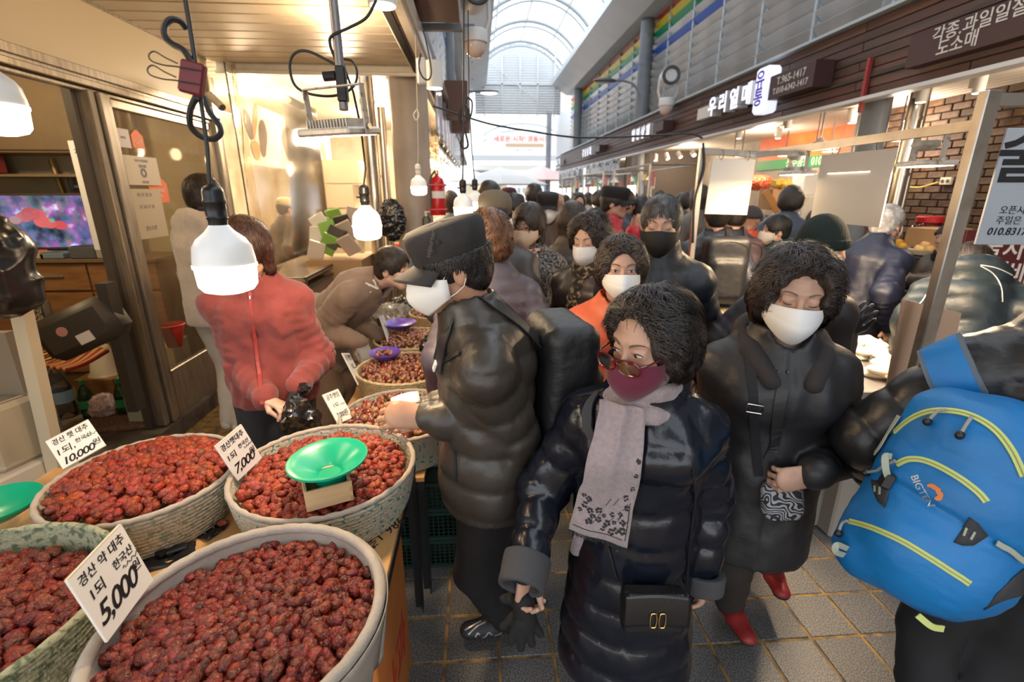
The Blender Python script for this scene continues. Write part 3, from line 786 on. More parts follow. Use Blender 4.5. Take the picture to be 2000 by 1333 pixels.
    # eyes and brows
    if lod <= 2:
        eye = hd.get('eyes', 'open')
        if eye == 'open':
            for s in (-1,1):
                mb = MB(); mb.mat(0).ell((s*.031,.0768,.0118), (.0125,.0042,.0048), 12); mb.mat(1).ell((s*.031-hd.get('look',0)*.004,.0795,.0118), (.0052,.0026,.0047), 12)
                mb.mat(2).tube([(s*.0445,.0745,.0125),(s*.038,.0795,.0172),(s*.030,.0822,.0182),(s*.0185,.0805,.0140)], [.0008,.0015,.0015,.0008], 6)
                mb_local(mb, Th).obj('eye', [m_eyew, m_iris, M('lash_line', (.05,.03,.025), .6)], root, smooth=True, world=False)
        else:
            for s in (-1,1):
                mb = MB(); mb.mat(2).tube([(s*.0445,.0745,.0085),(s*.038,.0800,.0052),(s*.030,.0818,.0042),(s*.020,.0805,.0060)], [.0007,.0013,.0013,.0007], 6)
                mb_local(mb, Th).obj('eye', [m_eyew, m_iris, M('lash_line', (.05,.03,.025), .6)], root, smooth=True, world=False)
        bc = hd.get('brow', (.10,.075,.06))
        for s in (-1,1):
            mb = MB().grid(lambda u, v, s=s: (s*(.014+.038*u), .0860-.021*u**1.7-.0015*v, .0325+.009*math.sin(u*2.2)-.006*u*u+(v-.5)*.0065*(1-.75*u)), 8, 2)
            mb_local(mb, Th).obj('eyebrow', M('brow_%.2f' % bc[0], bc, .8, alpha=.75), root, smooth=True, world=False)
        if mask is None:
            mb = MB(); mb.grid(lambda u, v: ((u-.5)*.042, .0895-.012*abs(u-.5)*2*abs(u-.5)*2-.0015*abs(v-.5), -.0565+(v-.5)*.013*(1-.8*abs(2*u-1)**2)), 10, 4)
            mb_local(mb, Th).obj('lips', m_lip, root, smooth=True, world=False)
    # ---- coat
    if coat['mat'] is not None:
        t = th; hem = coat['hem']*H
        P = [C(hip+up*.02*H, chest, (.090*H+t)*bw, (.094*H+t)*bw, k=.04, sq=(fw,1.28), tag=1, s0=.53*H), C(sh['L']-up*.012*H, sh['R']-up*.012*H, .036*H+t*.7, k=.04, sq=(fw,1.05), tag=3), C(nb+up*.005*H, sh['L'], .028*H+t*.6, .026*H+t*.6, k=.04, tag=3), C(nb+up*.005*H, sh['R'], .028*H+t*.6, .026*H+t*.6, k=.04, tag=3),
             C(chest, nb-up*.02*H, .085*H+t*.8, .055*H+t*.6, k=.05, sq=(fw,1.1), tag=1, s0=.74*H)]
        if hem < .5*H:
            P.append(C(hip+V3(0,0,.02*H), V3(hip[0],hip[1]+lg.get('skirty',0),hem-.02), (.094*H+t)*bw, (.100*H+t)*coat['flare']*bw, k=.04, sq=((0,1,0),1.22), tag=4, s0=0))
        if sex == 'f': P.append(C(chest+fw*.045*H+V3(-.05*H,0,0), chest+fw*.045*H+V3(.05*H,0,0), .05*H+t*.5, k=.05))
        cl = coat['collar']
        if cl:
            P.append(C(nb-up*.03*H+fw*.01, nb+up*(cl-.01)*H+fw*.02*h, .050*H+t*.5, .046*H+t*.5, k=.03, tag=5))
        for s, k in (('L',-1),('R',1)):
            e, w, hdct = A[s]
            P += [C(sh[s]-V3(k*.01*H,0,0), e, .037*H+t*.75, .034*H+t*.75, k=.03, tag=2), C(e, w-unit(w-e)*.006, .036*H+t*.7, .024*H+t*.38, k=.025, tag=2, s0=.178*H)]
        if cl: P.append(C(nb+up*(cl-.02)*H+fw*.02*h, nb+up*(cl+.05)*H+fw*.03*h, .040*H, .050*H, k=.006, op='s')); P.append(CUT(nb+up*cl*H, unit(up+fw*.35), .008) if lean < 0 else E(nb+up*(cl+.03)*H+fw*.07*h, (.035*H,.045*H,.05*H), k=.012, op='s'))
        if coat['hood']:
            b = nb-fw*.085*h+up*.02; P += [E(b, (.13*h,.060*h,.085*h), k=.03)]
            for q_ in (-1,1): P += [C(nb+V3(q_*.105*h,-.02,.012), nb+V3(q_*.085*h,.06*h,-.02*h), .036*h, .032*h, k=.012), C(nb+V3(q_*.085*h,.06*h,-.02*h), nb+V3(q_*.050*h,.125*h,-.085*h), .032*h, .018*h, k=.012)]
        for s in 'LR':
            e, w, hdct = A[s]; dd = unit(w-e)
        P.append(CUT(V3(0,0,hem), (0,0,-1), .012)) if lean < 35 else None
        Vc, Fc = iso([p for p in P if p is not None], vox); N = vnormals(Vc, Fc); tg, S = nearest(Vc, P)
        zc = Vc[:,2]; dsp = fbm(Vc*np.array([9,9,9]), 3, 11)*coat['wr']
        if coat['puff']:
            sp = coat['puff']; a = coat['amp']*min(1, .03/vox)
            sb = np.where(tg == 2, S, np.where((tg == 1) | (tg == 5), (Vc@up), zc)); skip = (tg == 5)
            dsp = dsp+np.where(skip, 0, FADE*puff_disp(sb+vn(Vc*6,4)*.006, np.where(tg == 2, sp*.8, sp), a))
            dsp = dsp+vn(Vc*np.array([55,55,22]), 21)*coat['wr']*.33*(np.abs(np.cos(PI*sb/np.where(tg == 2, sp*.8, sp)))**3)
        else:
            arm = (tg == 2); elb = np.exp(-((S-.178*H)/.07)**2)
            dsp = dsp+np.where(arm, np.sin(S*140+vn(Vc*9,3)*3.5)*.0018*(.35+elb)*(coat['wr']/.006), 0)+vn(Vc*np.array([22,22,9]), 8)*coat['wr']*.4
        if coat['zip']:
            xx = Vc@np.array([1,0,0]); fr = (Vc-hip)@fw; dsp = dsp-np.where((fr > 0) & (tg != 2), .007*np.exp(-(xx/.008)**2), 0)
        Vc = Vc+N*dsp[:,None]
        midx = None; mats = [coat['mat']]
        if coat.get('paint'):
            ctr = Vc[Fc].mean(1); midx = coat['paint'](ctr, tg[Fc[:,0]], S[Fc[:,0]]); mats += coat['mats2']
        cobj = mesh_np('coat' if not coat.get('name') else coat['name'], Vc, Fc, mats, root, midx=midx, world=False)
        if coat['cuff']:
            for s in 'LR':
                e, w, hdct = A[s]; dd = unit(w-e); cm, cr, cl_ = coat['cuff']
                q = iso([C(w-dd*cl_, w+dd*.004, .030*H+cr, .029*H+cr, k=.01), C(w, w+dd*.08, .021*H, k=.004, op='s'), CUT(w+dd*.008, dd, .004), CUT(w-dd*cl_, -dd, .004)], max(vox*.7, .005))
                mesh_np('cuff', q[0], q[1], cm, root, world=False)
    info = dict(root=root, T=Th, H2B=H2B, hc=hc, Rh=Rh, hs=hs, nb=nb, hip=hip, chest=chest, up=up, fw=fw, sh=sh, A=A, G=G, H=H, lod=lod, th=th, bw=bw)
    info['M'] = Matrix.Translation((xy[0], xy[1], z0))@Matrix.Rotation(R_(face), 4, 'Z')
    if hair: make_hair(info, **hair)
    if mask: make_mask(info, *mask)
    return info

# ---- hair -------------------------------------------------------------------------------
def hairmat(col, col2=None):
    return M('hair_%d_%d' % (col[0]*1000, (col2 or col)[0]*1000), col, .38, spec=.5, col2=col2 or tuple(min(1, x*2.2) for x in col), noise=(30,6,.42,.75), bump=(220,.7,.004))
def make_hair(I, style='curly', col=(.018,.012,.010), col2=None, vol=1.0, strands=0, front=.0, seed=1, part='hair', slen=.05, hat=False, op=1.0):
    lod = I['lod']; v = (.0056, .009, .014, .020)[lod]
    if style in ('curly', 'perm'):
        q = .024*vol
        P = [E((0,-.020,.045),(.080+q,.098+q,.085+q),k=.02), E((-.062-q*.5,-.022,.0),(.028+q*.6,.062,.058+q),k=.03), E((.062+q*.5,-.022,.0),(.028+q*.6,.062,.058+q),k=.03), E((0,-.075,-.01),(.070+q,.045+q,.070+q),k=.03)]
        P += [E((0,.130,.002-front),(.072*op,.092,.106),k=.010,op='s'), E((0,.05,-.125),(.075,.11,.075),k=.02,op='s')]
        amp = .0085*vol; fr = 46
    elif style == 'bob':
        q = .016*vol
        P = [E((0,-.018,.042),(.078+q,.096+q,.086+q),k=.02), C((-.066,-.025,.0),(-.062,-.02,-.085),.034,.030,k=.03), C((.066,-.025,.0),(.062,-.02,-.085),.034,.030,k=.03), C((0,-.06,.0),(0,-.062,-.085),.062,.05,k=.04)]
        P += [E((0,.120,-.028-front),(.062,.066,.112),k=.012,op='s'), E((0,.06,-.125),(.055,.10,.09),k=.02,op='s')]; amp = .002; fr = 60
    elif style == 'short':
        q = .011*vol
        P = [E((0,-.015,.040),(.077+q,.095+q,.087+q),k=.02), E((0,-.06,-.015),(.060+q,.038+q,.060),k=.03)]
        P += [E((0,.124,-.012-front),(.080,.066,.096),k=.012,op='s'), E((0,.045,-.115),(.12,.10,.085),k=.02,op='s')]; amp = .0035; fr = 70
        P += [E((-.09,.0,-.025),(.025,.026,.036),k=.01,op='s'), E((.09,.0,-.025),(.025,.026,.036),k=.01,op='s')]
    elif style == 'balding':
        P = [E((0,-.020,.030),(.080,.094,.084),k=.02), E((0,-.06,-.015),(.064,.045,.060),k=.03)]
        P += [E((.01,.10,.075),(.062,.115,.075),k=.012,op='s'), E((0,.115,-.01),(.09,.075,.1),k=.012,op='s'), E((0,.045,-.115),(.12,.10,.085),k=.02,op='s'), E((-.09,.0,-.025),(.025,.026,.036),k=.01,op='s'), E((.09,.0,-.025),(.025,.026,.036),k=.01,op='s')]; amp = .0015; fr = 70
    if hat: P.append(CUT((0,0,.046), (0,.1,1), .004))
    V, F = iso(P, v); N = vnormals(V, F)
    V2 = V+N*(fbm(V*fr, 3, seed)*amp*.7+((1-np.abs(vn(V*26+fbm(V*18,2,seed)[:,None]*.8, seed+3)))**2-.5)*.011*vol)[:,None] if style in ('curly', 'perm') else V+N*(fbm(V*np.array([fr,fr*.5,fr*.3]), 2, seed)*amp)[:,None]
    hm = hairmat(col, col2)
    ho = mesh_np(part, I['H2B'](V2), F, hm, I['root'], world=False)
    if strands:
        rg = np.random.RandomState(seed); idx = rg.randint(0, len(V2), strands); p = V2[idx].copy(); n = N[idx]; edge = ((p[:,1] > .02) & (p[:,2] < .13))[:,None]
        if style in ('curly', 'perm'):
            d = np.cross(n, rg.normal(size=p.shape)); aw = p-np.array([0,.11,.0]); aw /= np.linalg.norm(aw, axis=1, keepdims=True); n = np.where(edge, aw*.6+n*.4, n); fl_ = p-np.array([.02,-.03,.14]); fl_ /= np.linalg.norm(fl_, axis=1, keepdims=True); sd = np.cross(N[idx], fl_); d = fl_+sd*(vn(p*17, seed)*1.6+rg.normal(size=strands)*.25)[:,None]; d = np.where(edge, aw*.8+d*.6, d); st = slen/6
        else:
            crown = np.array([0,-.05,.13]); d = p-crown; st = slen/6
        d = d-(d*n).sum(1, keepdims=True)*n; d /= np.maximum(np.linalg.norm(d, axis=1, keepdims=True), 1e-6)
        if style not in ('curly', 'perm'): d = d*.9+rg.normal(size=p.shape)*.12
        cen = np.array([0,-.02,.03]); pts = [p-n*.002]; curl = (vn(pts[0]*13, seed+5)*.45+rg.normal(size=strands)*.10)[:,None]*(1 if style in ('curly','perm') else .05); side = np.cross(n, d)
        for k in range(6):
            p = p+d*st+n*st*(.30 if k < 3 else -.05)*(1 if style in ('curly','perm') else .15)
            pts.append(p); nn = p-cen; nn /= np.linalg.norm(nn, axis=1, keepdims=True)
            d = d+side*curl-nn*.10; d = d-(d*nn).sum(1, keepdims=True)*nn*.8; d /= np.linalg.norm(d, axis=1, keepdims=True); side = np.cross(nn, d)
        K = len(pts); Pn = np.stack(pts, 1); w = (.0013 if lod == 0 else .0022)
        a = np.cross(Pn[:,1:2]-Pn[:,0:1], np.repeat((Pn-cen), 1, 1)); a /= np.maximum(np.linalg.norm(a, axis=2, keepdims=True), 1e-6); b = (Pn-cen)/np.linalg.norm(Pn-cen, axis=2, keepdims=True)
        tw = np.linspace(1, .35, K)[None,:,None]*w
        ring = np.stack([Pn+a*tw, Pn-a*tw], 2).reshape(-1, 3)
        f = []
        for k in range(K-1):
            f.append([k*2, k*2+1, k*2+3, k*2+2])
        Fs = (np.array(f)[None]+np.arange(strands)[:,None,None]*K*2).reshape(-1, 4)
        o = mesh_np('hair_strands', I['H2B'](ring), Fs, hm, ho, world=False); o['kind'] = 'stuff'
    return ho

# ---- face mask ---------------------------------------------------------------------------
m_maskw = M('mask_white', (.80,.80,.80), .75, bump=(260,.15,.001)); m_loop = M('ear_loop', (.75,.75,.74), .7)
def make_mask(I, mat=None, style='fold', sc=1.0, loop=None):
    mat = mat or m_maskw; n = 22 if I['lod'] < 2 else 12
    def fn(u, v):
        a = (u-.5)*2; aa = abs(a); b = (v-.5)*2
        zt = .004-.014*aa**1.5; zb = -.112+.050*aa**1.7; z = zb+(zt-zb)*v
        if style == 'fold':
            pr = .112+.022*(1-abs(b-.05)**1.6)-(.022*max(0,-b)**2); y = .024+(pr-.006*aa-.024)*max(0,1-aa**1.9)**.85
        else:
            pr = .108+.012*(1-b*b)-.016*max(0,-b)**2; y = .026+(pr-.026)*math.sqrt(max(0,1-aa**2.1))
        x = a*.0775*(1-.10*max(0,-b)**2)
        if style == 'fold' and abs(b-.28) < .06: y -= .0012
        return (x*sc, y, z)
    mb = MB().grid(fn, n, n)
    mo = mb_local(mb, I['T']).obj('face_mask', mat, I['root'], smooth=True, angle=60, world=False, solid=.0018)
    mb = MB()
    for s in (-1,1):
        mb.tube([(s*.068,.034,-.012),(s*.078,.014,.012),(s*.082,-.010,.026),(s*.084,-.022,.020)], .0014, 6); mb.tube([(s*.066,.034,-.062),(s*.078,.008,-.050),(s*.083,-.016,-.034),(s*.086,-.024,-.015)], .0014, 6)
    mb_local(mb, I['T']).obj('ear_loops', loop or (m_loop if mat is m_maskw else mat), mo, smooth=True, world=False)
    return mo
# ================================================================== THE PEOPLE
m_blackcloth = M('black_cloth', (.012,.012,.014), .75, bump=(90,.3,.002)); m_darkbrown = M('dark_trousers', (.03,.022,.018), .8, bump=(90,.3,.002))
m_shoeb = [M('black_shoe', (.015,.015,.017), .4), M('shoe_sole', (.02,.02,.02), .8)]
m_knit = M('black_glove_knit', (.012,.012,.013), .8, bump=(300,.5,.002))
def nylon(name, c, rough=.34, b=.35, sc=70): return M(name, c, rough, spec=.55, bump=(sc,b,.0035), col2=tuple(x*1.25 for x in c), noise=(5,3,.4,.7))
def place(u, v, Y, face=180, lean=0.):
    p = at(u, v, Y=Y); H = p.z/.9175; a = R_(face); f = .045*H
    return (p.x+math.sin(a)*f, p.y-math.cos(a)*f), H
def person(label, u, v, Y, face=180, **k):
    z0 = k.pop('z0', 0.); p = at(u, v, Y=Y); H = k.pop('H', None) or (p.z-z0)/.9175; a = R_(face); lean = R_(k.get('lean', 0)); hu = k.get('hunch', 0)
    f = H*(.405*math.sin(lean)+.03*math.cos(lean))+.012+.05*hu
    return build_person(k.pop('name', 'person'), label, (p.x+math.sin(a)*f, p.y-math.cos(a)*f), face, H, z0=z0, **k)
def W3(u, v, Y): return np.array(at(u, v, Y=Y))

# 1 woman in the glossy navy puffer coat
m_navy = nylon('glossy_navy_nylon', (.006,.008,.015), .24, .30, 45)
P1 = person('woman in long glossy navy puffer coat with maroon mask and grey scarf', 1268, 676, 1.10, 160, sex='f', tone='old', lod=0,
    coat=dict(mat=m_navy, th=.026, hem=.215, puff=.105, amp=.011, wr=.010, collar=.045, flare=1.18), pants=m_blackcloth, shoes=m_shoeb,
    head=dict(yaw=-38, pitch=-10, roll=0, eyes='open', look=-1, s=1.09), hair=dict(style='perm', strands=6500, vol=.66, slen=.05, seed=5, op=1.30, front=-.018, col=(.014,.010,.009), col2=(.05,.035,.03)),
    arms={'R': (W3(1026,1112,1.02), (.3,-1,-.1), dict(world=True, d=(.02,.15,-1), n=(-.9,.3,0), curl=.85, thumb=.9)), 'L': (W3(1372,1120,1.10), (-.25,-1,-.1), dict(world=True, d=(0,0,-1), curl=.6))},
    mask=None)
# 2 older woman behind her right side
m_char = nylon('charcoal_coat', (.017,.0165,.019), .5, .3, 60)
P2 = person('elderly woman with bushy dark perm, white mask and charcoal hooded coat', 1552, 583, 1.30, 164, sex='f', tone='old', lod=0,
    coat=dict(mat=m_char, th=.030, hem=.36, puff=0, wr=.012, collar=.03, hood=True, flare=1.08), pants=m_darkbrown, shoes=[M('red_shoe', (.28,.02,.02), .5), M('shoe_sole', (.02,.02,.02), .8)],
    head=dict(yaw=-6, pitch=-6, roll=-4, eyes='shut', brow=(.16,.12,.10)), hair=dict(style='perm', strands=6500, vol=1.1, slen=.05, seed=9, op=1.20, front=-.010, col=(.018,.011,.009), col2=(.07,.045,.035)),
    arms={'L': (W3(1590,925,1.15), (-.6,-.7,-.4), dict(world=True, d=(.95,.25,-.25), n=(.1,-1,-.2), curl=.75, thumb=.6)), 'R': (W3(1425,1010,1.42), (.3,-1,-.1), dict(world=True))},
    legs=dict(world=True, R=np.array(at(1425,1185,Z=.08)), L=np.array(at(1500,1120,Z=.07)), toe=dict(L=(-.1,1,0), R=(-.35,1,0))), mask=(None, 'fold', 1.05))
# 3 the back at the right edge carrying a blue backpack
m_padb = nylon('dark_brown_puffer', (.013,.012,.012), .42, .3, 60)
P3 = person('dark-haired man in blackish padded jacket, seen from behind with blue backpack', 2125, 560, 1.04, -22, sex='m', tone='tan', lod=0, H=1.72,
    coat=dict(mat=m_padb, th=.036, hem=.47, puff=.12, amp=.010, wr=.010, collar=.055, zip=False), pants=m_blackcloth, shoes=m_shoeb, bulk=1.08,
    hair=dict(style='short', strands=3500, slen=.04, col=(.012,.010,.010)), arms={'L': (V3(-.27,.18,.88), (-1,-.5,0), {}), 'R': (V3(.25,.2,.9), (1,-.5,0), {})}, mask=(None, 'fold'))
# 4 man with the cap
m_olive = nylon('olive_brown_puffer', (.038,.031,.025), .42, .35, 60)
P4 = person('man in black cap, white mask and dark olive puffer leaning over chestnuts', 893, 520, 1.40, 98, sex='m', tone='tan', lod=0,
    coat=dict(mat=m_olive, th=.028, hem=.46, puff=.10, amp=.012, wr=.008, collar=.035), pants=m_blackcloth, shoes=[M('trail_shoe', (.03,.032,.04), .6), M('shoe_sole', (.02,.02,.02), .8)],
    head=dict(yaw=2, pitch=-10, roll=0), hair=dict(style='short', strands=2500, slen=.03, col=(.014,.012,.012), hat=True), hunch=.3,
    arms={'L': (W3(835,812,1.32), (.3,-.5,-1), dict(world=True, d=(0,1,.15), n=(.6,.2,-.4), curl=.55, thumb=.9)), 'R': (W3(830,800,1.60), (.3,-.5,-1), dict(world=True))},
    legs=dict(toe=dict(L=(.05,1,0), R=(.1,1,0)), world=True, L=np.array(at(985,1212,Z=.09)), R=np.array(at(1005,1130,Z=.07))), mask=(None, 'fold', 1.0))
# 5 man with black mask
m_navyc = nylon('blue_black_down', (.013,.018,.027), .45, .35, 60)
m_maskb = M('mask_black', (.008,.008,.009), .7)
P5 = person('balding elderly man in black mask and navy down jacket', 1290, 442, 2.25, 162, sex='m', tone='old', lod=1,
    coat=dict(mat=m_navyc, th=.036, hem=.40, puff=.10, amp=.012, wr=.008, collar=.05), pants=m_blackcloth, shoes=m_shoeb,
    head=dict(yaw=-4, pitch=-8, eyes='shut'), hair=dict(style='short', front=-.022, vol=.55, strands=1800, slen=.035, col=(.035,.033,.033), col2=(.14,.13,.13)), mask=(m_maskb, 'round'))
# 6 orange jacket
m_orng = M('orange_quilt', (.62,.12,.05), .5, bump=(50,.35,.004), col2=(.52,.09,.04), noise=(5,3,.4,.7))
P6 = person('short-haired woman in orange jacket and white mask', 1213, 528, 1.90, 168, sex='f', tone='old', lod=1,
    coat=dict(mat=m_orng, th=.018, hem=.44, wr=.010, collar=.03), pants=m_blackcloth, shoes=m_shoeb, head=dict(yaw=2, pitch=-2), hair=dict(style='perm', vol=.62, strands=2500, slen=.04, seed=3, col=(.035,.022,.017), col2=(.11,.08,.06)),
    arms={'R': (V3(.20,.06,.84), (1,-1,0), {})}, mask=(None, 'fold'))
# 7 woman with leopard scarf
m_brownp = nylon('taupe_brown_puffer', (.045,.034,.034), .42, .35, 60)
P7 = person('woman with short dark bob, white mask and leopard-pattern scarf', 1150, 470, 2.55, 140, sex='f', tone='pale', lod=1,
    coat=dict(mat=m_brownp, th=.028, hem=.30, puff=.085, amp=.010, collar=.03), pants=m_blackcloth, shoes=m_shoeb, head=dict(yaw=0, pitch=-14, eyes='shut'),
    hair=dict(style='perm', vol=.85, strands=2500, slen=.05, seed=12, col=(.022,.014,.012), col2=(.07,.045,.035)), mask=(None, 'fold'))
# 8 vendor in the red fleece
m_fleece = M('coral_red_fleece', (.27,.052,.046), .9, sheen=.25, col2=(.21,.038,.034), noise=(14,4,.4,.7), bump=(260,.8,.003))
m_jean = M('dark_jeans', (.028,.030,.036), .8, bump=(200,.3,.002))
P8 = person('vendor in coral red fleece with bobbed brown hair behind the jujube baskets', 478, 468, 2.15, 188, sex='f', tone='pale', lod=0, H=1.66,
    coat=dict(mat=m_fleece, th=.016, hem=.475, wr=.022, collar=.030), bulk=1.08, pants=m_jean, shoes=m_shoeb, head=dict(yaw=-16, pitch=-24, eyes='shut'), hair=dict(style='bob', strands=3500, slen=.07, col=(.045,.018,.012), col2=(.16,.07,.05), vol=1.0), hunch=.5,
    arms={'R': (W3(520,778,2.0), (.3,-.6,-1), dict(world=True, d=(-.85,.45,-.35), n=(.1,.2,-1), curl=.7, thumb=.8)), 'L': (W3(583,757,2.02), (-.3,-.6,-1), dict(world=True, d=(.15,.6,-.7), n=(.5,-.3,-.5), curl=.8, glove=m_knit, thick=.002))})
# 9 young vendor bending
m_tan = M('brown_sweatshirt', (.27,.185,.135), .95, sheen=.2, bump=(240,.5,.002), col2=(.22,.15,.11), noise=(6,3,.4,.7))
m_tan2 = M('brown_sweatpants', (.20,.125,.080), .9, bump=(240,.4,.002))
m_gglove = M('grey_work_glove', (.38,.36,.35), .9, bump=(300,.6,.002))
P9 = person('young vendor in brown sweatshirt bending over the chestnut baskets', 772, 484, 3.05, 252, sex='m', tone='pale', lod=0, H=1.72, lean=52,
    coat=dict(mat=m_tan, th=.030, hem=.40, wr=.014, collar=.015, zip=False), bulk=1.0, pants=m_tan2, shoes=m_shoeb, head=dict(yaw=0, pitch=-6, eyes='shut'), hair=dict(style='short', strands=3000, slen=.035, col=(.020,.013,.010), col2=(.06,.04,.03)),
    legs=dict(w=1.15), arms={'R': (W3(705,668,2.92), (.2,-1,-.2), dict(world=True, d=(0,.35,-1), n=(-.3,-.4,-.3), curl=.35, spread=.5, glove=m_gglove, thick=.002)), 'L': (W3(742,655,3.2), (.2,-1,-.2), dict(world=True, d=(0,.4,-1), n=(.3,-.3,-.3), curl=.4, glove=M('dark_grey_glove', (.10,.10,.10), .9), thick=.002))})
# 10 man in the grey hoodie
m_hood = M('oatmeal_hoodie', (.52,.45,.38), .9, sheen=.3, bump=(260,.5,.002), col2=(.47,.40,.33), noise=(40,3,.4,.7))
m_wht = M('pale_sweatpants', (.60,.56,.50), .9, bump=(240,.4,.002))
P10 = person('man in oatmeal hooded sweatshirt turned towards the glass door', 402, 372, 3.35, -28, sex='m', tone='pale', lod=1, H=1.76, z0=.10,
    coat=dict(mat=m_hood, th=.040, hem=.46, wr=.014, collar=.02, hood=True, zip=False), bulk=1.05, pants=m_wht, shoes=[M('white_sneaker', (.6,.58,.55), .6), M('shoe_sole_w', (.5,.48,.45), .8)], legs=dict(w=1.1),
    hair=dict(style='short', strands=1500, slen=.03), arms={'R': (V3(.12,.30,1.05), (1,-.5,-1), {}), 'L': (V3(-.12,.30,1.05), (-1,-.5,-1), {})})
# 11.. the crowd
def simple(label, u, v, Y, face, c, lod=2, sex='m', hair='short', hc=(.02,.015,.013), mask=None, puff=.09, hem=.42, tone='old', **k):
    mt = nylon('coat_%d_%d_%d' % tuple(int(x*1000) for x in c), c, .5, .3, 60) if isinstance(c, tuple) else c
    cd_ = dict(dict(mat=mt, th=.030, hem=hem, puff=puff, amp=.010, wr=.010, collar=.04), **k.pop('coat', {}))
    return person(label, u, v, Y, face, sex=sex, tone=tone, lod=lod, coat=cd_, pants=k.pop('pants', m_blackcloth), shoes=m_shoeb if Y < 4 else None,
        hair=dict(style=hair, col=hc, strands=(900 if Y < 3.5 else 450) if (lod <= 2 and Y < 4.5 and hair) else 0, slen=.045, seed=int(u), vol=.62 if hair == 'perm' else 1, hat=' cap' in label) if hair else None, mask=mask, **k)
fold = (None, 'fold')
P12 = simple('woman in round glasses, beige mask and speckled tweed coat', 1032, 443, 3.05, 165, M('tweed', (.20,.19,.19), .9, col2=(.02,.02,.022), noise=(75,3,.45,.55)), lod=1, sex='f', hair='bob', hc=(.03,.02,.016), mask=(M('mask_beige', (.58,.44,.34), .8), 'round'), puff=0, hem=.30, head=dict(yaw=-20, pitch=-10))
P13 = simple('person with curly chestnut hair and mauve-grey puffer, seen from behind', 952, 470, 2.25, 10, (.075,.065,.085), lod=1, sex='f', hair='perm', hc=(.10,.045,.022), puff=.06)
P14 = simple('person in olive cap and dark brown jacket with backpack straps', 968, 425, 2.85, -20, (.040,.030,.028), lod=2, hair='short', puff=0)
P15 = simple('elderly man in black cap, white mask and brown zipped jacket', 1069, 408, 4.4, 178, (.085,.048,.028), lod=1, hair='short', mask=fold, puff=0, hem=.45)
P16 = simple('man in maroon cap and white mask among the crowd', 993, 394, 5.6, 175, (.05,.04,.03), lod=3, mask=fold)
P17 = simple('person in brown hooded puffer walking away past the bulbs', 955, 388, 4.6, 5, (.13,.085,.065), lod=2, sex='f', hair='bob', coat=dict(hood=True), puff=.08)
P18 = simple('black-haired person in slate blue jacket walking away', 1042, 386, 5.6, 0, (.13,.20,.25), lod=2, hair='short', puff=0)
P19 = simple('dark curly-haired person with white mask looking down', 1000, 415, 4.2, 150, (.03,.025,.025), lod=2, sex='f', hair='perm', mask=fold, head=dict(pitch=-25))
P20 = simple('person in black coat with cream hood in the distance', 1088, 398, 6.2, 0, (.02,.02,.022), lod=3, sex='f', hair=None, coat=dict(hood=True))
P21 = simple('person with green apron straps standing by the fire extinguisher', 879, 398, 6.0, 10, (.20,.20,.18), lod=3, sex='f', hair='bob', hc=(.05,.03,.02))
P22 = simple('man in crimson puffer and black cap reaching out one arm', 1203, 398, 4.3, -118, (.50,.03,.05), lod=1, hair='short', puff=.08, arms={'R': (W3(1243,452,4.1), (0,-.3,-1), dict(world=True)), 'L': (W3(1235,450,4.6), (0,-.3,-1), dict(world=True))})
P23 = simple('man in navy jacket behind the crimson puffer', 1222, 400, 4.9, -60, (.035,.05,.075), lod=2, hair='short')
P24 = simple('person in black fur-collared coat behind the balding man', 1252, 412, 5.0, -30, (.015,.015,.018), lod=2, sex='f', hair='perm')
P25 = simple('person in glossy brown puffer behind the leopard scarf', 1118, 436, 3.3, -15, (.065,.045,.038), lod=1, sex='f', hair='bob', hc=(.03,.02,.018), puff=.075)
P26 = simple('man in navy jacket with large black backpack beside steel post', 1397, 425, 3.8, -8, (.022,.028,.045), lod=2, hair='short')
P27 = simple('man in black with grey-framed backpack under the blank board', 1432, 424, 4.1, -5, (.022,.022,.026), lod=2, hair='short')
P28 = simple('woman in grey beanie and orange-red vest at fruit stall', 1468, 430, 4.6, -60, (.72,.10,.05), lod=2, sex='f', hair=None, puff=.09)
P29 = simple('dark-haired person in teal hooded coat and mask facing left', 1512, 452, 4.15, 80, (.020,.045,.055), lod=1, hair='short', hc=(.010,.009,.009), mask=(M('mask_grey', (.55,.5,.45), .8), 'round'), puff=0, coat=dict(hood=True), head=dict(s=1.12))
P30 = simple('person with bushy black hair behind the dark green beanie', 1594, 440, 4.2, 0, (.018,.018,.02), lod=2, sex='f', hair='perm', hc=(.008,.007,.007))
m_lgl = M('black_leather_glove', (.03,.03,.032), .3, bump=(90,.5,.003))
P31 = simple('person in dark green beanie behind the elderly woman', 1612, 482, 2.05, -75, (.022,.018,.022), bulk=.85, lean=12, lod=1, hair=None, puff=0, arms={'R': (W3(1652,652,1.98), (.3,-.6,-1), dict(world=True, glove=m_lgl, d=(.35,0,1), n=(0,1,0), curl=.25, spread=.9, thumb=.1))})
P32 = simple('grey-haired man in navy jacket bending towards the fruit', 1737, 430, 3.35, -72, (.005,.008,.027), lod=1, hair='short', hc=(.32,.32,.33), mask=(M('mask_pink', (.75,.6,.55), .8), 'fold'), puff=0, lean=14, coat=dict(wr=.012))
P33 = simple('fruit vendor in grey beanie, dark scarf and plaid sleeves', 1850, 462, 3.75, 100, (.06,.045,.04), lod=1, sex='f', hair=None, puff=0, lean=12, arms={'L': (W3(1760,545,3.7), (.2,-.5,-1), dict(world=True, glove=m_gglove, d=(0,1,-.3), n=(0,0,-1), curl=.5)), 'R': (W3(1745,550,4.0), (.2,-.5,-1), dict(world=True, glove=m_gglove))})
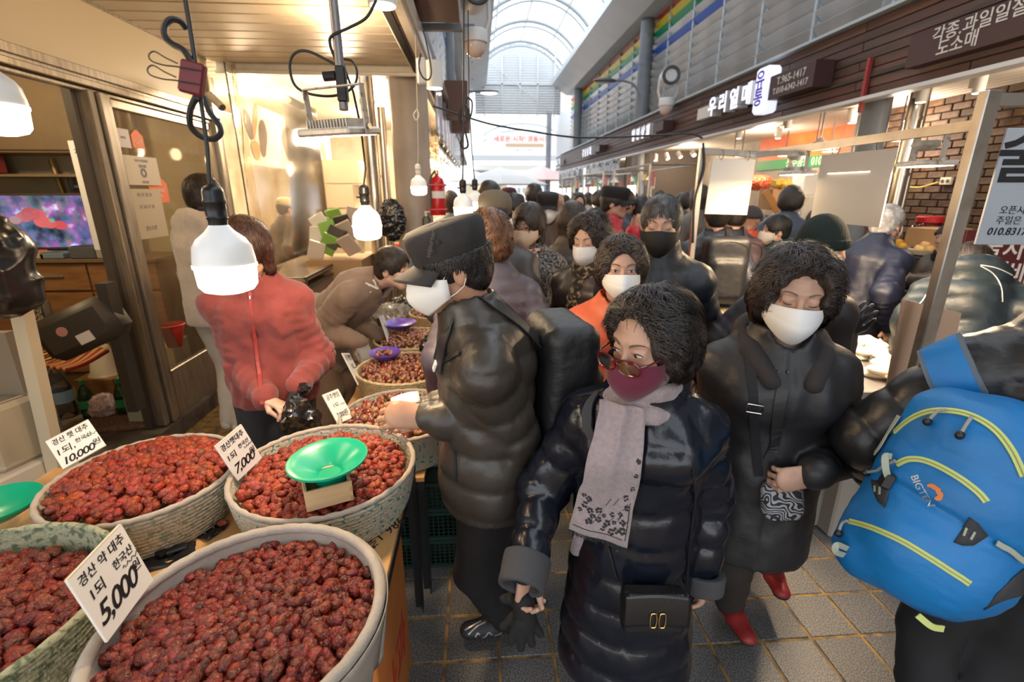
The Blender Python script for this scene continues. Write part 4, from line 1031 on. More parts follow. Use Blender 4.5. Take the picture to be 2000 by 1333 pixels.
P34 = simple('stooping person in dark teal puffer with white piping, seen from behind', 1905, 470, 2.55, -35, (.008,.016,.023), lod=1, hair='short', puff=.12, H=1.66, lean=30, hem=.44, coat=dict(th=.034, amp=.014, hood=True), head=dict(pitch=-40, dz=-.07))
rg = random.Random(21)
FC = [((.03,.03,.035),'charcoal'),((.35,.05,.05),'dull red'),((.10,.08,.06),'brown'),((.04,.06,.10),'navy'),((.30,.28,.25),'stone grey'),((.02,.05,.04),'dark green'),((.45,.35,.25),'beige')]
for i, (u, Y) in enumerate(((1068,8.5),(1015,9.5),(1130,7.2),(1105,9),(1150,10.5),(1168,8),(1185,12),(975,8.2),(935,9.5),(1260,8.2),(1290,7.4),(1330,8),(1340,6.4),(1240,10),(1050,13),(990,13),(1365,5.4),(1545,4.9))):
    c, nm = FC[i%7]; simple('distant shopper in %s coat, %s back in the lane crowd' % (nm, ['eight metres','nine metres','near the goods stall','mid-lane','by the third sign','at the lit board','far off','left of the lane','by the left shops','behind the balding man','near the dish lamps','right of the stalls','beside the steel post','deep on the right','almost at the parasols','left near the parasols','just behind the corner post','by the fruit crates'][i]), u, 393+rg.uniform(-4,5), Y, rg.choice((0,20,170,185,-40)), c, lod=3, sex='mf'[i%2], hair=('short','bob','perm')[i%3], mask=fold if i%2 else None)
P35 = simple('person in yellow cap and dark top behind the clear curtain', 560, 408, 6.6, -40, (.05,.045,.045), lod=2, hair='short', puff=0, tone='pale')
# ================================================================== THE STALL: tables, baskets, fruit
m_ply = M('plywood', (.62,.36,.15), .55, col2=(.46,.25,.09), noise=(2.5,6,.4,.7), stretch=(6,1,1))
m_angle = M('dark_angle_steel', (.035,.035,.035), .45, .5)
def table(name, label, x0, x1, y0, y1, z, legs=True):
    t = thing(name, label, 'table', ((x0+x1)/2, (y0+y1)/2, 0), group=None)
    MB().box(((x0+x1)/2,(y0+y1)/2,z-.011), (x1-x0,y1-y0,.022), bev=.002).obj('table_top', m_ply, t)
    mb = MB(); 
    for yy in (y0+.02, y1-.02): mb.box(((x0+x1)/2,yy,z-.042), (x1-x0,.03,.04))
    for xx in (x0+.02, x1-.015): mb.box((xx,(y0+y1)/2,z-.042), (.028,y1-y0,.04))
    mb.obj('apron', m_angle, t)
    for xx in (x0+.03, x1-.02):
        for yy in (y0+.03, y1-.03):
            mb = MB(); mb.box((xx,yy+.017,z/2-.02), (.036,.003,z-.04)); mb.box((xx+(.017 if xx>(x0+x1)/2 else -.017),yy,z/2-.02), (.003,.036,z-.04))
            k = 0
            while k*.05 < z-.1: mb.box((xx+(.0195 if xx>(x0+x1)/2 else -.0195),yy,.05+k*.05), (.001,.008,.022)); k += 1
            mb.obj('leg', m_angle, t)
    return t
T1 = table('stall_table', 'low plywood stall table holding the four jujube baskets', -1.62, -.265, .45, 1.72, .75)
T2 = table('stall_table', 'long plywood table under the chestnut baskets', -.74, -.24, 1.76, 4.45, .62)
text('986 1층', frame(at(752,1040,Z=.7505), (-.35,-.5,0), (0,0,1)), .05, m_blackcloth, T1, 'pen_marks', ext=.0003, shear=.2)
# coiled rope baskets
m_rope = M('rope_natural', (.56,.50,.38), .85, col2=(.30,.33,.24), noise=(55,2,.52,.62), bump=(120,.9,.006))
m_rope_g = M('rope_teal_fleck', (.58,.53,.41), .85, col2=(.08,.30,.25), noise=(70,1,.60,.66), bump=(120,.9,.006))
m_rope_o = M('rope_olive', (.36,.35,.22), .85, col2=(.12,.15,.08), noise=(60,2,.50,.62), bump=(120,.9,.006))
m_rope_b = M('rope_straw', (.62,.50,.30), .85, col2=(.50,.38,.20), noise=(60,2,.45,.62), bump=(120,.9,.006))
m_linen = M('linen_cloth', (.44,.38,.32), .9, col2=(.36,.31,.26), noise=(12,4,.4,.7), bump=(300,.6,.003))
def basket(label, c, R, h, mat, linen=False, sx=1, sy=1):
    x, y, zb = c; t = thing('basket', label, 'basket', c)
    prof = [(R*.5,.002)]; n = int(h/.0125)
    for k in range(n):
        z = .004+k*.0125; r = R*(.86+.14*math.sqrt((k+.5)/n))
        for a in (-70,0,70): prof.append((r-.006+.0066*math.cos(R_(a)), z+.00625+.00625*math.sin(R_(a))))
    mb = MB().lathe([(0,.002)]+prof, c, 72, sx=sx, sy=sy, cap=False); mb.obj('coiled_wall', mat, t, smooth=True, angle=0)
    pi = [(R-.014, h)]+[(R*(.86+.14*math.sqrt(max(0,u)))-.014, h*u) for u in (.9,.7,.5,.3,.1)]+[(0,.01)]
    MB().lathe(pi, c, 64, sx=sx, sy=sy, cap=False).obj('inner_wall', mat if not linen else m_linen, t, smooth=True)
    ring = [(x+(R-.006)*sx*math.cos(2*PI*i/120), y+(R-.006)*sy*math.sin(2*PI*i/120), zb+h+.002+.0012*math.sin(i*2.1)) for i in range(120)]
    MB().tube(ring, [.0088+.001*math.sin(i*1.7) for i in range(120)] if not linen else .0125, 10, closed=True).obj('rim', m_linen if linen or mat is m_rope_g or mat is m_rope else mat, t, smooth=True)
    if linen:
        def fn(u, v):
            a = 2*PI*u; w = .006*math.sin(a*9+1.3*math.sin(a*4))*v+.004*math.sin(a*23)*v; r = R+.010+w-.03*v; return (x+r*sx*math.cos(a), y+r*sy*math.sin(a), zb+h-.0-v*h*.96)
        MB().grid(fn, 120, 8).obj('linen_cover', m_linen, t, smooth=True, solid=.002)
    return t
BK = {}
def bk(key, label, x, y, z, R, h, mat, **k): BK[key] = (x, y, z, R, h); return basket(label, (x,y,z), R, h, mat, **k)
bk('B1', 'largest jujube basket with linen-covered rim, nearest the camera', -.487, .815, .75, .270, .17, m_rope, linen=True)
bk('B2', 'rope basket with teal flecks holding jujubes under the green bowl', -.505, 1.41, .75, .284, .15, m_rope_g)
bk('B3', 'pale rope jujube basket behind the 5,000 sign with the 10,000 sign', -1.055, 1.40, .75, .262, .148, m_rope)
bk('B4', 'olive rope jujube basket cut off at the lower left', -1.11, .85, .75, .29, .17, m_rope_o)
bk('C1', 'rope basket of large chestnuts beside the padded sleeve', -.36, 2.02, .62, .27, .17, m_rope_g)
bk('C2', 'rope basket of chestnuts by the grey gloves', -.43, 2.62, .62, .27, .17, m_rope_b)
bk('C3', 'chestnut basket with small wooden measuring box on it', -.46, 3.20, .62, .26, .17, m_rope_b)
bk('C4', 'farthest chestnut basket below the 4,000 sign', -.34, 3.95, .62, .24, .17, m_rope_b)
bk('C5', 'shallow basket of chestnuts under clear plastic near the pillar', -.62, 4.28, .62, .14, .16, m_rope_b)

m_juj = M('jujube_skin', (.23,.027,.014), .34, col2=(.065,.008,.005), noise=(110,4,.40,.68), bump=(190,1.0,.006), rnd=(.010,.05,.42), spec=.45, coat=.10)
m_juj2 = M('jujube_skin_fresh', (.34,.050,.022), .34, col2=(.13,.016,.008), noise=(110,4,.42,.70), bump=(190,1.0,.005), rnd=(.010,.05,.34), spec=.45, coat=.10)
def chestmat():
    m = M('chestnut_shell', (.20,.048,.022), .16, spec=.7, rnd=(.018,.15,.42), coat=.3)
    nt = m.node_tree; N = nt.nodes; L = nt.links; p = N['Principled BSDF']; src = p.inputs['Base Color'].links[0].from_socket
    tc = N.new('ShaderNodeVertexColor'); tc.layer_name = 'scar'; mx = N.new('ShaderNodeMix'); mx.data_type = 'RGBA'
    mx.inputs['B'].default_value = (.42,.20,.085,1); L.new(tc.outputs['Color'], mx.inputs['Factor']); L.new(src, mx.inputs['A']); L.new(mx.outputs['Result'], p.inputs['Base Color'])
    r = N.new('ShaderNodeMapRange'); r.inputs['To Min'].default_value = .16; r.inputs['To Max'].default_value = .6; L.new(tc.outputs['Color'], r.inputs['Value']); L.new(r.outputs[0], p.inputs['Roughness'])
    return m
m_nut = chestmat()
def lump(kind, seed, n=12, m=7):
    rg = np.random.RandomState(seed); th = np.linspace(0, PI, m+1)[:,None]; ph = np.linspace(0, 2*PI, n, endpoint=False)[None]
    D = np.stack([np.sin(th)*np.cos(ph), np.sin(th)*np.sin(ph), np.cos(th)*np.ones_like(ph)], -1).reshape(-1,3)
    if kind == 'j':
        r = np.array([.0125,.0125,.0185])*rg.uniform(.9,1.1,3); V = D*r
        az = np.arctan2(D[:,1], D[:,0]); V *= (1+.055*np.sin(az*5+seed)+.05*np.sin(az*9+D[:,2]*4+seed*2)*(1-D[:,2]**2)+.07*fbm(D*3.2+seed,3,seed))[:,None]
        V[:,2] *= 1-.25*np.exp(-((D[:,0]**2+D[:,1]**2)/.06)); V[:,0] += .002*np.sin(D[:,2]*2+seed)
    else:
        V = D*np.array([.0175,.0150,.0155])*rg.uniform(.92,1.08,3); V[:,1] *= np.where(D[:,1] > 0, 1, .55); V[:,2] += .0035*np.clip(D[:,2],0,1)**6
        V *= (1+.04*fbm(D*1.8+seed,2,seed))[:,None]
    F = []
    for i in range(m):
        for j in range(n): F.append((i*n+j, (i+1)*n+j, (i+1)*n+(j+1)%n, i*n+(j+1)%n))
    scar = (D[:,2] < -.45).astype(float) if kind == 'n' else None
    return V, np.array(F), scar
JL = [lump('j', s) for s in range(6)]; NL = [lump('n', s, 11, 7) for s in range(4)]
def setscar(me, sc):
    a = me.color_attributes.new('scar', 'FLOAT_COLOR', 'POINT'); c = np.ones((len(sc),4), np.float32); c[:,:3] = sc[:,None]; a.data.foreach_set('color', c.ravel())
def heap(key, N, dome, fill, seed, peak=(0,0), rad=.93):
    x, y, z, R, h = BK[key]; rg = random.Random(seed); out = []
    Ri = (R-.02)*rad
    for i in range(N):
        r = Ri*math.sqrt((i+.5)/N); a = i*2.39996+rg.uniform(-.12,.12); px, py = x+r*math.cos(a)+rg.uniform(-.004,.004), y+r*math.sin(a)+rg.uniform(-.004,.004)
        q = math.hypot(px-x-peak[0], py-y-peak[1])/R
        pz = z+h+fill+dome*max(0, 1-q*q)+rg.uniform(-.007,.006); out.append((px, py, pz))
    return out
def randrot(rg, flat=1.0):
    # long axis mostly lying down
    d = Vector((rg.gauss(0,1), rg.gauss(0,1), rg.gauss(0,.45/flat))).normalized(); q = d.to_track_quat('Z', 'Y'); return q.to_matrix()@Matrix.Rotation(rg.uniform(0,6.28), 3, 'Z')
def scatter(name, lumps, mat, pts, seed, scale, label, cat, group=None, single=False):
    rg = random.Random(seed)
    if single:
        protos = []
        for k, p in enumerate(pts):
            i = rg.randrange(len(lumps)); Rm = randrot(rg); s = scale*rg.uniform(.82,1.12)
            if i not in [q[0] for q in protos]:
                o = mesh_np(name, lumps[i][0], lumps[i][1], mat, world=False)
                if lumps[i][2] is not None: setscar(o.data, lumps[i][2])
                protos.append((i, o))
            else:
                src = [q[1] for q in protos if q[0] == i][0]; o = copy_of(src)
            o.matrix_world = Matrix.Translation(p)@Rm.to_4x4()@Matrix.Scale(s, 4); tag(o, label, cat, group)
        return
    Vs, Fs, Ss, n = [], [], [], 0
    for p in pts:
        V, F, sc = lumps[rg.randrange(len(lumps))]; Rm = np.array(randrot(rg)); s = scale*rg.uniform(.82,1.12)
        Vs.append((V*s)@Rm.T+np.array(p)); Fs.append(F+n); n += len(V)
        if sc is not None: Ss.append(sc)
    o = mesh_np(name, np.vstack(Vs), np.vstack(Fs), mat); tag(o, label, cat, group, 'stuff')
    if Ss: setscar(o.data, np.concatenate(Ss))
h1 = heap('B1', 700, .040, -.034, 1, (.02,-.08), .99); under = [(p[0],p[1],p[2]-.016) for p in heap('B1', 300, .040, -.034, 2, (.02,-.08))]
inview = [p for p in h1 if p[1] > .60]
inview.sort(key=lambda p: p[1]); ind = inview[:300]; rest = [p for p in h1 if p not in ind]
scatter('dried_jujube', JL, m_juj, ind, 5, .98, 'wrinkled dark red dried jujube in the large linen-rimmed basket', 'jujube', 'dried jujubes in the large linen-rimmed basket', True)
scatter('jujube_heap', JL, m_juj, rest+under, 6, .98, 'rest of the dark red jujubes heaped in the linen-rimmed basket', 'jujubes')
scatter('jujube_heap', JL, m_juj2, heap('B2', 520, .040, -.030, 3)+[(p[0],p[1],p[2]-.016) for p in heap('B2', 200, .04, -.03, 4)], 7, 1.0, 'heap of bright red jujubes around the green bowl', 'jujubes')
scatter('jujube_heap', JL, m_juj2, heap('B3', 470, .060, -.012, 8)+[(p[0],p[1],p[2]-.016) for p in heap('B3', 180, .06, -.012, 9)], 10, 1.08, 'heap of large jujubes in the pale basket with the 10,000 sign', 'jujubes')
scatter('jujube_heap', JL, m_juj, heap('B4', 400, .045, -.060, 11)+[(p[0],p[1],p[2]-.016) for p in heap('B4', 150, .045, -.06, 12)], 13, 1.12, 'heap of jujubes in the olive basket at lower left', 'jujubes')
c1 = heap('C1', 170, .035, -.015, 14); c2 = heap('C2', 200, .035, -.012, 15)
scatter('chestnut', NL, m_nut, c1, 16, 1.15, 'glossy brown chestnut in the basket beside the padded sleeve', 'chestnut', 'chestnuts beside the padded sleeve', True)
scatter('chestnut', NL, m_nut, [p for p in c2 if p[1] < 2.62+.2][:130], 17, 1.0, 'glossy brown chestnut in the basket by the grey gloves', 'chestnut', 'chestnuts by the grey gloves', True)
scatter('chestnut_heap', NL, m_nut, [p for p in c2 if not p[1] < 2.62+.2]+c2[130:]+[(p[0],p[1],p[2]-.014) for p in c2+c1], 18, 1.0, 'rest of the chestnuts in the two nearer chestnut baskets', 'chestnuts')
scatter('chestnut_heap', NL, m_nut, heap('C3', 240, .035, -.012, 19), 20, .85, 'heap of small chestnuts around the wooden measuring box', 'chestnuts')
scatter('chestnut_heap', NL, m_nut, heap('C4', 180, .035, -.012, 21)+heap('C5', 110, .02, -.03, 22), 23, .85, 'heaps of small chestnuts in the farthest baskets', 'chestnuts')
o = mesh_np('dried_jujube', JL[2][0], JL[2][1], m_juj2); p = at(435,1022,Z=.763); o.matrix_world = Matrix.Translation(p)@Matrix.Rotation(1.5,4,'Y'); tag(o, 'single jujube lying loose on the plywood between the baskets', 'jujube')

# price boards -------------------------------------------------------------------------------
m_board = M('foam_board', (.84,.80,.74), .6, bump=(40,.1,.001)); m_edge = M('board_edge', (.70,.62,.48), .8); m_ink = M('black_marker', (.012,.012,.014), .5)
fw_ = {1:.2, 2:.3, 3:.38, 4:.8, 5:.82, 6:.72, 7:.8}
def price(label, bl, br, tl, lines, yl, yr, yt, thick=.005):
    a, b = at(*bl, Y=yl), at(*br, Y=yr); c = min((at(*tl, Y=yl-.08+.005*k) for k in range(36)), key=lambda c: abs((c-a).normalized().dot((b-a).normalized()))); x = (b-a); w = x.length; x.normalize(); y = c-a; y = (y-x*y.dot(x)); hh = y.length; y.normalize(); n = x.cross(y)
    T = Matrix(((*x,0),(*y,0),(*n,0),(0,0,0,1))).transposed(); T.translation = a+x*w/2+y*hh/2
    t = thing('price_board', label, 'sign', a); MB().mat(0).box((0,0,-thick/2), (w,hh,thick), T).obj('board', m_board, t)
    MB().box((0,hh/2-.001,-thick/2), (w*.98,.003,thick*1.02), T).obj('board_edge', m_edge, t)
    for (s, fx, fy, sz, kw) in lines:
        vs, fs = text_mesh(s, sz*hh, ext=.0004, **kw); tw = max(v[0] for v in vs)-min(v[0] for v in vs); k = min(1.15, w*fw_.get(len(s.replace(' ','')), .5)/tw)
        MB().raw([(v[0]*k,v[1]*min(1.1,max(k,.8)),v[2]) for v in vs], fs, T@Matrix.Translation((fx*w, fy*hh, .0006))).obj('lettering', m_ink, t)
    mb = MB()
    for (fx, fy, ln) in ((.18,.02,.34),):
        pts = [T@Vector(((fx+ln*i/12)*w, fy*hh+.004*math.sin(i*1.9), .001)) for i in range(13)]; mb.tube(pts, .0007, 5)
    mb.obj('wavy_underline', m_ink, t); return t
k1 = dict(shear=.1, bold=.004)
price('white card reading 5,000 won stuck in the linen-rimmed basket', (210,1255), (300,1133), (130,1135), [('경산 약 대추',0,.34,.20,k1),('1되',-.26,.10,.17,k1),('한국산',.26,.13,.13,k1),('5,000',-.08,-.20,.34,dict(shear=.35,bold=.012,space=.85)),('원',.38,-.12,.15,k1)], .745, .895, .75)
price('white card reading 10,000 won in the far jujube basket', (123,917), (207,870), (113,850), [('경산 햇 대추',0,.32,.26,k1),('1되,',-.25,-.02,.24,k1),('한국산',.2,.05,.18,k1),('10,000',-.08,-.34,.36,dict(shear=.25,bold=.012,space=.85)),('원',.38,-.26,.18,k1)], 1.50, 1.58, 1.51)
price('white card reading 7,000 won beside the teal-flecked basket', (465,940), (512,895), (420,873), [('경산햇대추',0,.34,.21,k1),('1되',-.26,.06,.20,k1),('한국산',.24,.12,.14,k1),('7,000',-.05,-.26,.32,dict(shear=.35,bold=.01,space=.85)),('원',.36,-.16,.15,k1)], 1.36, 1.45, 1.36)
price('white card reading 7,000 won leaning by the large chestnuts', (660,829), (690,815), (629,772), [('공주햇밤',0,.34,.24,k1),('1되',-.1,.05,.20,k1),('7,000원',0,-.28,.28,dict(shear=.3,bold=.008,space=.85))], 1.95, 2.02, 2.02)
price('white card leaning by the grey gloves', (700,752), (712,748), (668,690), [('공주햇밤',0,.34,.2,k1),('1되',0,.05,.2,k1),('6,000원',0,-.28,.22,dict(shear=.3,space=.85))], 2.45, 2.62, 2.55)
price('white card seen edge-on between purple dish and chestnuts', (758,668), (765,662), (741,618), [('1되',0,.05,.2,k1)], 3.1, 3.3, 3.15)
price('white card reading 4,000 won in the farthest chestnut basket', (822,612), (846,608), (812,568), [('공주햇밤',0,.34,.22,k1),('1되',-.1,.05,.22,k1),('4,000원',0,-.28,.26,dict(shear=.3,bold=.006,space=.85))], 3.95, 3.97, 4.0)

# green bowl on its wooden measure -----------------------------------------------------------
m_wood = M('pale_pine', (.66,.44,.24), .5, col2=(.52,.31,.15), noise=(3,5,.4,.7), stretch=(1,8,8))
m_green = M('green_plastic', (.0,.36,.20), .28, spec=.6)
bx = at(636, 972, Z=.915)
def measure(label, c, w, d, h, rz):
    t = thing('measuring_box', label, 'box', c, rz); s = .008
    for (q, dm) in (((0,-d/2+s/2,h/2),(w,s,h)), ((0,d/2-s/2,h/2),(w,s,h)), ((-w/2+s/2,0,h/2),(s,d-2*s,h)), ((w/2-s/2,0,h/2),(s,d-2*s,h))): MB().box(q, dm, bev=.001).obj('side', m_wood, t, world=False)
    MB().box((0,0,.004), (w-2*s,d-2*s,.008)).obj('bottom', m_wood, t, world=False)
    mb = MB()
    for k in range(0,4,2): mb.box((w/2-s/2,-d/2+s/2,h*(k+.5)/4), (s*1.02,s*1.02,h/4))
    mb.obj('finger_joint', M('end_grain', (.45,.27,.13), .6), t, world=False); return t
t = measure('pale wooden measuring box under the green bowl', (bx.x, bx.y+.02, .908), .125, .115, .062, R_(24))
text('대추', Matrix.Translation((bx.x,bx.y+.02,.908))@Matrix.Rotation(R_(24),4,'Z')@frame((.0635,0,.032), (0,1,0), (1,0,0)), .035, M('burnt_stamp', (.18,.06,.03), .6), t, 'stamp', ext=.0003)
gp = at(643, 908, Z=.992)
t = thing('funnel_bowl', 'shallow green plastic bowl resting on the wooden box', 'bowl', (gp.x, gp.y, .955)); t.rotation_euler = (R_(2), R_(-2), 0)
MB().lathe([(.0,.012),(.030,.012),(.034,.016),(.040,.022),(.088,.050),(.1085,.062),(.112,.062),(.112,.056),(.108,.054),(.088,.044),(.045,.015),(.034,.002),(.030,0),(0,.0)], n=64).obj('bowl', m_green, t, smooth=True, world=False)
MB().lathe([(.045,-.012),(.048,.012),(.043,.016)], n=40, cap=False).obj('neck_ring', m_green, t, smooth=True, world=False)
measure('small wooden measuring box on the third chestnut basket', (-.30, 3.10, .80), .115, .10, .06, R_(-20))
m_purp = M('purple_plastic', (.16,.08,.50), .3)
for lab, q, r, zz in (('purple plastic dish standing on black plastic behind the bent vendor\'s hands', at(781,632,Z=.86), .115, .83), ('purple dish of chestnuts held in the grey gloves', at(752,690,Z=.86), .09, .83)):
    o = MB().lathe([(0,0),(.6*r,0),(.95*r,.028),(r,.034),(r,.040),(.93*r,.036),(.6*r,.008),(0,.008)], (q.x,q.y,zz), 40).obj('dish', m_purp, smooth=True); tag(o, lab, 'dish')
dq = at(752,690,Z=.86); scatter('chestnut_heap', NL, m_nut, [(dq.x+random.uniform(-.05,.05), dq.y+random.uniform(-.05,.05), .855+random.uniform(0,.015)) for _ in range(22)], 3, .9, 'few chestnuts in the purple dish held by the vendor', 'chestnuts')

# crumpled plastic bags ------------------------------------------------------------------------
m_bag = M('black_bin_bag', (.010,.010,.011), .22, spec=.8)
def bagmesh(name, label, c, r, mat=m_bag, seed=1, fr=22, amp=.02, cat='bag', knot=None, vox=.0095):
    P = [E(c, r, k=.02)]
    if knot is not None: P += [C(V3(*c)+V3(0,0,r[2]*.7), knot, .03, .014, k=.03), C(knot, V3(*knot)+V3(.02,.01,.03), .012, .02, k=.01)]
    V, F = iso(P, vox); N = vnormals(V, F); q = 1-np.abs(vn(V*fr, seed)); q2 = 1-np.abs(vn(V*fr*2.3+3, seed+1))
    V = V+N*(q**3*amp+q2**3*amp*.4-amp*.4)[:,None]
    o = mesh_np(name, V, F, mat, world=False); o.data.polygons.foreach_set('use_smooth', [True]*len(o.data.polygons)); o.data.set_sharp_from_angle(angle=R_(28))
    tag(o, label, cat); return o
q = at(587, 822, Y=1.92); bagmesh('plastic_bag', 'black plastic bag held by the vendor in red fleece', q, (.075,.06,.085), knot=at(582,775,Y=1.95))
q = at(765, 430, Y=5.0); bagmesh('plastic_bag', 'crumpled black plastic bag hanging against the beige pillar', q, (.13,.1,.20), seed=4)
q = at(795, 600, Z=.80); bagmesh('plastic_bag', 'black plastic heap behind the purple dish', (q.x,q.y+.1,.80), (.16,.12,.07), seed=6, fr=30)
q = at(842, 680, Y=2.9); bagmesh('plastic_bag', 'small black bag behind the padded jacket and chestnuts', q, (.06,.06,.08), seed=7)
q = at(775, 608, Z=.80); bagmesh('clear_bag', 'clear plastic bag over the far left basket', (q.x-.05,q.y,.80), (.16,.12,.06), glassy('clear_film', (.95,.93,.9), .3, .1, .25, (.9,.88,.8)), seed=9)

# under and around the tables --------------------------------------------------------------------
m_crate = M('dark_green_crate', (.012,.045,.035), .5)
def crate(label, c, w, d, h, mat=m_crate):
    t = thing('plastic_crate', label, 'crate', c); x, y, z = c
    mb = MB()
    for zz in (z+.008, z+h-.01): 
        for yy in (y-d/2, y+d/2): mb.box((x,yy,zz), (w,.012,.018))
        for xx in (x-w/2, x+w/2): mb.box((xx,y,zz), (.012,d,.018))
    for xx in (x-w/2,x+w/2):
        for yy in (y-d/2,y+d/2): mb.box((xx,yy,z+h/2), (.016,.016,h))
    mb.obj('rim_frame', mat, t); n = int(w/.022)
    mb = MB()
    for i in range(1,n): mb.box((x-w/2+i*w/n, y-d/2, z+h/2), (.005,.005,h))
    for i in range(1,int(h/.02)): mb.box((x, y-d/2, z+i*.02), (w,.005,.004))
    for i in range(1,int(d/.03)): mb.box((x+w/2, y-d/2+i*.03, z+h/2), (.005,.006,h))
    for i in range(1,int(h/.03)): mb.box((x+w/2, y, z+i*.03), (.005,d,.004))
    mb.obj('lattice', mat, t, kind='stuff'); MB().box((x,y,z+.004), (w-.01,d-.01,.006)).obj('bottom', mat, t); return t
for k in range(3): crate(('bottom', 'middle', 'top')[k]+' dark green lattice crate of the stack under the chestnut table', (-.37, 2.12, .003+k*.158), .50, .36, .155)
m_obox = M('orange_carton', (.62,.20,.04), .6, col2=(.5,.15,.03), noise=(3,4,.4,.7)); 
t = thing('cardboard_box', 'orange cardboard box with red print under the table edge', 'box', (-.46,1.22,0)); MB().box((-.46,1.22,.30), (.34,.46,.60), bev=.004).obj('carton', m_obox, t)
text('사과', frame((-.289,1.20,.25), (0,1,0), (1,0,0)), .20, M('red_print', (.5,.04,.02), .6), t, 'print', ext=.0005, bold=.02); MB().box((-.46,1.22,.601), (.06,.46,.002)).obj('packing_tape', M('clear_tape', (.7,.5,.3), .15), t)
# black clips and tape on the plywood
m_tape = M('black_tape', (.015,.015,.016), .25)
for lab, u, v, rz, w in (('strip of glossy black tape on the plywood near the loose jujube', 405, 1037, -25, .10), ('wider black tape patch on the plywood behind the 5,000 card', 330, 1092, 25, .13)):
    q = at(u, v, Z=.752); o = MB().grid(lambda a, b: ((a-.5)*w, (b-.5)*.07, .004*math.sin(a*9)+.003*math.sin(b*14)+.006*a), 12, 8, Matrix.Translation(q)@Matrix.Rotation(R_(rz),4,'Z')).obj('tape_strip', m_tape, smooth=True, solid=.001); tag(o, lab, 'tape')
q = at(345, 1075, Z=.76); t = thing('spring_clip', 'black spring clip lying between the baskets', 'clip', q)
mb = MB().box((q.x,q.y,q.z+.004), (.055,.028,.012), rz=.5, bev=.004); mb.obj('jaw', m_tape, t); MB().cyl((q.x-.03,q.y-.02,q.z+.004),(q.x-.03,q.y-.02,q.z+.014),.014, n=16).obj('eyelet', m_tape, t, smooth=True)
# weighing scale in its plastic on a white block
m_scale = M('scale_casing', (.62,.55,.44), .35, col2=(.5,.43,.33), noise=(4,5,.4,.7))
t = thing('weighing_scale', 'boxy scale wrapped in clear plastic on a white block', 'scale', (-2.10,2.03,.64)); T = Matrix.Translation((-2.10,2.03,.64))@Matrix.Rotation(R_(-14),4,'Z')
MB().box((0,0,.14), (.36,.26,.28), T, bev=.02).obj('casing', m_scale, t)
MB().box((0,0,.283), (.32,.22,.012), T, bev=.004).obj('platter', M('scale_platter', (.55,.52,.47), .25, .8), t)
MB().box((.03,-.05,.292), (.16,.05,.004), T, bev=.002).obj('display', M('scale_display', (.12,.13,.12), .15), t)
text('CAS', T@frame((.0,-.131,.17), (1,0,0), (0,-1,0)), .075, M('scale_blue', (.04,.10,.42), .5), t, ext=.0005)
def fn(u, v):
    a = 2*PI*u; r = .21+.03*math.sin(a*7)*.3; return (r*1.0*math.copysign(abs(math.cos(a))**.5, math.cos(a)), .155*math.copysign(abs(math.sin(a))**.5, math.sin(a)), .31-v*.27+.006*math.sin(a*13))
o = MB().grid(fn, 48, 6, T).obj('plastic_wrap', glassy('clear_wrap', (.95,.92,.86), .3, .12, .12, (.8,.75,.65)), t, smooth=True)
o = MB().box((-2.10,2.01,.319), (.40,.32,.638), rz=R_(-14), bev=.01).obj('foam_block', M('white_foam', (.66,.58,.47), .7)); tag(o, 'white foam block carrying the scale', 'block')
o = MB().lathe([(0,0),(.05,.0),(.10,.03),(.112,.045),(.112,.05),(.10,.04),(.05,.01),(0,.01)], tuple(at(-2,1010,Z=.80)), 40).obj('bowl', m_green, smooth=True); tag(o, 'green plastic bowl cut off at the left edge', 'bowl')
# ================================================================== WORN AND CARRIED THINGS
def child(I, name):
    for o in I['root'].children:
        if o.name.split('.')[0] == name: return o
def bvh_of(o, Mw=None):
    Mw = Mw if Mw is not None else Matrix.Identity(4)
    vs = [Mw@v.co for v in o.data.vertices]; return BVHTree.FromPolygons(vs, [tuple(p.vertices) for p in o.data.polygons])
def hit(bv, u, v):
    o = Vector((0,0,CAMH)); d = ray(u, v).normalized(); l, n, i, dd = bv.ray_cast(o, d)
    return (l, n) if l is not None else None
def smooth_path(P, n):
    """Catmull-Rom through points"""
    P = [Vector(p) for p in P]; Q = [P[0]*2-P[1]]+P+[P[-1]*2-P[-2]]; out = []
    for i in range(1, len(Q)-2):
        for k in range(n):
            t = k/n; a, b, c, d = Q[i-1:i+3]
            out.append(.5*((2*b)+(c-a)*t+(2*a-5*b+4*c-d)*t*t+(3*b-a-3*c+d)*t**3))
    out.append(P[-1]); return out
def hits(bv, pts, n=6, off=.0):
    P2 = smooth_path([(u,v,0) for u,v in pts], n); out = []; nr = []
    for p in P2:
        h = hit(bv, p.x, p.y)
        if h: out.append(h[0]+h[1]*off); nr.append(h[1])
    for _ in range(2):
        if len(out) > 3: out = [out[0]]+[(out[i-1]+out[i]*2+out[i+1])/4 for i in range(1,len(out)-1)]+[out[-1]]; nr = [nr[0]]+[(nr[i-1]+nr[i]*2+nr[i+1]).normalized() for i in range(1,len(nr)-1)]+[nr[-1]]
    return out, nr
def ribbon(P, N, w, th=.002, mb=None):
    mb = mb or MB(); k = len(P); ws = w if isinstance(w, (list,tuple)) else [w]*k; vs = []
    for i in range(k):
        t = (P[min(i+1,k-1)]-P[max(i-1,0)]).normalized(); s = t.cross(N[i]).normalized(); n = s.cross(t).normalized()
        for a, b in ((-1,0),(-1,1),(1,1),(1,0)): vs.append(P[i]+s*a*ws[i]/2+n*b*th)
    fs = []
    for i in range(k-1):
        for j in range(4): fs.append((i*4+j, i*4+(j+1)%4, (i+1)*4+(j+1)%4, (i+1)*4+j))
    fs += [(0,1,2,3), tuple((k-1)*4+j for j in (3,2,1,0))]
    return mb.raw(vs, fs)
def L2W(I, p): return I['M']@Vector(p)
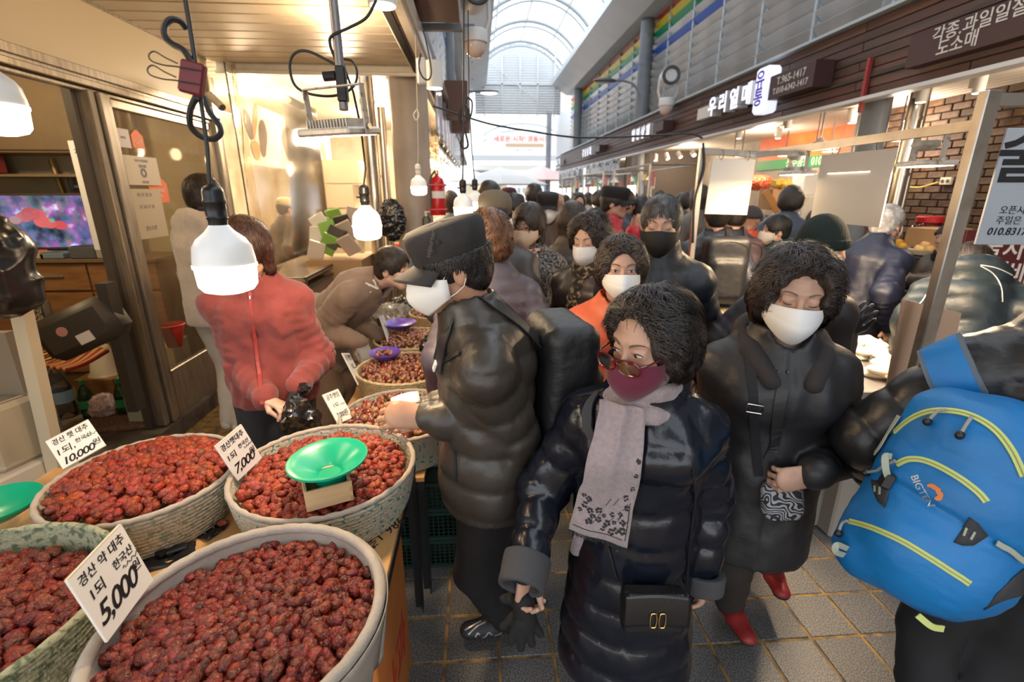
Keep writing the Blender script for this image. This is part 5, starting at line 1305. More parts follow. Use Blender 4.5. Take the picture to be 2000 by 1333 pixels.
def sdf_child(I, name, P, vox, mat, disp=None, T=None, parent=None):
    V, F = iso(P, vox)
    if disp is not None: V = V+vnormals(V, F)*disp(V)[:,None]
    if T is not None: V = np.array([T@Vector(v) for v in V]) if len(V) < 60000 else V
    return mesh_np(name, V, F, mat, parent or I['root'], world=False)
def glasses(I, fmat, lmat, z=.0, y=.098, r=.021, tilt=0., th=.0016):
    mb = MB(); T = I['T']@Matrix.Rotation(R_(tilt), 4, 'X')
    for s in (-1,1):
        ring = [(s*.034+r*1.2*math.copysign(abs(math.cos(a))**.8, math.cos(a)), y-abs(s*.034+r*math.cos(a))**2*2.0, z+r*.76*math.copysign(abs(math.sin(a))**.8, math.sin(a))) for a in [2*PI*i/28 for i in range(28)]]
        mb.tube(ring, th, 6, closed=True); mb.tube([(s*(.034+r*1.1), y-.010, z+.008),(s*.074,y-.030,z+.012),(s*.080,.02,z+.014),(s*.082,-.012,z+.012)], th, 6)
    mb.tube([(-.013,y-.001,z+.004),(0,y+.001,z+.007),(.013,y-.001,z+.004)], .0015, 6)
    g = mb_local(mb, T).obj('glasses', fmat, I['root'], smooth=True, world=False)
    for s in (-1,1):
        mb = MB(); n = 24; mb.raw([(s*.034, y-.034**2*2+.0005, z)]+[(s*.034+r*1.12*math.cos(2*PI*i/n), y-abs(s*.034+r*math.cos(2*PI*i/n))**2*2.0, z+r*.74*math.sin(2*PI*i/n)) for i in range(n)], [(0,1+i,1+(i+1)%n) for i in range(n)])
        mb_local(mb, T).obj('lens', lmat, g, smooth=True, world=False)
def cap(I, mat, style='army', turn=0):
    mb = MB(); T = I['T']@Matrix.Translation((0,-.012,.0))@Matrix.Rotation(R_(-6),4,'X')
    if style == 'army': prof = [(.080,.030),(.0845,.036),(.0865,.064),(.088,.066),(.0915,.098),(.090,.114),(.081,.124),(.056,.129),(0,.130)]
    else: prof = [(.080,.035),(.085,.045),(.087,.075),(.082,.103),(.064,.126),(.030,.136),(0,.138)]
    mb.lathe(prof, n=40, sx=.98, sy=1.20, cap=False); o = mb_local(mb, T).obj('cap', mat, I['root'], smooth=True, world=False, solid=.002)
    mb = MB().grid(lambda u, v: ((.078+.002*v)*math.sin((u-.5)*2.3)*(1+.05*v), .096*math.cos((u-.5)*2.3)*(1)+v*.072*math.cos((u-.5)*1.9), .041-.018*v-.055*((u-.5)*2)**2*(.35+.3*v)), 16, 6)
    mb_local(mb, T).obj('brim', mat, o, smooth=True, world=False, solid=.003)
    MB_ = MB(); P = [(.0855*math.sin(a)*.985, .0855*1.20*math.cos(a), .0635) for a in [2*PI*i/48 for i in range(48)]]; MB_.tube(P, .0012, 5, closed=True); mb_local(MB_, T).obj('seam', mat, o, smooth=True, world=False)
    return o
def beanie(I, mat, ball=False, long=0.):
    q = .004; P = [E((0,-.018,.050+long*.3),(.086,.102,.086+long),k=.01), C((-.02,-.015,.030),(.02,-.015,.030),.078,.078,k=.02,sq=((0,1,0),.86)), CUT((0,.0,.022),(0,.35,-1),.004), CUT((0,.0,.022),(0,.0,-1),.01)]
    def dp(V):
        a = np.arctan2(V[:,0], V[:,1]); return .0012*np.sign(np.sin(a*44))*np.where(V[:,2] < .06, 1.0, .5)+.004*(V[:,2] < .058)
    V, F = iso(P, .005 if I['lod'] < 2 else .009); V = V+vnormals(V, F)*dp(V)[:,None]
    return mesh_np('beanie', I['H2B'](V), F, mat, I['root'], world=False)

# ---- woman in navy: mask, glasses, scarf, gloves, handbag
m_mar = M('maroon_fabric', (.13,.008,.035), .75, sheen=.3, bump=(300,.3,.001)); make_mask(P1, m_mar, 'round', 1.03)
m_redf = M('dark_red_acetate', (.12,.004,.008), .12, spec=.8); m_lens = glassy('amber_lens', (.70,.36,.24), .3, .02, .05, (.5,.25,.15))
glasses(P1, m_redf, m_lens, z=-.005, y=.115, r=.0245, th=.0024)
C1o = child(P1, 'coat'); bv1 = bvh_of(C1o, P1['M'])
m_scarf = M('mauve_wool', (.36,.29,.30), .9, sheen=.4, col2=(.30,.235,.245), noise=(90,3,.4,.7), bump=(230,.9,.003)); m_scd = M('scarf_charcoal', (.03,.03,.032), .9)
nb = P1['nb']; fw = P1['fw']
P = []
ring = [nb+V3(.063*math.sin(a), .018+.069*math.cos(a), .032+.012*math.cos(a*1+.3)) for a in [2*PI*i/14 for i in range(15)]]
for i in range(14): P.append(C(ring[i], ring[i+1], .026, k=.012))
ring2 = [nb+V3(.072*math.sin(a)+.006, .024+.074*math.cos(a), -.012+.012*math.sin(a)) for a in [2*PI*i/14 for i in range(15)]]
for i in range(14): P.append(C(ring2[i], ring2[i+1], .027, k=.008))
def dpf(V): a = np.arctan2(V[:,0]-nb[0], V[:,1]-nb[1]); return .0012*np.sin((V[:,2]-nb[2])*170+np.sin(a*2)*1.5)+.0008*fbm(V*60,2,1)
sc = sdf_child(P1, 'scarf', P, .005, m_scarf, dpf)
def flap(name, top, bot, w0, w1, fringe=True, off=.012):
    # top/bot: pixel positions of the centre line; drapes over the coat front
    n = 26; P_, N_ = hits(bv1, [top, ((top[0]*2+bot[0])/3, (top[1]*2+bot[1])/3), ((top[0]+2*bot[0])/3,(top[1]+2*bot[1])/3), bot], 9, 0)
    k = len(P_); st = P_[0]; V = []; ds = []
    up = Vector((0,0,1))
    for i, (p, nn) in enumerate(zip(P_, N_)):
        t = (P_[min(i+1,k-1)]-P_[max(i-1,0)]).normalized(); nn = (nn+Vector((0,-1,.1))*1.2).normalized(); s = t.cross(nn).normalized(); u = i/(k-1); w = w0+(w1-w0)*u
        row = []
        for j in range(15):
            a = j/14-.5; fold = .007*math.cos(a*2*PI*1.5+u*2)*(1-.5*u)+.003*math.sin(a*20+u*5)*(1-u)
            row.append(p-s*a*w+nn*(off+.010*(1-u)+fold-abs(a)*.004))
        V.append(row)
    return V
def flapmesh(name, V, mat, parent, mb=None):
    k = len(V); m = len(V[0]); mb = MB()
    mb.raw([p for r in V for p in r], [(i*m+j, i*m+j+1, (i+1)*m+j+1, (i+1)*m+j) for i in range(k-1) for j in range(m-1)])
    return mb
def toL(I, mb): Mi = I['M'].inverted(); mb.v = [tuple(Mi@Vector(p)) for p in mb.v]; return mb
FV = flap('flap', (1218,782), (1170,1040), .105, .158, off=.028)
fo = toL(P1, flapmesh('f', FV, m_scarf, sc)).obj('scarf_end', m_scarf, sc, smooth=True, world=False, solid=.004)
def on(V, u, v, off=.003):
    k = len(V)-1; m = len(V[0])-1; i = min(int(v*k), k-1); j = min(int(u*m), m-1); a = v*k-i; b = u*m-j
    p = V[i][j]*(1-a)*(1-b)+V[i+1][j]*a*(1-b)+V[i][j+1]*(1-a)*b+V[i+1][j+1]*a*b
    n = (V[i][j+1]-V[i][j]).cross(V[i+1][j]-V[i][j]).normalized(); 
    if n.y > 0: n = -n
    return p+n*off, n
rg = random.Random(4); mb = MB()
def flower(u, v, r):
    for q in range(5):
        a = q*2*PI/5+rg.random(); c, n = on(FV, min(.97,max(.03,u+r*.75*math.cos(a)/.15)), min(.98,v+r*.75*math.sin(a)/.33), .0032); s = n.orthogonal().normalized(); t = n.cross(s)
        mb.raw([c+(s*math.cos(b)+t*math.sin(b))*r*.55 for b in [2*PI*i/8 for i in range(8)]], [tuple(range(8))])
for (u, v) in [(.12,.70),(.17,.77),(.10,.82),(.22,.72),(.28,.80),(.34,.84),(.42,.78),(.45,.86),(.52,.82),(.60,.88),(.66,.80),(.72,.86),(.80,.78),(.86,.84),(.90,.72),(.84,.66),(.91,.60),(.88,.90),(.78,.91),(.93,.50),(.94,.40),(.70,.93),(.55,.92),(.30,.89)]:
    flower(u, v, rg.uniform(.0048,.0078))
for q in range(14):
    u = rg.uniform(.12,.9); v = rg.uniform(.72,.92); pts = [on(FV, min(.97,u+.02*i), min(.97,v-.012*i+.01*math.sin(i)), .0032)[0] for i in range(5)]; mb.tube(pts, .0007, 4)
mb.tube([on(FV, u, .955-.0*u, .0035)[0] for u in [.05+.045*i for i in range(20)]], .0011, 5); mb.tube([on(FV, .945, v, .0035)[0] for v in [.70+.0127*i for i in range(21)]], .0011, 5)
toL(P1, mb).obj('flower_print', m_scd, fo, world=False, kind='stuff')
mb = MB()
for i in range(90):
    p, n = on(FV, i/89*.995, .995, .001); q = p+Vector((rg.uniform(-.003,.003), -.002, -rg.uniform(.010,.016))); mb.cyl(p, q, .0011, n=3)
toL(P1, mb).obj('fringe', m_scd, fo, world=False, kind='stuff')
FV2 = flap('flap', (1195,860), (1128,1085), .06, .05, off=.004); f2 = toL(P1, flapmesh('f', FV2, m_scarf, sc)).obj('scarf_end', m_scarf, sc, smooth=True, world=False, solid=.004)
# pale inner jumper collar strip
# lapel flaps of the coat collar
for pts in ([(1168,770),(1150,800),(1152,840),(1168,870)],):
    a, b = hits(bv1, pts, 6, .004)
    if len(a) > 4: toL(P1, ribbon(a, b, [.008+.020*math.sin(PI*i/(len(a)-1)) for i in range(len(a))], .007)).obj('lapel', M('lapel_wool', (.05,.05,.055), .9), P1['root'], world=False, smooth=True)
# rolled grey cuffs
for s, (cr, cl) in {'R': (.017,.085), 'L': (.015,.055)}.items():
    e, w, _ = P1['A'][s]; dd = unit(w-e)
    sdf_child(P1, 'cuff', [C(w-dd*(cl-.04), w+dd*.05, .060+cr*.3, .056+cr*.3, k=.01), C(w+dd*.022, w+dd*.12, .046, k=.006, op='s'), CUT(w+dd*.050, dd, .004), CUT(w-dd*(cl-.05), -dd, .006)], .005, M('grey_melton', (.06,.06,.065), .95, bump=(200,.5,.002)), lambda V: .002*fbm(V*30,2,2))
# black knitted gloves held in her right hand
e, w, hd_ = P1['A']['R']; Mi = P1['M']
g0 = Mi@Vector(w+V3(0,.02,-.085)); pr = [C(g0, g0+Vector((.01,0,-.07)), .030, .026, k=.02)]
for dx, dy, ln in ((-.022,-.01,.065),(-.004,-.014,.085),(.016,-.008,.080),(.032,.004,.060),(-.034,.012,.035)): pr.append(C(g0+Vector((dx*.6,dy,-.06)), g0+Vector((dx*1.5,dy,-.06-ln)), .0135, .011, k=.008))
pr.append(C(g0+Vector((.02,.02,-.01)), g0+Vector((.055,.01,-.02)), .018, .012, k=.012)); pr.append(C(g0+Vector((-.02,.02,-.01)), g0+Vector((-.05,.01,-.0)), .018, .012, k=.012))
V, F = iso([p for p in pr], .004); o = mesh_np('gloves', V+vnormals(V,F)*(.002*fbm(V*60,2,3))[:,None], F, m_knit); tag(o, 'pair of black knitted gloves held in the navy woman\'s hand', 'gloves')
# black quilted shoulder bag with a gilt clasp
m_quilt = M('black_quilted_leather', (.010,.010,.012), .32, spec=.6, bump=(150,.25,.002)); m_gold = M('gilt_metal', (.85,.55,.20), .2, 1.0)
h0 = hit(bv1, 1268, 1172); c0 = h0[0]; nn = (h0[1]+Vector((0,-.6,0))).normalized(); bt = thing('shoulder_bag', 'black quilted leather shoulder bag with gilt clasp at her hip', 'bag', c0)
T = frame(c0+nn*.035, (1,.10,-.05), nn)
V, F = iso([B((0,0,0),(.082,.058,.028),.016)], .0035); qd = np.sin((np.abs(V[:,0]-.0)*1.0+V[:,1])*300); V = V+vnormals(V,F)*(np.where(V[:,2] > .005, -.0022*np.abs(qd)**6, 0))[:,None]
mesh_np('bag_body', np.array([T@Vector(v) for v in V]), F, m_quilt, bt)
mb = MB().grid(lambda u, v: ((u-.5)*.166, .060-.085*v+.006*math.cos((u-.5)*PI), .030+.006*math.sin(v*2)+.0), 20, 10, T); mb.obj('front_flap', m_quilt, bt, smooth=True, solid=.003)
mb = MB()
for sx in (-1,1):
    pts = [(sx*.0115+.0085*math.cos(a)*(1 if abs(math.cos(a)) > .3 else .9), .0+.020*math.copysign(min(1,abs(math.sin(a))*1.3), math.sin(a)), .041) for a in [2*PI*i/24 for i in range(24)]]
    mb.tube([T@Vector(p) for p in pts], .0017, 6, closed=True)
mb.obj('gilt_clasp', m_gold, bt, smooth=True)
mb = MB(); a, b = hits(bv1, [(1205,1130),(1192,1080),(1175,1030)], 5, .003)
if len(a) > 3: ribbon(a, b, .007, .003, mb).obj('strap', m_quilt, bt)
a, b = hits(bv1, [(1338,1140),(1345,1060),(1355,980),(1352,920)], 6, .003)
if len(a) > 3: ribbon(a, b, .007, .003).obj('strap', m_quilt, bt)

# ---- elderly woman: strap, buckle, pouch, striped zip shirt
C2o = child(P2, 'coat'); bv2 = bvh_of(C2o, P2['M'])
pt = thing('crossbody_pouch', 'black and white patterned pouch on a wide strap under her hand', 'bag', at(1525,965,Y=1.15))
a, b = hits(bv2, [(1466,690),(1470,760),(1475,850),(1482,930)], 6, .004)
ribbon(a, b, .026, .003).obj('strap', M('black_webbing', (.010,.010,.014), .8, bump=(300,.5,.001)), pt)
h_ = hit(bv2, 1473, 796)
if h_:
    T = frame(h_[0]+h_[1]*.009, (1,.1,0), h_[1]); MB().tube([T@Vector((x,y,0)) for x,y in ((-.020,-.013),(.020,-.013),(.022,0),(.020,.013),(-.020,.013),(-.022,0))], .0022, 8, closed=True).obj('buckle', M('chrome', (.8,.8,.8), .15, 1), pt, smooth=True)
m_pat = M('patterned_cloth', (.03,.03,.035), .8, col2=(.42,.42,.45), noise=(34,0,.48,.52), wave=('DIAGONAL',14))
h_ = hit(bv2, 1522, 955)
pc = (h_[0] if h_ else at(1522,955,Y=1.2))+Vector((0,-.02,-.02)); T = frame(pc, (1,.1,0), (-.1,-1,.25))
V, F = iso([B((0,0,0),(.058,.052,.024),.022), B((.0,-.012,.0),(.05,.05,.028),.02)], .004); V = V+vnormals(V,F)*(.002*fbm(V*40,2,1))[:,None]
mesh_np('pouch', np.array([T@Vector(v) for v in V]), F, m_pat, pt); MB().tube([T@Vector((-.045+.0075*i, .036-.004*math.sin(i*.25), .024)) for i in range(13)], .0018, 6).obj('zip', M('chrome', (.8,.8,.8), .15, 1), pt, smooth=True)
nb = P2['nb']; m_str = M('striped_knit', (.12,.01,.06), .8, col2=(.01,.17,.17), noise=(17,0,.45,.55), wave=('Z',0))
sdf_child(P2, 'striped_shirt', [C(nb+V3(0,.02,-.05), nb+V3(0,.030,.035), .062, .054, k=.01), C(nb+V3(0,.06,-.08), nb+V3(0,.055,-.02), .05, .04, k=.02), C(nb+V3(0,.04,.03), nb+V3(0,.06,.10), .044, .06, k=.006, op='s')], .005, m_str)
for pts in ([(1455,640),(1490,640),(1508,672),(1500,700)], [(1600,690),(1630,690),(1642,660),(1640,640)]): pass
hp_ = [E(nb-P2['fw']*.075+V3(0,0,.015), (.125,.055,.075), k=.03)]
for q_ in (-1,1): hp_ += [C(nb+V3(q_*.105,-.03,.02), nb+V3(q_*.095,.055,-.01), .034, .034, k=.012), C(nb+V3(q_*.095,.055,-.01), nb+V3(q_*.055,.145,-.070), .034, .024, k=.012)]
hp_.append(C(nb+V3(0,.02,-.02), nb+V3(0,.03,.12), .062, .070, k=.008, op='s'))
sdf_child(P2, 'hood', hp_, .006, M('hood_fleece', (.030,.026,.027), .95, bump=(200,.6,.002)), lambda V: .004*fbm(V*22,3,5))
# front placket and studs of her coat
a, b = hits(bv2, [(1533,740),(1520,800),(1512,870),(1500,900)], 6, .002)
if len(a) > 4: toL(P2, ribbon(a, b, .030, .004)).obj('placket', m_char, P2['root'], world=False)
for u, v in ((1519,727),(1538,727)):
    h_ = hit(bv2, u, v)
    if h_: mb = MB().lathe([(0,.002),(.004,.0015),(.005,0)], n=12, T=frame(h_[0]+h_[1]*.004, h_[1].orthogonal(), h_[1])); toL(P2, mb).obj('stud', M('dark_stud', (.05,.05,.05), .2, .8), P2['root'], world=False, smooth=True)
e, w, _ = P2['A']['L']
q = P2['M']@Vector(w+unit(w-e)*.0); 

# ---- capped man: cap, backpack, paper
m_capc = M('washed_black_cotton', (.030,.028,.030), .85, bump=(150,.5,.002), col2=(.045,.042,.042), noise=(20,4,.4,.7))
c = cap(P4, m_capc); T4 = P4['T']
mb = MB().lathe([(0,.0016),(.0045,.0012),(.006,0)], n=16, T=T4@frame((-.0925,.028,.088), (0,1,0), (-1,0,.1))); mb.obj('eyelet', m_capc, c, smooth=True, world=False)
mt_ = MB()
vs, fs = text_mesh('sojourner', .017, ext=.0006); T = T4@frame((-.0915,.045,.088), (0,-.42,.9), (-1,.22,.08)); MB().raw(vs, fs, T).obj('embroidery', M('dark_embroidery', (.13,.11,.10), .8), c, world=False)
def backpack(I, label, w, h, d, mat, cat='backpack', off=(0,0,0), parts=(), lod=.007, tilt=0):
    b = I['chest']-I['fw']*(.085*I['H']+I['th']+d*.42)-I['up']*.04*I['H']+V3(*off); Tb = I['M']@Matrix.Translation(Vector(b))@Matrix.Rotation(-math.atan2(I['up'][1], I['up'][2]), 4, 'X')
    t = thing('backpack', label, cat, Tb.translation)
    V, F = iso([B((0,0,0),(w/2,d/2,h/2),.05,k=.03), B((0,-d*.35,-h*.12),(w*.40,d*.32,h*.30),.04,k=.03)], lod); V = V+vnormals(V,F)*(.004*fbm(V*14,3,4)+.0015*vn(V*50,2))[:,None]
    o = mesh_np('pack_body', np.array([Tb@Vector(v) for v in V]), F, mat, t)
    mb = MB(); mb.tube([Tb@Vector(p) for p in smooth_path([(-w*.42,-d*.42,h*.12),(-w*.36,-d*.5,h*.36),(0,-d*.5,h*.44),(w*.36,-d*.5,h*.36),(w*.42,-d*.42,h*.12)], 6)], .003, 6); mb.obj('zip', M('zip_black', (.02,.02,.02), .4), t, smooth=True)
    Mw = I['M']; up, fw, th = I['up'], I['fw'], I['th']
    co = child(I, 'coat'); bvl = bvh_of(co)
    for s, k in (('L',-1),('R',1)):
        sh = I['nb']*.62+I['sh'][s]*.38; r = .040*I['H']+th*.8
        P_ = [b+V3(k*w*.2,d*.48,h*.36), sh+up*(r+.0)-fw*.05, sh+up*(r*.98)+fw*.02, sh+fw*(r+.03)-up*.03, sh+fw*(r+.03)-up*.10]
        P_ = smooth_path(P_, 6); N_ = []
        for i_, p in enumerate(P_):
            l, n, _, _ = bvl.find_nearest(p); N_.append(n); P_[i_] = l+n*.004 if i_ > 3 else p.lerp(l+n*.01, i_/4)
        for _ in range(3): P_ = [P_[0]]+[(P_[i-1]+P_[i]*2+P_[i+1])/4 for i in range(1,len(P_)-1)]+[P_[-1]]; N_ = [N_[0]]+[(N_[i-1]+N_[i]+N_[i+1]).normalized() for i in range(1,len(N_)-1)]+[N_[-1]]
        P_ = [Mw@p for p in P_]; N_ = [Mw.to_3x3()@n for n in N_]; ribbon(P_, N_, .046, .005).obj('shoulder_strap', mat, t, smooth=True)
    return t
m_bpk = nylon('black_pack_nylon', (.014,.014,.016), .5, .4, 90)
backpack(P4, 'black rucksack on the back of the man in the cap', .30, .46, .17, m_bpk, off=(0,0,-.03))
m_paper = M('white_paper', (.85,.82,.78), .8); q = at(792, 782, Y=1.36)
o = MB().grid(lambda u, v: ((u-.5)*.085, (v-.5)*.05, .006*math.sin(u*3)), 8, 3, frame(q, (1,.2,.12), (-.1,-.35,1))).obj('paper_slip', m_paper, smooth=True, solid=.0008); tag(o, 'white paper slip in the capped man\'s hand', 'paper')
so = [o for o in P4['root'].children if o.name.startswith('shoe')]
for o_ in so:
    bs = bvh_of(o_, P4['M'])
    for pts in ([(925,1254),(934,1236),(944,1254),(955,1234),(967,1252),(980,1236)], [(908,1232),(925,1222),(940,1214)], [(915,1240),(930,1226),(948,1216)]):
        a, b = hits(bs, pts, 5, .001)
        if len(a) > 5: toL(P4, ribbon(a, b, .006, .0015)).obj('silver_stripe', M('silver_tape', (.42,.42,.43), .3, .4), o_, world=False)
# ---- hats and small wear in the crowd
for I, c_, st in ((P15, (.02,.02,.022), 'army'), (P16, (.06,.012,.018), 'ball'), (P22, (.015,.015,.017), 'army'), (P14, (.16,.13,.09), 'ball'), (P35, (.62,.50,.28), 'ball')): cap(I, M('cap_%d' % (c_[0]*1000), c_, .85), st)
beanie(P31, M('bottle_green_knit', (.010,.018,.015), .9, bump=(260,.6,.003)), long=.02); beanie(P28, M('grey_knit', (.05,.045,.05), .9)); beanie(P33, M('grey_knit', (.05,.045,.05), .9)); 
glasses(P12, M('thin_black_frame', (.02,.015,.015), .3), glassy('clear_lens', (.95,.95,.95), .2, .02), z=.002, y=.098, r=.0215)
backpack(P26, 'large black rucksack beside the steel post', .32, .50, .18, m_bpk, lod=.012)
t = backpack(P27, 'grey-framed dark rucksack under the blank board', .27, .42, .14, M('plum_nylon', (.06,.035,.04), .5), lod=.012)
backpack(P14, 'small dark rucksack on the brown jacket', .24, .36, .12, m_bpk, lod=.012)
# leopard scarf of P7, plaid shirts
def neckscarf(I, mat, r=.026, R=.068, drop=.0, name='scarf', fold=150):
    nb = I['nb']; s = I['H']/1.6; P = []
    for zz, rr in ((.018,1.0),(-.014,1.1)):
        ring = [nb+V3(R*rr*s*math.sin(a), .018+R*rr*s*math.cos(a), zz) for a in [2*PI*i/12 for i in range(13)]]
        for i in range(12): P.append(C(ring[i], ring[i+1], r*s, k=.010))
    if drop: P += [C(nb+V3(.01,.10,-.02), nb+V3(.015,.155,-drop*.5), .035, .038, k=.02, sq=((0,1,0),1.5)), C(nb+V3(.015,.155,-drop*.5), nb+V3(.02,.165,-drop), .038, .045, k=.02, sq=((0,1,0),1.7))]
    return sdf_child(I, name, P, .008, mat, lambda V: .004*np.sin(V[:,2]*fold+V[:,0]*40)+.002*fbm(V*50,2,1))
neckscarf(P7, M('leopard_plush', (.025,.018,.012), .9, col2=(.30,.21,.12), noise=(52,1,.53,.57), sheen=.3), r=.032, drop=.26)
neckscarf(P12, M('red_print_scarf', (.5,.42,.38), .9, col2=(.35,.05,.04), noise=(40,2,.5,.56)), drop=.10)
neckscarf(P33, M('black_fur', (.012,.011,.011), .95, bump=(200,1,.01)), r=.036)
neckscarf(P5, M('dark_plaid', (.03,.02,.025), .9, col2=(.08,.07,.08), noise=(60,0,.45,.55)), r=.016, R=.055)
neckscarf(P8, m_fleece, r=.016, R=.056)
neckscarf(P9, m_tan, r=.014, R=.058)
m_pl1 = M('teal_plaid', (.01,.10,.11), .85, col2=(.25,.03,.04), noise=(26,0,.50,.56), wave=('DIAGONAL',1)); m_pl2 = M('brown_plaid', (.10,.05,.045), .85, col2=(.42,.34,.28), noise=(26,0,.52,.58), wave=('DIAGONAL',1))
e, w, _ = P31['A']['R']; sdf_child(P31, 'plaid_sleeve', [C(e*.6+w*.4, w, .056, .046, k=.02)], .008, m_pl1, lambda V: .004*fbm(V*30,2,1))
for s_ in 'LR': e, w, _ = P33['A'][s_]; sdf_child(P33, 'plaid_sleeve', [C(e, w, .060, .046, k=.02)], .010, m_pl2, lambda V: .004*fbm(V*30,2,1))
b4 = bvh_of(child(P4, 'coat'), P4['M']); a, b = hits(b4, [(856,716),(868,706),(884,697),(900,690)], 5, .004)
if len(a) > 4: cs = toL(P4, ribbon(a, b, .016, .003)).obj('chest_strap', m_bpk, P4['root'], world=False); q_, n_ = a[0], b[0]; toL(P4, MB().box((0,0,.006), (.034,.022,.008), frame(q_, (1,0,.4), n_), bev=.003)).obj('clip', M('pale_clip', (.6,.6,.6), .4), cs, world=False)
for pts, nm in (([(832,650),(836,700),(832,760),(826,800)], 'zip'), ([(888,880),(890,910),(892,940)], 'pocket_zip')):
    a, b = hits(b4, pts, 5, .001)
    if len(a) > 4: toL(P4, ribbon(a, b, .012, .002)).obj(nm, m_bpk, P4['root'], world=False)
# white piping on the teal puffer
C34 = child(P34, 'coat'); b34 = bvh_of(C34, P34['M'])
mb = MB()
for pts in ([(1845,520),(1825,550),(1800,590),(1785,600)], [(1915,520),(1940,535),(1955,560),(1958,590)], [(1915,518),(1950,525),(1990,545)]):
    a, b = hits(b34, pts, 6, .001)
    if len(a) > 3: mb.tube(a, .0028, 6)
toL(P34, mb).obj('white_piping', M('reflective_piping', (.7,.72,.72), .5), P34['root'], world=False, smooth=True) if mb.v else None
# zip of the fleece
C8 = child(P8, 'coat'); b8 = bvh_of(C8, P8['M']); a, b = hits(b8, [(488,570),(495,640),(505,720),(512,790)], 6, .001)
if len(a) > 4: z = toL(P8, ribbon(a, b, .014, .004)).obj('zip', M('zip_coral', (.36,.05,.045), .5), P8['root'], world=False); p, n = a[1], b[1]; toL(P8, MB().box((0,0,.008), (.008,.016,.003), frame(p, (1,0,0), n), bev=.001)).obj('zip_pull', M('chrome', (.8,.8,.8), .15, 1), z, world=False)
# lettering on the brown sweatshirt
b9 = bvh_of(child(P9, 'coat'), P9['M']); 
def decal(bv, body, u, v, size, mat, I, ang=0, name='print', **k):
    """lettering laid on a garment: each vertex dropped on the cloth"""
    h_ = hit(bv, u, v)
    if not h_: return
    vs, fs = text_mesh(body, size, ext=0.0, **k); T = frame(h_[0]+h_[1]*.05, (math.cos(R_(ang)),0,math.sin(R_(ang))), h_[1]); d = -h_[1]; out = []
    for p in vs:
        w = T@Vector(p); l, n, i, dd = bv.ray_cast(w, d, .12); out.append((l+n*.0012) if l is not None else w+d*.049)
    mb = MB().raw(out, fs); 
    return (toL(I, mb) if I is not None else mb).obj(name, mat, I['root'] if I is not None else None, world=False)
decal(b9, 'N', 727, 560, .09, M('white_print', (.75,.70,.62), .8), P9, ang=20, bold=.02)

# ---- the blue backpack ---------------------------------------------------------------------------
m_blue = nylon('royal_blue_nylon', (.003,.15,.42), .5, .35, 60); m_lime = M('lime_zip_tape', (.56,.62,.20), .6); m_gweb = M('sage_webbing', (.36,.38,.30), .8, bump=(300,.5,.001)); m_gpanel = M('charcoal_panel', (.035,.038,.045), .7, bump=(400,.8,.002))
n3 = Vector((-.30,-.93,.18)).normalized(); upv = Vector((.36,.06,.93)); c3 = at(1945, 1045, Y=.76)
x3 = upv.cross(n3).normalized(); x3 = -x3 if x3.x < 0 else x3; y3 = n3.cross(x3); y3 = -y3 if y3.z < 0 else y3
T3 = Matrix(((*(x3*1.0),0),(*(-n3),0),(*(y3*1.10),0),(0,0,0,1))).transposed(); T3.translation = c3+n3*-.10   # local: x across, y into the wearer, z up
bp = thing('backpack', 'bright blue backpack with lime zip tapes, cut off at the right edge', 'backpack', c3)
Pp = [B((0,.06,-.005),(.165,.075,.235),.07,k=.03), E((0,.02,.03),(.155,.105,.20),k=.04), E((0,-.01,-.10),(.150,.105,.125),k=.035), E((-.0,-.025,.04),(.118,.085,.105),k=.03), E((0,.0,.15),(.14,.10,.09),k=.04)]
V, F = iso(Pp, .0056); N = vnormals(V, F)
cre = fbm(V*np.array([10,10,24]), 3, 6)*.0045+vn(V*np.array([20,20,60]), 9)*.0016*np.clip((V[:,0])/.08, 0, 1); zz = V[:,2]; xx = V[:,0]
g1 = np.exp(-((zz-(.005-.0*xx)-.0)/.006)**2)*0
V = V+N*(cre-.006*np.exp(-((zz+.012+.10*xx)/.007)**2)*(V[:,1] < .04))[:,None]
Vw = np.array([T3@Vector(v) for v in V]); pk_ = mesh_np('pack_body', Vw, F, m_blue, bp)
b3 = BVHTree.FromPolygons([Vector(v) for v in Vw], [tuple(f) for f in F])
def zipline(pts, w=.013, n=8):
    a, b = hits(b3, pts, n, .0005)
    if len(a) < 4: return
    ribbon(a, b, w, .003).obj('zip_tape', m_lime, bp, smooth=True); MB().tube([p+q*.0035 for p, q in zip(a, b)], .0013, 5).obj('zip_teeth', M('olive_zip', (.30,.34,.12), .5), bp, smooth=True)
zipline([(1748,845),(1775,822),(1810,806),(1850,803),(1895,812),(1940,838),(1975,880),(1998,930)])
zipline([(1752,908),(1775,898),(1805,900),(1840,914),(1880,938),(1910,962),(1926,980)])
zipline([(1660,1019),(1700,1030),(1760,1056),(1820,1092),(1860,1118),(1893,1140)])
def patch(pts, mat, name, off=.002, up_=0):
    a = [hit(b3, u, v) for u, v in pts]; a = [q for q in a if q]
    if len(a) < 3: return None
    c = sum((q[0] for q in a), Vector())/len(a); n = sum((q[1] for q in a), Vector()).normalized(); P_ = [q[0]+q[1]*off for q in a]; cc = c
    l, nn, i, dd = b3.ray_cast(c+n*.05, -n, .1); cc = (l+nn*off) if l is not None else c+n*off
    k = len(P_); mids = []
    for p in P_:
        m_ = (p+cc)/2; l, nn, i, dd = b3.ray_cast(m_+n*.05, -n, .1); mids.append(l+nn*off if l is not None else m_)
    mb = MB().raw([cc]+mids+P_, [(0,1+i,1+(i+1)%k) for i in range(k)]+[(1+i,1+k+i,1+k+(i+1)%k,1+(i+1)%k) for i in range(k)])
    o = mb.obj(name, mat, bp, smooth=True, solid=.002); return o
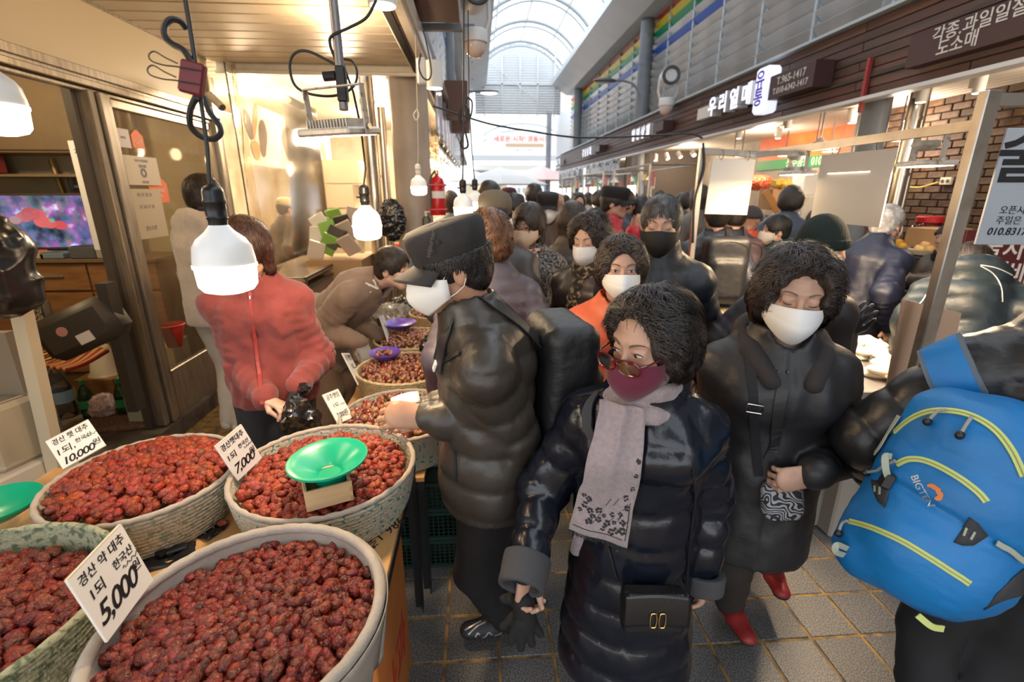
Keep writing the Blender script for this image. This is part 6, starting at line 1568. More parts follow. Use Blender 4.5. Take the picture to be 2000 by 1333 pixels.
patch([(1703,938),(1722,940),(1741,942),(1736,970),(1729,993),(1715,980),(1707,960)], m_gpanel, 'strap_anchor'); patch([(1893,1010),(1910,1022),(1930,1046),(1900,1066),(1878,1066),(1862,1060),(1880,1032)], m_gpanel, 'strap_anchor')
patch([(1975,1130),(1998,1110),(1998,1160),(1998,1200),(1985,1230),(1950,1240),(1925,1242),(1895,1222),(1920,1190),(1945,1160)], m_gpanel, 'mesh_pocket')
for u0, v0, u1, v1 in ((1712,950,1712,962),(1722,952,1721,967),(1885,1032,1880,1046),(1901,1040,1893,1053)):
    a, b = hits(b3, [(u0,v0),((u0+u1)/2,(v0+v1)/2),(u1,v1)], 3, .004)
    if len(a) > 2: ribbon(a, b, .004, .002).obj('strap_slot', m_gweb, bp)
m_pull = M('black_pull', (.012,.012,.012), .4)
def pull(p0, p1, bend=None, r=.0035):
    a, b = hits(b3, [p0, bend or ((p0[0]+p1[0])/2+3, (p0[1]+p1[1])/2), p1], 6, .010)
    if len(a) < 3: return
    o = MB().tube(a, r, 8).obj('zip_pull', M('grey_cord', (.30,.31,.29), .6), bp, smooth=True); MB().ell(a[-1], (.010,.008,.010), 12).obj('pull_tip', m_pull, o, smooth=True)
    o2 = o.children[0]; o2.location = (0,0,0); me = o2.data
    off = Vector(bp.location)
    for v in me.vertices: v.co -= off
for a_, b_, c_ in (((1852,806),(1818,827),(1836,808)), ((1898,818),(1877,852),(1893,826)), ((1755,903),(1700,928),(1730,915)), ((1662,1021),(1645,1046),(1652,1026))): pull(a_, b_, c_)
T = None
for sgn in (0,):
    h_ = hit(b3, 1804, 957)
    if h_:
        d3 = lambda body, u, v, size, mat, ang, name, **k: (lambda o: (setattr(o, 'parent', bp), [setattr(vv, 'co', vv.co-Vector(bp.location)) for vv in o.data.vertices]))(decal(b3, body, u, v, size, mat, None, ang, name, **k))
        d3('BIGTEN', 1800, 960, .020, M('logo_silver', (.42,.50,.58), .3, .5), -22, 'logo_text', bold=.012)
mb = MB()
for pts in ([(1812,950),(1820,949),(1828,954),(1838,958)], [(1828,954),(1834,962),(1838,968),(1830,974)], [(1826,974),(1834,974),(1840,966)]):
    a, b = hits(b3, pts, 4, .0015)
    if len(a) > 2: ribbon(a, b, [.004+.006*math.sin(PI*i/(len(a)-1)) for i in range(len(a))], .0008, mb)
if mb.v: mb.obj('logo_emblem', M('logo_orange', (.75,.20,.03), .4), bp)
# webbing: side compression straps, haul loop, shoulder strap over his left shoulder
for pts, w in (([(1762,815),(1740,850),(1722,880),(1700,905)], .016), ([(1940,1060),(1965,1075),(1990,1095)], .012)):
    a, b = hits(b3, pts, 6, .006)
    if len(a) > 3: ribbon(a, b, w, .003).obj('side_strap', m_gweb, bp)
L3 = lambda x, y, z: T3@Vector((x,y,z))
for i_, pts in enumerate(([L3(-.16,-.0,-.0),L3(-.185,-.01,.02),L3(-.195,.0,.045),L3(-.18,.01,.05)], [L3(-.155,.02,-.195),L3(-.185,.0,-.19),L3(-.19,.0,-.175),L3(-.155,.02,-.178)], [L3(-.03,-.085,-.215),L3(.0,-.09,-.222),L3(.025,-.085,-.218)])):
    P_ = smooth_path(pts, 6); ribbon(P_, [-x3*.2+n3]*len(P_), .014, .003).obj('web_loop', m_gweb if i_ < 2 else m_lime, bp)
MB().box((-.168,.0,-.0), (.02,.03,.035), T3, bev=.004).obj('buckle', m_pull, bp)
P_ = smooth_path([L3(.01,.03,.215),L3(.03,.02,.262),L3(.075,.03,.283),L3(.125,.045,.262),L3(.14,.05,.21)], 8); ribbon(P_, [n3*.6+y3*.4]*len(P_), .020, .004).obj('haul_loop', m_gweb, bp, smooth=True)
b3c = bvh_of(child(P3, 'coat'), P3['M'])
a, b = hits(b3c, [(1842,680),(1850,705),(1862,735),(1880,770)], 8, .012)
if len(a) > 4:
    ribbon(a, b, .078, .010).obj('shoulder_strap', m_blue, bp, smooth=True)
    for k_ in (-1,1): 
        t_ = [(a[min(i+1,len(a)-1)]-a[max(i-1,0)]).normalized().cross(b[i])*k_*.042 for i in range(len(a))]
        ribbon([p+q for p, q in zip(a, t_)], b, .014, .009).obj('strap_edge', M('slate_binding', (.12,.15,.19), .8), bp, smooth=True)
# ================================================================== RIGHT-HAND SHOPS
m_brick = M('brown_brick', (.075,.040,.026), .8, col2=(.15,.10,.065), noise=(9,5,.5,.75), bump=(60,.6,.005), rnd=(.012,.2,.3)); m_mortar = M('mortar', (.05,.042,.034), .9)
wb = MB().box((5.04,4.2,1.4), (.1,4.6,2.9)).obj('wall_right', m_mortar); tag(wb, kind='structure')
bk0 = None; cnt = 0; rest_ = MB()
for r in range(33):
    for c in range(24):
        y = 2.0+c*.21+(r%2)*.105; z = .30+r*.074
        if y > 6.3 or z > 2.72: continue
        if 1.35 < z and 3.6 < y < 5.95 and cnt < 290:
            if bk0 is None: bk0 = MB().box((0,0,0), (.06,.195,.062), bev=.004).obj('brick', m_brick, wb, world=False); o = bk0
            else: o = copy_of(bk0, wb)
            o.location = (4.975+rr.uniform(-.004,.004), y, z); cnt += 1
        else: rest_.box((4.975+rr.uniform(-.004,.004), y, z), (.06,.195,.062))
rest_.obj('brick', m_brick, wb, kind='stuff')
m_panelw = M('shop_back_wall', (.45,.40,.33), .7, col2=(.34,.29,.23), noise=(3,5,.4,.7))
o = MB().box((5.55,9.3,1.4), (.1,5.6,2.9)).obj('wall_right_2', m_panelw); tag(o, kind='structure')
o = MB().box((5.3,6.52,1.4), (.6,.08,2.9)).obj('wall_partition_1', m_panelw); tag(o, kind='structure')
o = MB().box((5.8,17,1.4), (.1,11,2.9)).obj('wall_right_3', m_panelw); tag(o, kind='structure')
o = MB().box((4.6,12.1,1.4), (2.0,.08,2.9)).obj('wall_partition_2', M('dark_partition', (.10,.08,.07), .7)); tag(o, kind='structure')
o = MB().box((5.0,-2.8,1.4), (.1,9.4,2.9)).obj('wall_right_4', m_panelw); tag(o, kind='structure')
# orange and green shop banner
bn = thing('shop_banner', 'orange banner with green strip and phone number above the fruit shop', 'banner', (5.48,8.1,2.45))
MB().box((5.48,8.1,2.52), (.02,3.0,.42)).obj('orange_field', M('banner_orange', (.72,.13,.03), .5, col2=(.85,.25,.05), noise=(3,4,.4,.7)), bn)
MB().box((5.47,8.1,2.23), (.02,3.0,.17)).obj('green_strip', M('banner_green', (.02,.30,.08), .5), bn)
text('상주농원 010-6342', frame((5.455,8.0,2.225), (0,-1,0), (-1,0,0)), .17, M('banner_white', (.85,.85,.80), .5), bn, bold=.01)
# stainless ducts, grey conduit, sockets on the brick
mb = MB(); mb.cyl((4.15,4.7,0),(4.15,4.7,2.7),.065,n=20); mb.cyl((4.30,4.78,0),(4.30,4.78,2.7),.035,n=14)
for z in (1.2,1.9,2.4): mb.cyl((4.15,4.7,z),(4.15,4.7,z+.03),.072,n=20)
o = mb.obj('duct_pipe', m_steel, smooth=True); tag(o, 'two shiny ducts in front of the brown brick wall', 'pipe')
o = MB().tube([(4.88,4.62,.3),(4.88,4.62,2.1),(4.88,4.70,2.6)], .022, 10).obj('conduit_pipe', M('grey_conduit', (.20,.18,.17), .5), smooth=True); tag(o, 'slim grey conduit running down the brick wall', 'pipe')
t = thing('wall_socket', 'beige double socket on the brick wall with yellow lead', 'socket', (4.92,4.98,1.86)); MB().box((4.92,4.98,1.86), (.03,.13,.075), bev=.005).obj('plate', m_white, t)
for dy in (-.03,.03): MB().cyl((4.905,4.98+dy,1.86),(4.900,4.98+dy,1.86),.018,n=14).obj('outlet', m_aludark, t)
MB().tube(smooth_path([(4.90,5.05,1.85),(4.86,5.25,1.80),(4.84,5.5,1.86),(4.88,5.65,2.1)],6), .008, 6).obj('cord', M('yellow_cord', (.70,.50,.05), .5), t, smooth=True)
# signs on the fascia
FX = 3.505; m_signb = M('sign_brown', (.050,.020,.020), .45); m_letw = M('letter_white', (.85,.87,.95), .4, emit=(.8,.85,1), estr=.9); m_letside = M('letter_side', (.60,.60,.62), .35); m_letg = M('letter_grey', (.62,.60,.58), .5)
def ybox(y0, y1, z0, z1, d=.12, x=FX): return (x-d/2, (y0+y1)/2, (z0+z1)/2), (d, y1-y0, z1-z0)
RT = lambda y, z, x: frame((x, y, z), (0,-1,0), (-1,0,0))
def fascia_sign(label, y0, y1, z0, z1, lines, d=.12):
    t = thing('sign_box', label, 'sign', (FX, (y0+y1)/2, z0)); c, s = ybox(y0, y1, z0, z1, d); MB().box(c, s, bev=.003).obj('sign_face', m_signb, t)
    for (b, fy, fz, sz) in lines: text(b, RT(y0+(y1-y0)*fy, z0+(z1-z0)*fz, FX-d-.002), sz, m_letg, t, bold=.008)
    return t
fascia_sign('dark brown box sign with Korean lettering about fruit, highest on the plank fascia', 2.95, 4.05, 2.68, 2.92, [('각종.과일일절',.52,.70,.115),('도소매',.62,.28,.115)], .10)
fascia_sign('brown box sign with two telephone numbers', 5.02, 5.78, 2.74, 2.98, [('T.965-1417',.5,.68,.105),('T.010-6342-1417',.5,.28,.085)], .20)
def channel(label, y_far, y_near, z, size, chars, hl=None, d=.14):
    t = thing('channel_letters', label, 'sign', (FX, (y_far+y_near)/2, z)); n = len(chars)
    for i, ch in enumerate(chars):
        y = y_far+(y_near-y_far)*(i+.5)/n; vs, fs = text_mesh(ch, size, ext=d/2, bold=.035); mat = [m_letside, m_letw]
        T = RT(y, z, FX-.04-d/2); mb = MB().raw(vs, fs, T)
        if ch == hl:
            MB().box((FX-.10, y, z), (.18, size*.95, size*1.9), bev=.03).obj('lit_box', m_letw, t)
            text('유\n통', RT(y, z+.01, FX-.195), size*.80, M('letter_violet', (.10,.06,.55), .4), t, 'letter', bold=.02, line=.9); continue
        mb.mat(0); 
        o = mb.obj('letter', m_letside, t); text(ch, RT(y, z, FX-.04-d-.001), size, m_letw, t, 'lit_face', ext=.001, bold=.035)
    return t
channel('largest white channel letters with violet-lettered end box on the fascia', 7.35, 5.85, 2.88, .26, '우리열매@', '@')
channel('white channel letters of the next shop sign, second along the fascia', 10.9, 9.7, 2.87, .24, '형영상회')
channel('small white channel letters, third sign along the fascia', 15.9, 14.6, 2.88, .24, '강남상회')
channel('farthest tiny white channel letters along the fascia', 21.0, 19.9, 2.88, .22, '상회')
for lab, y0, y1 in (('small pale plate beside the lit channel letters', 7.35, 7.85), ('small brown box sign beside the second channel letters', 9.0, 9.5), ('small brown box sign beside the third channel letters', 13.6, 14.2)):
    c, s = ybox(y0, y1, 2.80, 2.96, .10 if y0 < 8 else .2); o = MB().box(c, s, bev=.003).obj('sign_box', m_letg if y0 < 8 else m_signb); tag(o, lab, 'sign')
o = MB().box((3.49,3.95+.6,2.66), (.03,.035,.44)).obj('red_strip', M('red_painted_batten', (.28,.03,.03), .5)); tag(o, 'thin dark red batten fixed upright on the plank fascia', 'strip')
# hanging lamps under that ceiling
m_shade = M('lamp_shade_white', (.80,.78,.74), .4); m_lit = M('lamp_lit_face', (1,.95,.85), .4, emit=(1,.90,.72), estr=12)
def proto_pendant():
    t = thing('pendant_lamp', 'small dish-shaped pendant lamp hanging over the fruit shop', 'lamp', (0,0,0), group='dish pendants over the fruit shop')
    MB().cyl((0,0,.05),(0,0,.40),.008,n=6).obj('rod', M('rod_grey', (.25,.24,.23), .5), t, world=False)
    MB().lathe([(.018,.05),(.022,.04),(.035,.02),(.095,-.015),(.10,-.02)], n=24, cap=False).obj('shade', m_shade, t, smooth=True, world=False, solid=.002)
    MB().lathe([(0,-.018),(.088,-.018)], n=24, cap=False).obj('lit_disc', m_lit, t, world=False); return t
pp = proto_pendant()
PD = [(3.60,6.95,2.27),(3.75,5.4,2.27),(3.95,5.75,2.25),(4.1,5.3,2.25),(4.3,5.0,2.27),(3.9,7.3,2.27),(4.6,6.4,2.27),(4.5,7.2,2.27)]
ords = ['nearest the steel post','over the first shelf','over the orange banner end','right of the banner phone number','beside the grey column','farthest towards the channel letters','behind the row','deep in the shop']
for i, p in enumerate(PD):
    o = pp if i == 0 else copy_tree(pp, label=None); o.location = p; o['label'] = 'dish pendant lamp '+ords[i]
def proto_cyl():
    t = thing('spot_lamp', 'x', 'lamp', (0,0,0), group='white track spots under the right ceiling')
    MB().box((0,.05,.06), (.045,.06,.12), bev=.004).obj('driver_box', m_shade, t, world=False)
    MB().cyl((0,0,-.05),(0,0,.09),.042,n=24).obj('barrel', m_shade, t, smooth=True, world=False); MB().cyl((0,0,-.0515),(0,0,-.050),.036,n=24).obj('lit_disc', m_lit, t, world=False); return t
pc = proto_cyl(); CY = [(4.0,7.65,2.58),(4.04,6.5,2.58),(4.45,5.9,2.58),(4.6,7.6,2.58),(4.05,4.55,2.58),(4.15,4.12,2.58)]
for i, p in enumerate(CY):
    o = pc if i == 0 else copy_tree(pc); o.location = p; o['label'] = 'white cylinder spot lamp '+['by the second shop ceiling','above the hanging board','over the banner','deep over the shelves','near the grey column','nearest, above the silver sign post'][i]
for i in range(7):
    o = copy_tree(pc); o.location = (3.95+.08*i, 13.2-.5*i, 2.5); o.rotation_euler = (R_(25-12*i), R_(20*math.sin(i)), 0); o['label'] = 'small white track spot of the shop beyond, %s in its row' % ['first','second','third','fourth','fifth','sixth','seventh'][i]
o = MB().box((3.62,8.9,2.66), (.06,1.3,.04)).obj('tube_lamp', M('tube_lit', (1,1,1), .4, emit=(.9,.95,1), estr=9)); tag(o, 'bright fluorescent tube under the fascia behind the balding man', 'lamp')
# galvanised steel frame with blank boards, silver sign post
m_galv = M('galvanised_steel', (.50,.47,.43), .32, .85, col2=(.30,.24,.19), noise=(7,6,.5,.78), bump=(30,.1,.002))
fr = thing('steel_stall', 'galvanised steel frame of the right-hand stall with boards hung on it', 'frame', (1.96,1.9,0))
MB().box((1.965,1.90,1.06), (.060,.045,2.12), bev=.004).obj('post', m_galv, fr); MB().box((1.56,3.45,1.02), (.038,.038,2.04), bev=.003).obj('post', m_galv, fr)
MB().bar((1.96,1.90,2.0),(1.96,3.45,2.0),.035,.04).obj('rail', m_galv, fr); MB().bar((1.56,3.45,2.02),(1.96,3.45,2.0),.035,.04).obj('rail', m_galv, fr); MB().bar((1.96,1.92,2.09),(2.9,1.85,2.09),.04,.045).obj('rail', m_galv, fr)
m_bd = M('blank_board', (.66,.62,.56), .6, bump=(30,.08,.001)); 
def hungboard(label, pts, Y, thick=.006):
    a, b, c, d = [at(u, v, X=X, Y=Y) if X is None else at(u, v, X=X) for (u, v, X) in pts]
    x = (b-a).normalized(); dn = (d-a); w = (b-a).length; hh = dn.length; n = x.cross(dn.normalized()).normalized(); y = n.cross(x)
    t = thing('blank_board', label, 'board', a); T = Matrix(((*x,0),(*y,0),(*n,0),(0,0,0,1))).transposed(); T.translation = a+x*w/2+dn/2
    MB().box((0,0,0), (w,hh,thick), T, bev=.001).obj('board', m_bd, t)
    for k in (-.3,.3):
        mb = MB(); c0 = T@Vector((k*w, hh/2*(1 if y.z > 0 else -1), 0)); mb.tube([c0+Vector((.0,.03*math.sin(a_),.025-.032*math.cos(a_))) for a_ in [2*PI*i/14 for i in range(15)]], .0022, 6); mb.obj('wire_hook', M('hook_wire', (.10,.09,.08), .4, .6), t, smooth=True)
hungboard('small blank off-white board hung beside the steel corner post', [(1388,309,None),(1473,312,None),(1461,420,None),(1379,418,None)], 3.43)
hungboard('large blank off-white board hung from the stall rail', [(1608,303,1.955),(1756,289,1.955),(1724,444,1.955),(1581,431,1.955)], None)
# the liquor-shop sign at the right edge
sg = thing('shop_sign', 'pale grey sign with big black character and opening hours, at the right edge', 'sign', (2.0,1.87,1.5))
a = at(1948,250,Y=1.86); b = at(1888,478,Y=1.86); w_ = .62; hh = a.z-b.z; ex = Vector((1,-.12,0)).normalized(); cx = Vector((2.03,1.86,0))+ex*w_/2; T = frame((cx.x,cx.y,(a.z+b.z)/2), ex, (-.12,-1,0))
MB().box((0,0,0), (w_,hh,.012), T, bev=.002).obj('sign_face', M('sign_pale_grey', (.42,.46,.52), .5), sg)
for body, x_, y_, sz, kw in (('술', -.225, .105, .215, dict(bold=.02)), ('오픈시간', -.19, -.085, .036, {}), ('주일은 쉽니다', -.155, -.125, .036, {}), ('010.8317.16', -.18, -.168, .041, dict(bold=.015, shear=.15))):
    text(body, T@Matrix.Translation((x_, y_, .0075)), sz, m_ink, sg, ext=.0005, **kw)
# floodlights: two on the right stall, one on the left pole
m_case = M('floodlight_case', (.62,.58,.52), .4, .3, col2=(.42,.36,.28), noise=(30,5,.5,.75))
def flood(label, c, rz, power, tilt=0, fins=True, col=WARM):
    t = thing('floodlight', label, 'lamp', c, rz); t.rotation_euler = (R_(tilt), 0, rz)
    MB().box((0,0,0), (.20,.15,.022), bev=.006).obj('housing', m_case, t, world=False); MB().box((0,0,-.0115), (.175,.125,.002)).obj('lit_face', m_lit, t, world=False)
    mb = MB()
    for i in range(14): mb.box((-.075+i*.0115,0,.022), (.003,.10,.025))
    if fins: mb.obj('cooling_fins', m_case, t, world=False, kind='stuff')
    mb = MB()
    for s in (-1,1): mb.box((s*.108,0,.055), (.004,.022,.13), bev=.001)
    mb.box((0,0,.122), (.22,.022,.004)); mb.obj('bracket', M('bracket_rusty', (.55,.50,.44), .5, .4, col2=(.22,.12,.07), noise=(40,4,.55,.7)), t, world=False)
    for s in (-1,1): MB().cyl((s*.108,0,.012),(s*.118,0,.012),.009,n=12).obj('bolt', m_steel, t, world=False)
    l = lamp('flood_light', (0,0,-.03), col, power, kind='AREA', size=.15); l.parent = t; return t
flood('white floodlight on the rail left of the large blank board', at(1556,338,X=1.97), R_(80), 22)
flood('white floodlight on the rail right of the large blank board', at(1808,320,X=2.02), R_(75), 22, fins=False)
for k, q in enumerate((at(1556,306,X=1.97), at(1808,285,X=2.0))): 
    o = MB().lathe([(0,.02),(.05,.02),(.055,.0),(.03,-.02),(0,-.022)], tuple(q+Vector((0,0,-.0))), 20).obj('ceiling_rose', m_case, smooth=True); tag(o, ['round swivel mount above the floodlight with fins', 'round swivel mount above the right floodlight'][k], 'mount')
flood('white floodlight with rusty bracket on the left pole', at(663,258,Y=1.62), R_(-28), 16, tilt=6)
# produce tables and goods
m_tblw = M('stall_table_dark', (.10,.08,.07), .6)
t = thing('stall_table', 'right-hand stall table covered with pale dough and noodles', 'table', (2.17,2.55,0)); MB().box((2.17,2.55,.79), (.80,.98,.04), bev=.004).obj('table_top', M('steel_tray', (.6,.6,.6), .3, .8), t); MB().box((2.17,2.55,.39), (.76,.92,.76)).obj('skirt', M('stone_skirt', (.34,.30,.25), .8, col2=(.25,.22,.18), noise=(5,5,.4,.7)), t)
o = MB().box((1.93,2.17,.20), (.22,.34,.40), bev=.01).obj('stone_block', M('beige_stone', (.36,.32,.27), .8)); tag(o, 'low beige stone block between the elderly woman and the blue backpack', 'block')
m_dough = M('pale_dough', (.86,.80,.70), .6, sss=.1, rnd=(.01,.2,.12)); rg = random.Random(8)
for k in range(46):
    x, y = 1.86+rg.random()*.62, 2.12+rg.random()*.86; s = rg.uniform(.07,.11)
    V, F = iso([E((0,0,0),(s,s*.8,.022),k=.02), C((-s*.6,-.01,.015),(s*.6,.02,.02),.014,k=.01)], .009) if k == 0 else (V, F)
    if k == 0: V = V+vnormals(V,F)*(.004*fbm(V*40,3,2))[:,None]; dp_ = mesh_np('rice_cake', V, F, m_dough); o = dp_
    else: o = copy_of(dp_); o.scale = (s/.09, s/.09, 1)
    o.location = (x, y, .825+.018*(k%3)); o.rotation_euler = (0,0,rg.uniform(0,6)); tag(o, 'pale floured dough piece spread on the lit right-hand stall', 'food', 'pale dough pieces on the right-hand stall')
t = thing('noodle_tray', 'plastic-wrapped tray of pale noodles behind the elderly woman', 'tray', tuple(at(1402,612,Z=.86)))
q = at(1402,612,Z=.85); MB().box((q.x,q.y+.05,.41), (.55,.62,.80), bev=.006).obj('trolley', m_tblw, t); MB().box((q.x,q.y,.83), (.42,.30,.02), bev=.005).obj('tray', M('steel_tray', (.6,.6,.6), .3, .8), t); V, F = iso([E((0,0,0),(.16,.11,.035))], .009); V = V+vnormals(V,F)*(.006*np.sin(V[:,0]*160+4*vn(V*20,1)))[:,None]; mesh_np('noodles', V+np.array((q.x,q.y,.865)), F, M('noodles', (.62,.52,.30), .4), t)
def carton(label, c, d, col, rz=0, txt=None):
    t = thing('cardboard_box', label, 'box', (c[0],c[1],c[2]-d[2]/2)); T = Matrix.Translation(c)@Matrix.Rotation(rz,4,'Z'); MB().box((0,0,0), d, T, bev=.003).obj('carton', M('carton_%d_%d' % (col[0]*100, col[1]*100), col, .7, bump=(20,.1,.002)), t)
    MB().box((0,0,d[2]/2+.001), (.05,d[1],.002), T).obj('packing_tape', M('clear_tape', (.7,.5,.3), .15), t)
    if txt: text(txt[0], T@frame((0,-d[1]/2-.001,0), (1,0,0), (0,-1,0)), txt[1], M('carton_print_%d' % (txt[2][0]*100), txt[2], .6), t, 'print', ext=.0005, bold=.01)
    return t
# cardboard leaning on the silver post
o = hungboard if False else None
a, b, d_ = at(1762,585,Y=2.02), at(1877,612,Y=2.02), at(1742,692,Y=2.02); x = (b-a).normalized(); dn = d_-a; t = thing('cardboard_sheet', 'plain tan cardboard sheet standing behind the silver post', 'board', d_)
T = Matrix(((*x,0),(*dn.normalized(),0),(*(x.cross(dn).normalized()),0),(0,0,0,1))).transposed(); T.translation = a+(b-a)/2+dn*.9; MB().box((0,0,0), ((b-a).length, dn.length*1.8, .005), T).obj('sheet', M('tan_cardboard', (.56,.38,.27), .8, bump=(12,.15,.002), stretch=(14,.5,1)), t)
# fruit shop: stepped display with punnets, apples, crates, fridge, shelves
m_pear = M('golden_pear', (.72,.42,.12), .5, rnd=(.01,.15,.15)); m_apple = M('red_apple', (.42,.04,.035), .3, rnd=(.02,.1,.3)); m_tan_ = M('mandarin', (.80,.28,.03), .4, rnd=(.01,.1,.15)); m_pun = M('white_punnet', (.80,.76,.70), .5)
dsp = thing('display_stand', 'stepped fruit display of the brick-walled shop', 'stand', (3.6,3.9,0))
for k in range(3): MB().box((3.45+.38*k,3.85,.35+.12*k), (.38,1.95,.70+.24*k), bev=.004).obj('step', M('display_black', (.02,.02,.022), .5), dsp)
fruit0 = {}
def fruit(mat, r, loc, label, group):
    key = mat.name
    if key not in fruit0:
        P = [E((0,0,0),(r,r,r*.92),k=.01), E((0,0,r*.95),(r*.22,r*.22,r*.22),k=r*.5,op='s')]; V, F = iso(P, r/6); fruit0[key] = mesh_np('fruit', V, F, mat, world=False); o = fruit0[key]
    else: o = copy_of(fruit0[key])
    o.location = loc; o.rotation_euler = (rg.uniform(-.3,.3), rg.uniform(-.3,.3), rg.uniform(0,6)); return tag(o, label, 'fruit', group)
for k in range(3):
    for j in range(6):
        x = 3.42+.38*k; y = 3.08+.30*j; z = .70+.24*k+.005-(.0 if k == 0 else 0)
        isap = (k == 0 and j < 4); pn_ = MB().lathe([(0,0),(.095,0),(.125,.045),(.12,.045),(.09,.006),(0,.006)], (x,y,.47+.24*k+.24), 16).obj('punnet', m_pun if not isap else M('black_tray', (.03,.03,.03), .5), smooth=True); tag(pn_, 'shallow punnet of fruit on the stepped display', 'punnet', 'punnets on the stepped display')
        for q in range(5):
            a_ = q*2*PI/4; rr_ = .052 if q < 4 else 0; fruit(m_apple if isap else m_pear, .042, (x+rr_*math.cos(a_), y+rr_*math.sin(a_), .76+.24*k+(.035 if q == 4 else 0)), 'red apple in a tray on the lowest display step' if isap else 'golden pear in a white punnet on the fruit display', 'apples on the lowest step' if isap else 'golden pears in punnets')
for k in range(9): fruit(m_apple, .048, (2.95+.11*(k%3)+.3, 2.5+.12*(k//3), 1.10+.01*k), 'large red apple behind the teal puffer', 'red apples by the maroon sign')
o = MB().box((3.40,2.64,1.03), (.5,.5,.03)).obj('fruit_shelf', m_tblw); tag(o, 'small shelf of red apples behind the stooping teal puffer', 'shelf')
q_ = (4.35,4.35,1.30); carton('wooden-looking fruit carton with slots on top of the display', (4.45,4.45,1.33), (.42,.30,.18), (.45,.28,.14), .2); o = MB().box((4.45,4.45,.62), (.3,1.2,1.24)).obj('counter', m_tblw); tag(o, 'dark counter behind the stepped display', 'counter')
t = thing('jar', 'big glass jar with red lid against the brick wall', 'jar', (4.62,4.75,1.24)); MB().lathe([(.0,0),(.12,0),(.15,.04),(.15,.16),(.12,.20),(.10,.22)], (4.62,4.75,1.24), 28).obj('glass_body', glassy('jar_glass', (.75,.45,.42), .3, .05, .2, (.3,.05,.05)), t, smooth=True); MB().lathe([(.0,0),(.115,0),(.118,.05),(.11,.06),(0,.06)], (4.62,4.75,1.455), 28).obj('lid', M('red_lid', (.5,.02,.03), .35), t, smooth=True)
carton('yellow-printed white fruit carton under the display', (3.12,3.25,.32), (.30,.40,.40), (.62,.52,.20), .1, ('배', .2, (.75,.45,.02))); carton('blue and white fruit carton on the ground beside the display', (3.05,3.75,.18), (.34,.40,.34), (.50,.54,.60), 0)
t = thing('price_plaque', 'maroon sign with white characters behind the stooping teal puffer', 'sign', (3.55,3.05,1.15)); T = frame((3.62,3.0,1.30), (1,-.15,0), (-.15,-1,0)); MB().box((0,0,0), (.75,.42,.02), T, bev=.002).obj('panel', M('maroon_panel', (.075,.008,.012), .5), t); text('꿀사과\n햇배', T@Matrix.Translation((-.05,0,.012)), .16, m_letg, t, bold=.01)
# fridge, shelves, crates of the orange-banner shop
t = thing('display_fridge', 'white drinks fridge with papers stuck on it', 'fridge', (5.1,7.4,0)); MB().box((5.1,7.4,.85), (.6,.75,1.7), bev=.02).obj('cabinet', m_white, t); MB().box((4.79,7.4,1.2), (.02,.6,.8), bev=.004).obj('glass_door', M('fridge_glass', (.25,.28,.30), .15), t)
for i in range(3): MB().box((4.775,7.2+.2*i,1.25+.1*(i%2)), (.004,.16,.20)).obj('paper_note', m_paper, t)
carton('white styrofoam box on top of the fridge', (5.1,7.4,1.86), (.40,.30,.30), (.78,.78,.78)); bagmesh('net_bag', 'orange net bag lying on the fridge row', (4.8,8.3,1.9), (.22,.20,.12), M('orange_net', (.62,.12,.05), .5), 5)
def tcrate(label, c, rz, tilt, fm, colr=(.55,.16,.04), n=20):
    t = thing('fruit_crate', label, 'crate', c); T = Matrix.Translation(c)@Matrix.Rotation(rz,4,'Z')@Matrix.Rotation(R_(tilt),4,'X'); m_ = M('crate_%d' % (colr[0]*100), colr, .5)
    for q, d in (((0,0,0),(.44,.30,.012)), ((0,-.15,.04),(.44,.012,.08)), ((0,.15,.04),(.44,.012,.08)), ((-.22,0,.04),(.012,.30,.08)), ((.22,0,.04),(.012,.30,.08))): MB().box(q, d, T).obj('board', m_, t)
    V_, F_ = [], []; mb = MB()
    for i in range(n): mb.ell(T@Vector((-.17+.085*(i%5), -.11+.075*(i//5), .05)), .036, 8)
    mb.obj('fruit_load', fm, t, smooth=True, kind='stuff')
tcrate('tilted orange crate of fruit above the motorbike helmet', (3.75,6.2,1.62), R_(60), 55, m_tan_, (.60,.25,.06)); tcrate('second tilted crate of fruit below the first', (3.70,6.0,1.30), R_(60), 55, m_tan_, (.30,.30,.34)); tcrate('tilted orange crate beside the black-haired person', (3.30,5.0,1.15), R_(60), 50, m_apple, (.60,.20,.05))
bagmesh('banana_bunch', 'bunch of yellow fruit on a carton near the blank board', (3.95,6.3,1.85), (.13,.10,.06), M('banana_yellow', (.75,.50,.08), .5), 8, cat='fruit'); carton('brown carton holding the yellow fruit', (4.0,6.4,1.66), (.36,.30,.26), (.45,.27,.13))
bagmesh('motorbike', 'dark motorbike with yellow-green helmet parked by the crates', (3.6,6.0,1.1), (.25,.35,.35), M('bike_black', (.02,.02,.022), .3), 12, amp=.05, cat='vehicle', vox=.022)
for i in range(9):
    carton('stacked carton against the back wall of the fruit shop, %s' % ['bottom left','bottom','bottom right','middle left','middle','middle right','upper left','upper','upper right'][i], (5.25,6.75+.42*(i%3)+(1.3 if i > 5 else .0)+.9, .2+.36*(i//3)), (.38,.38,.34), [(.45,.28,.14),(.72,.70,.66),(.55,.20,.06)][i%3])
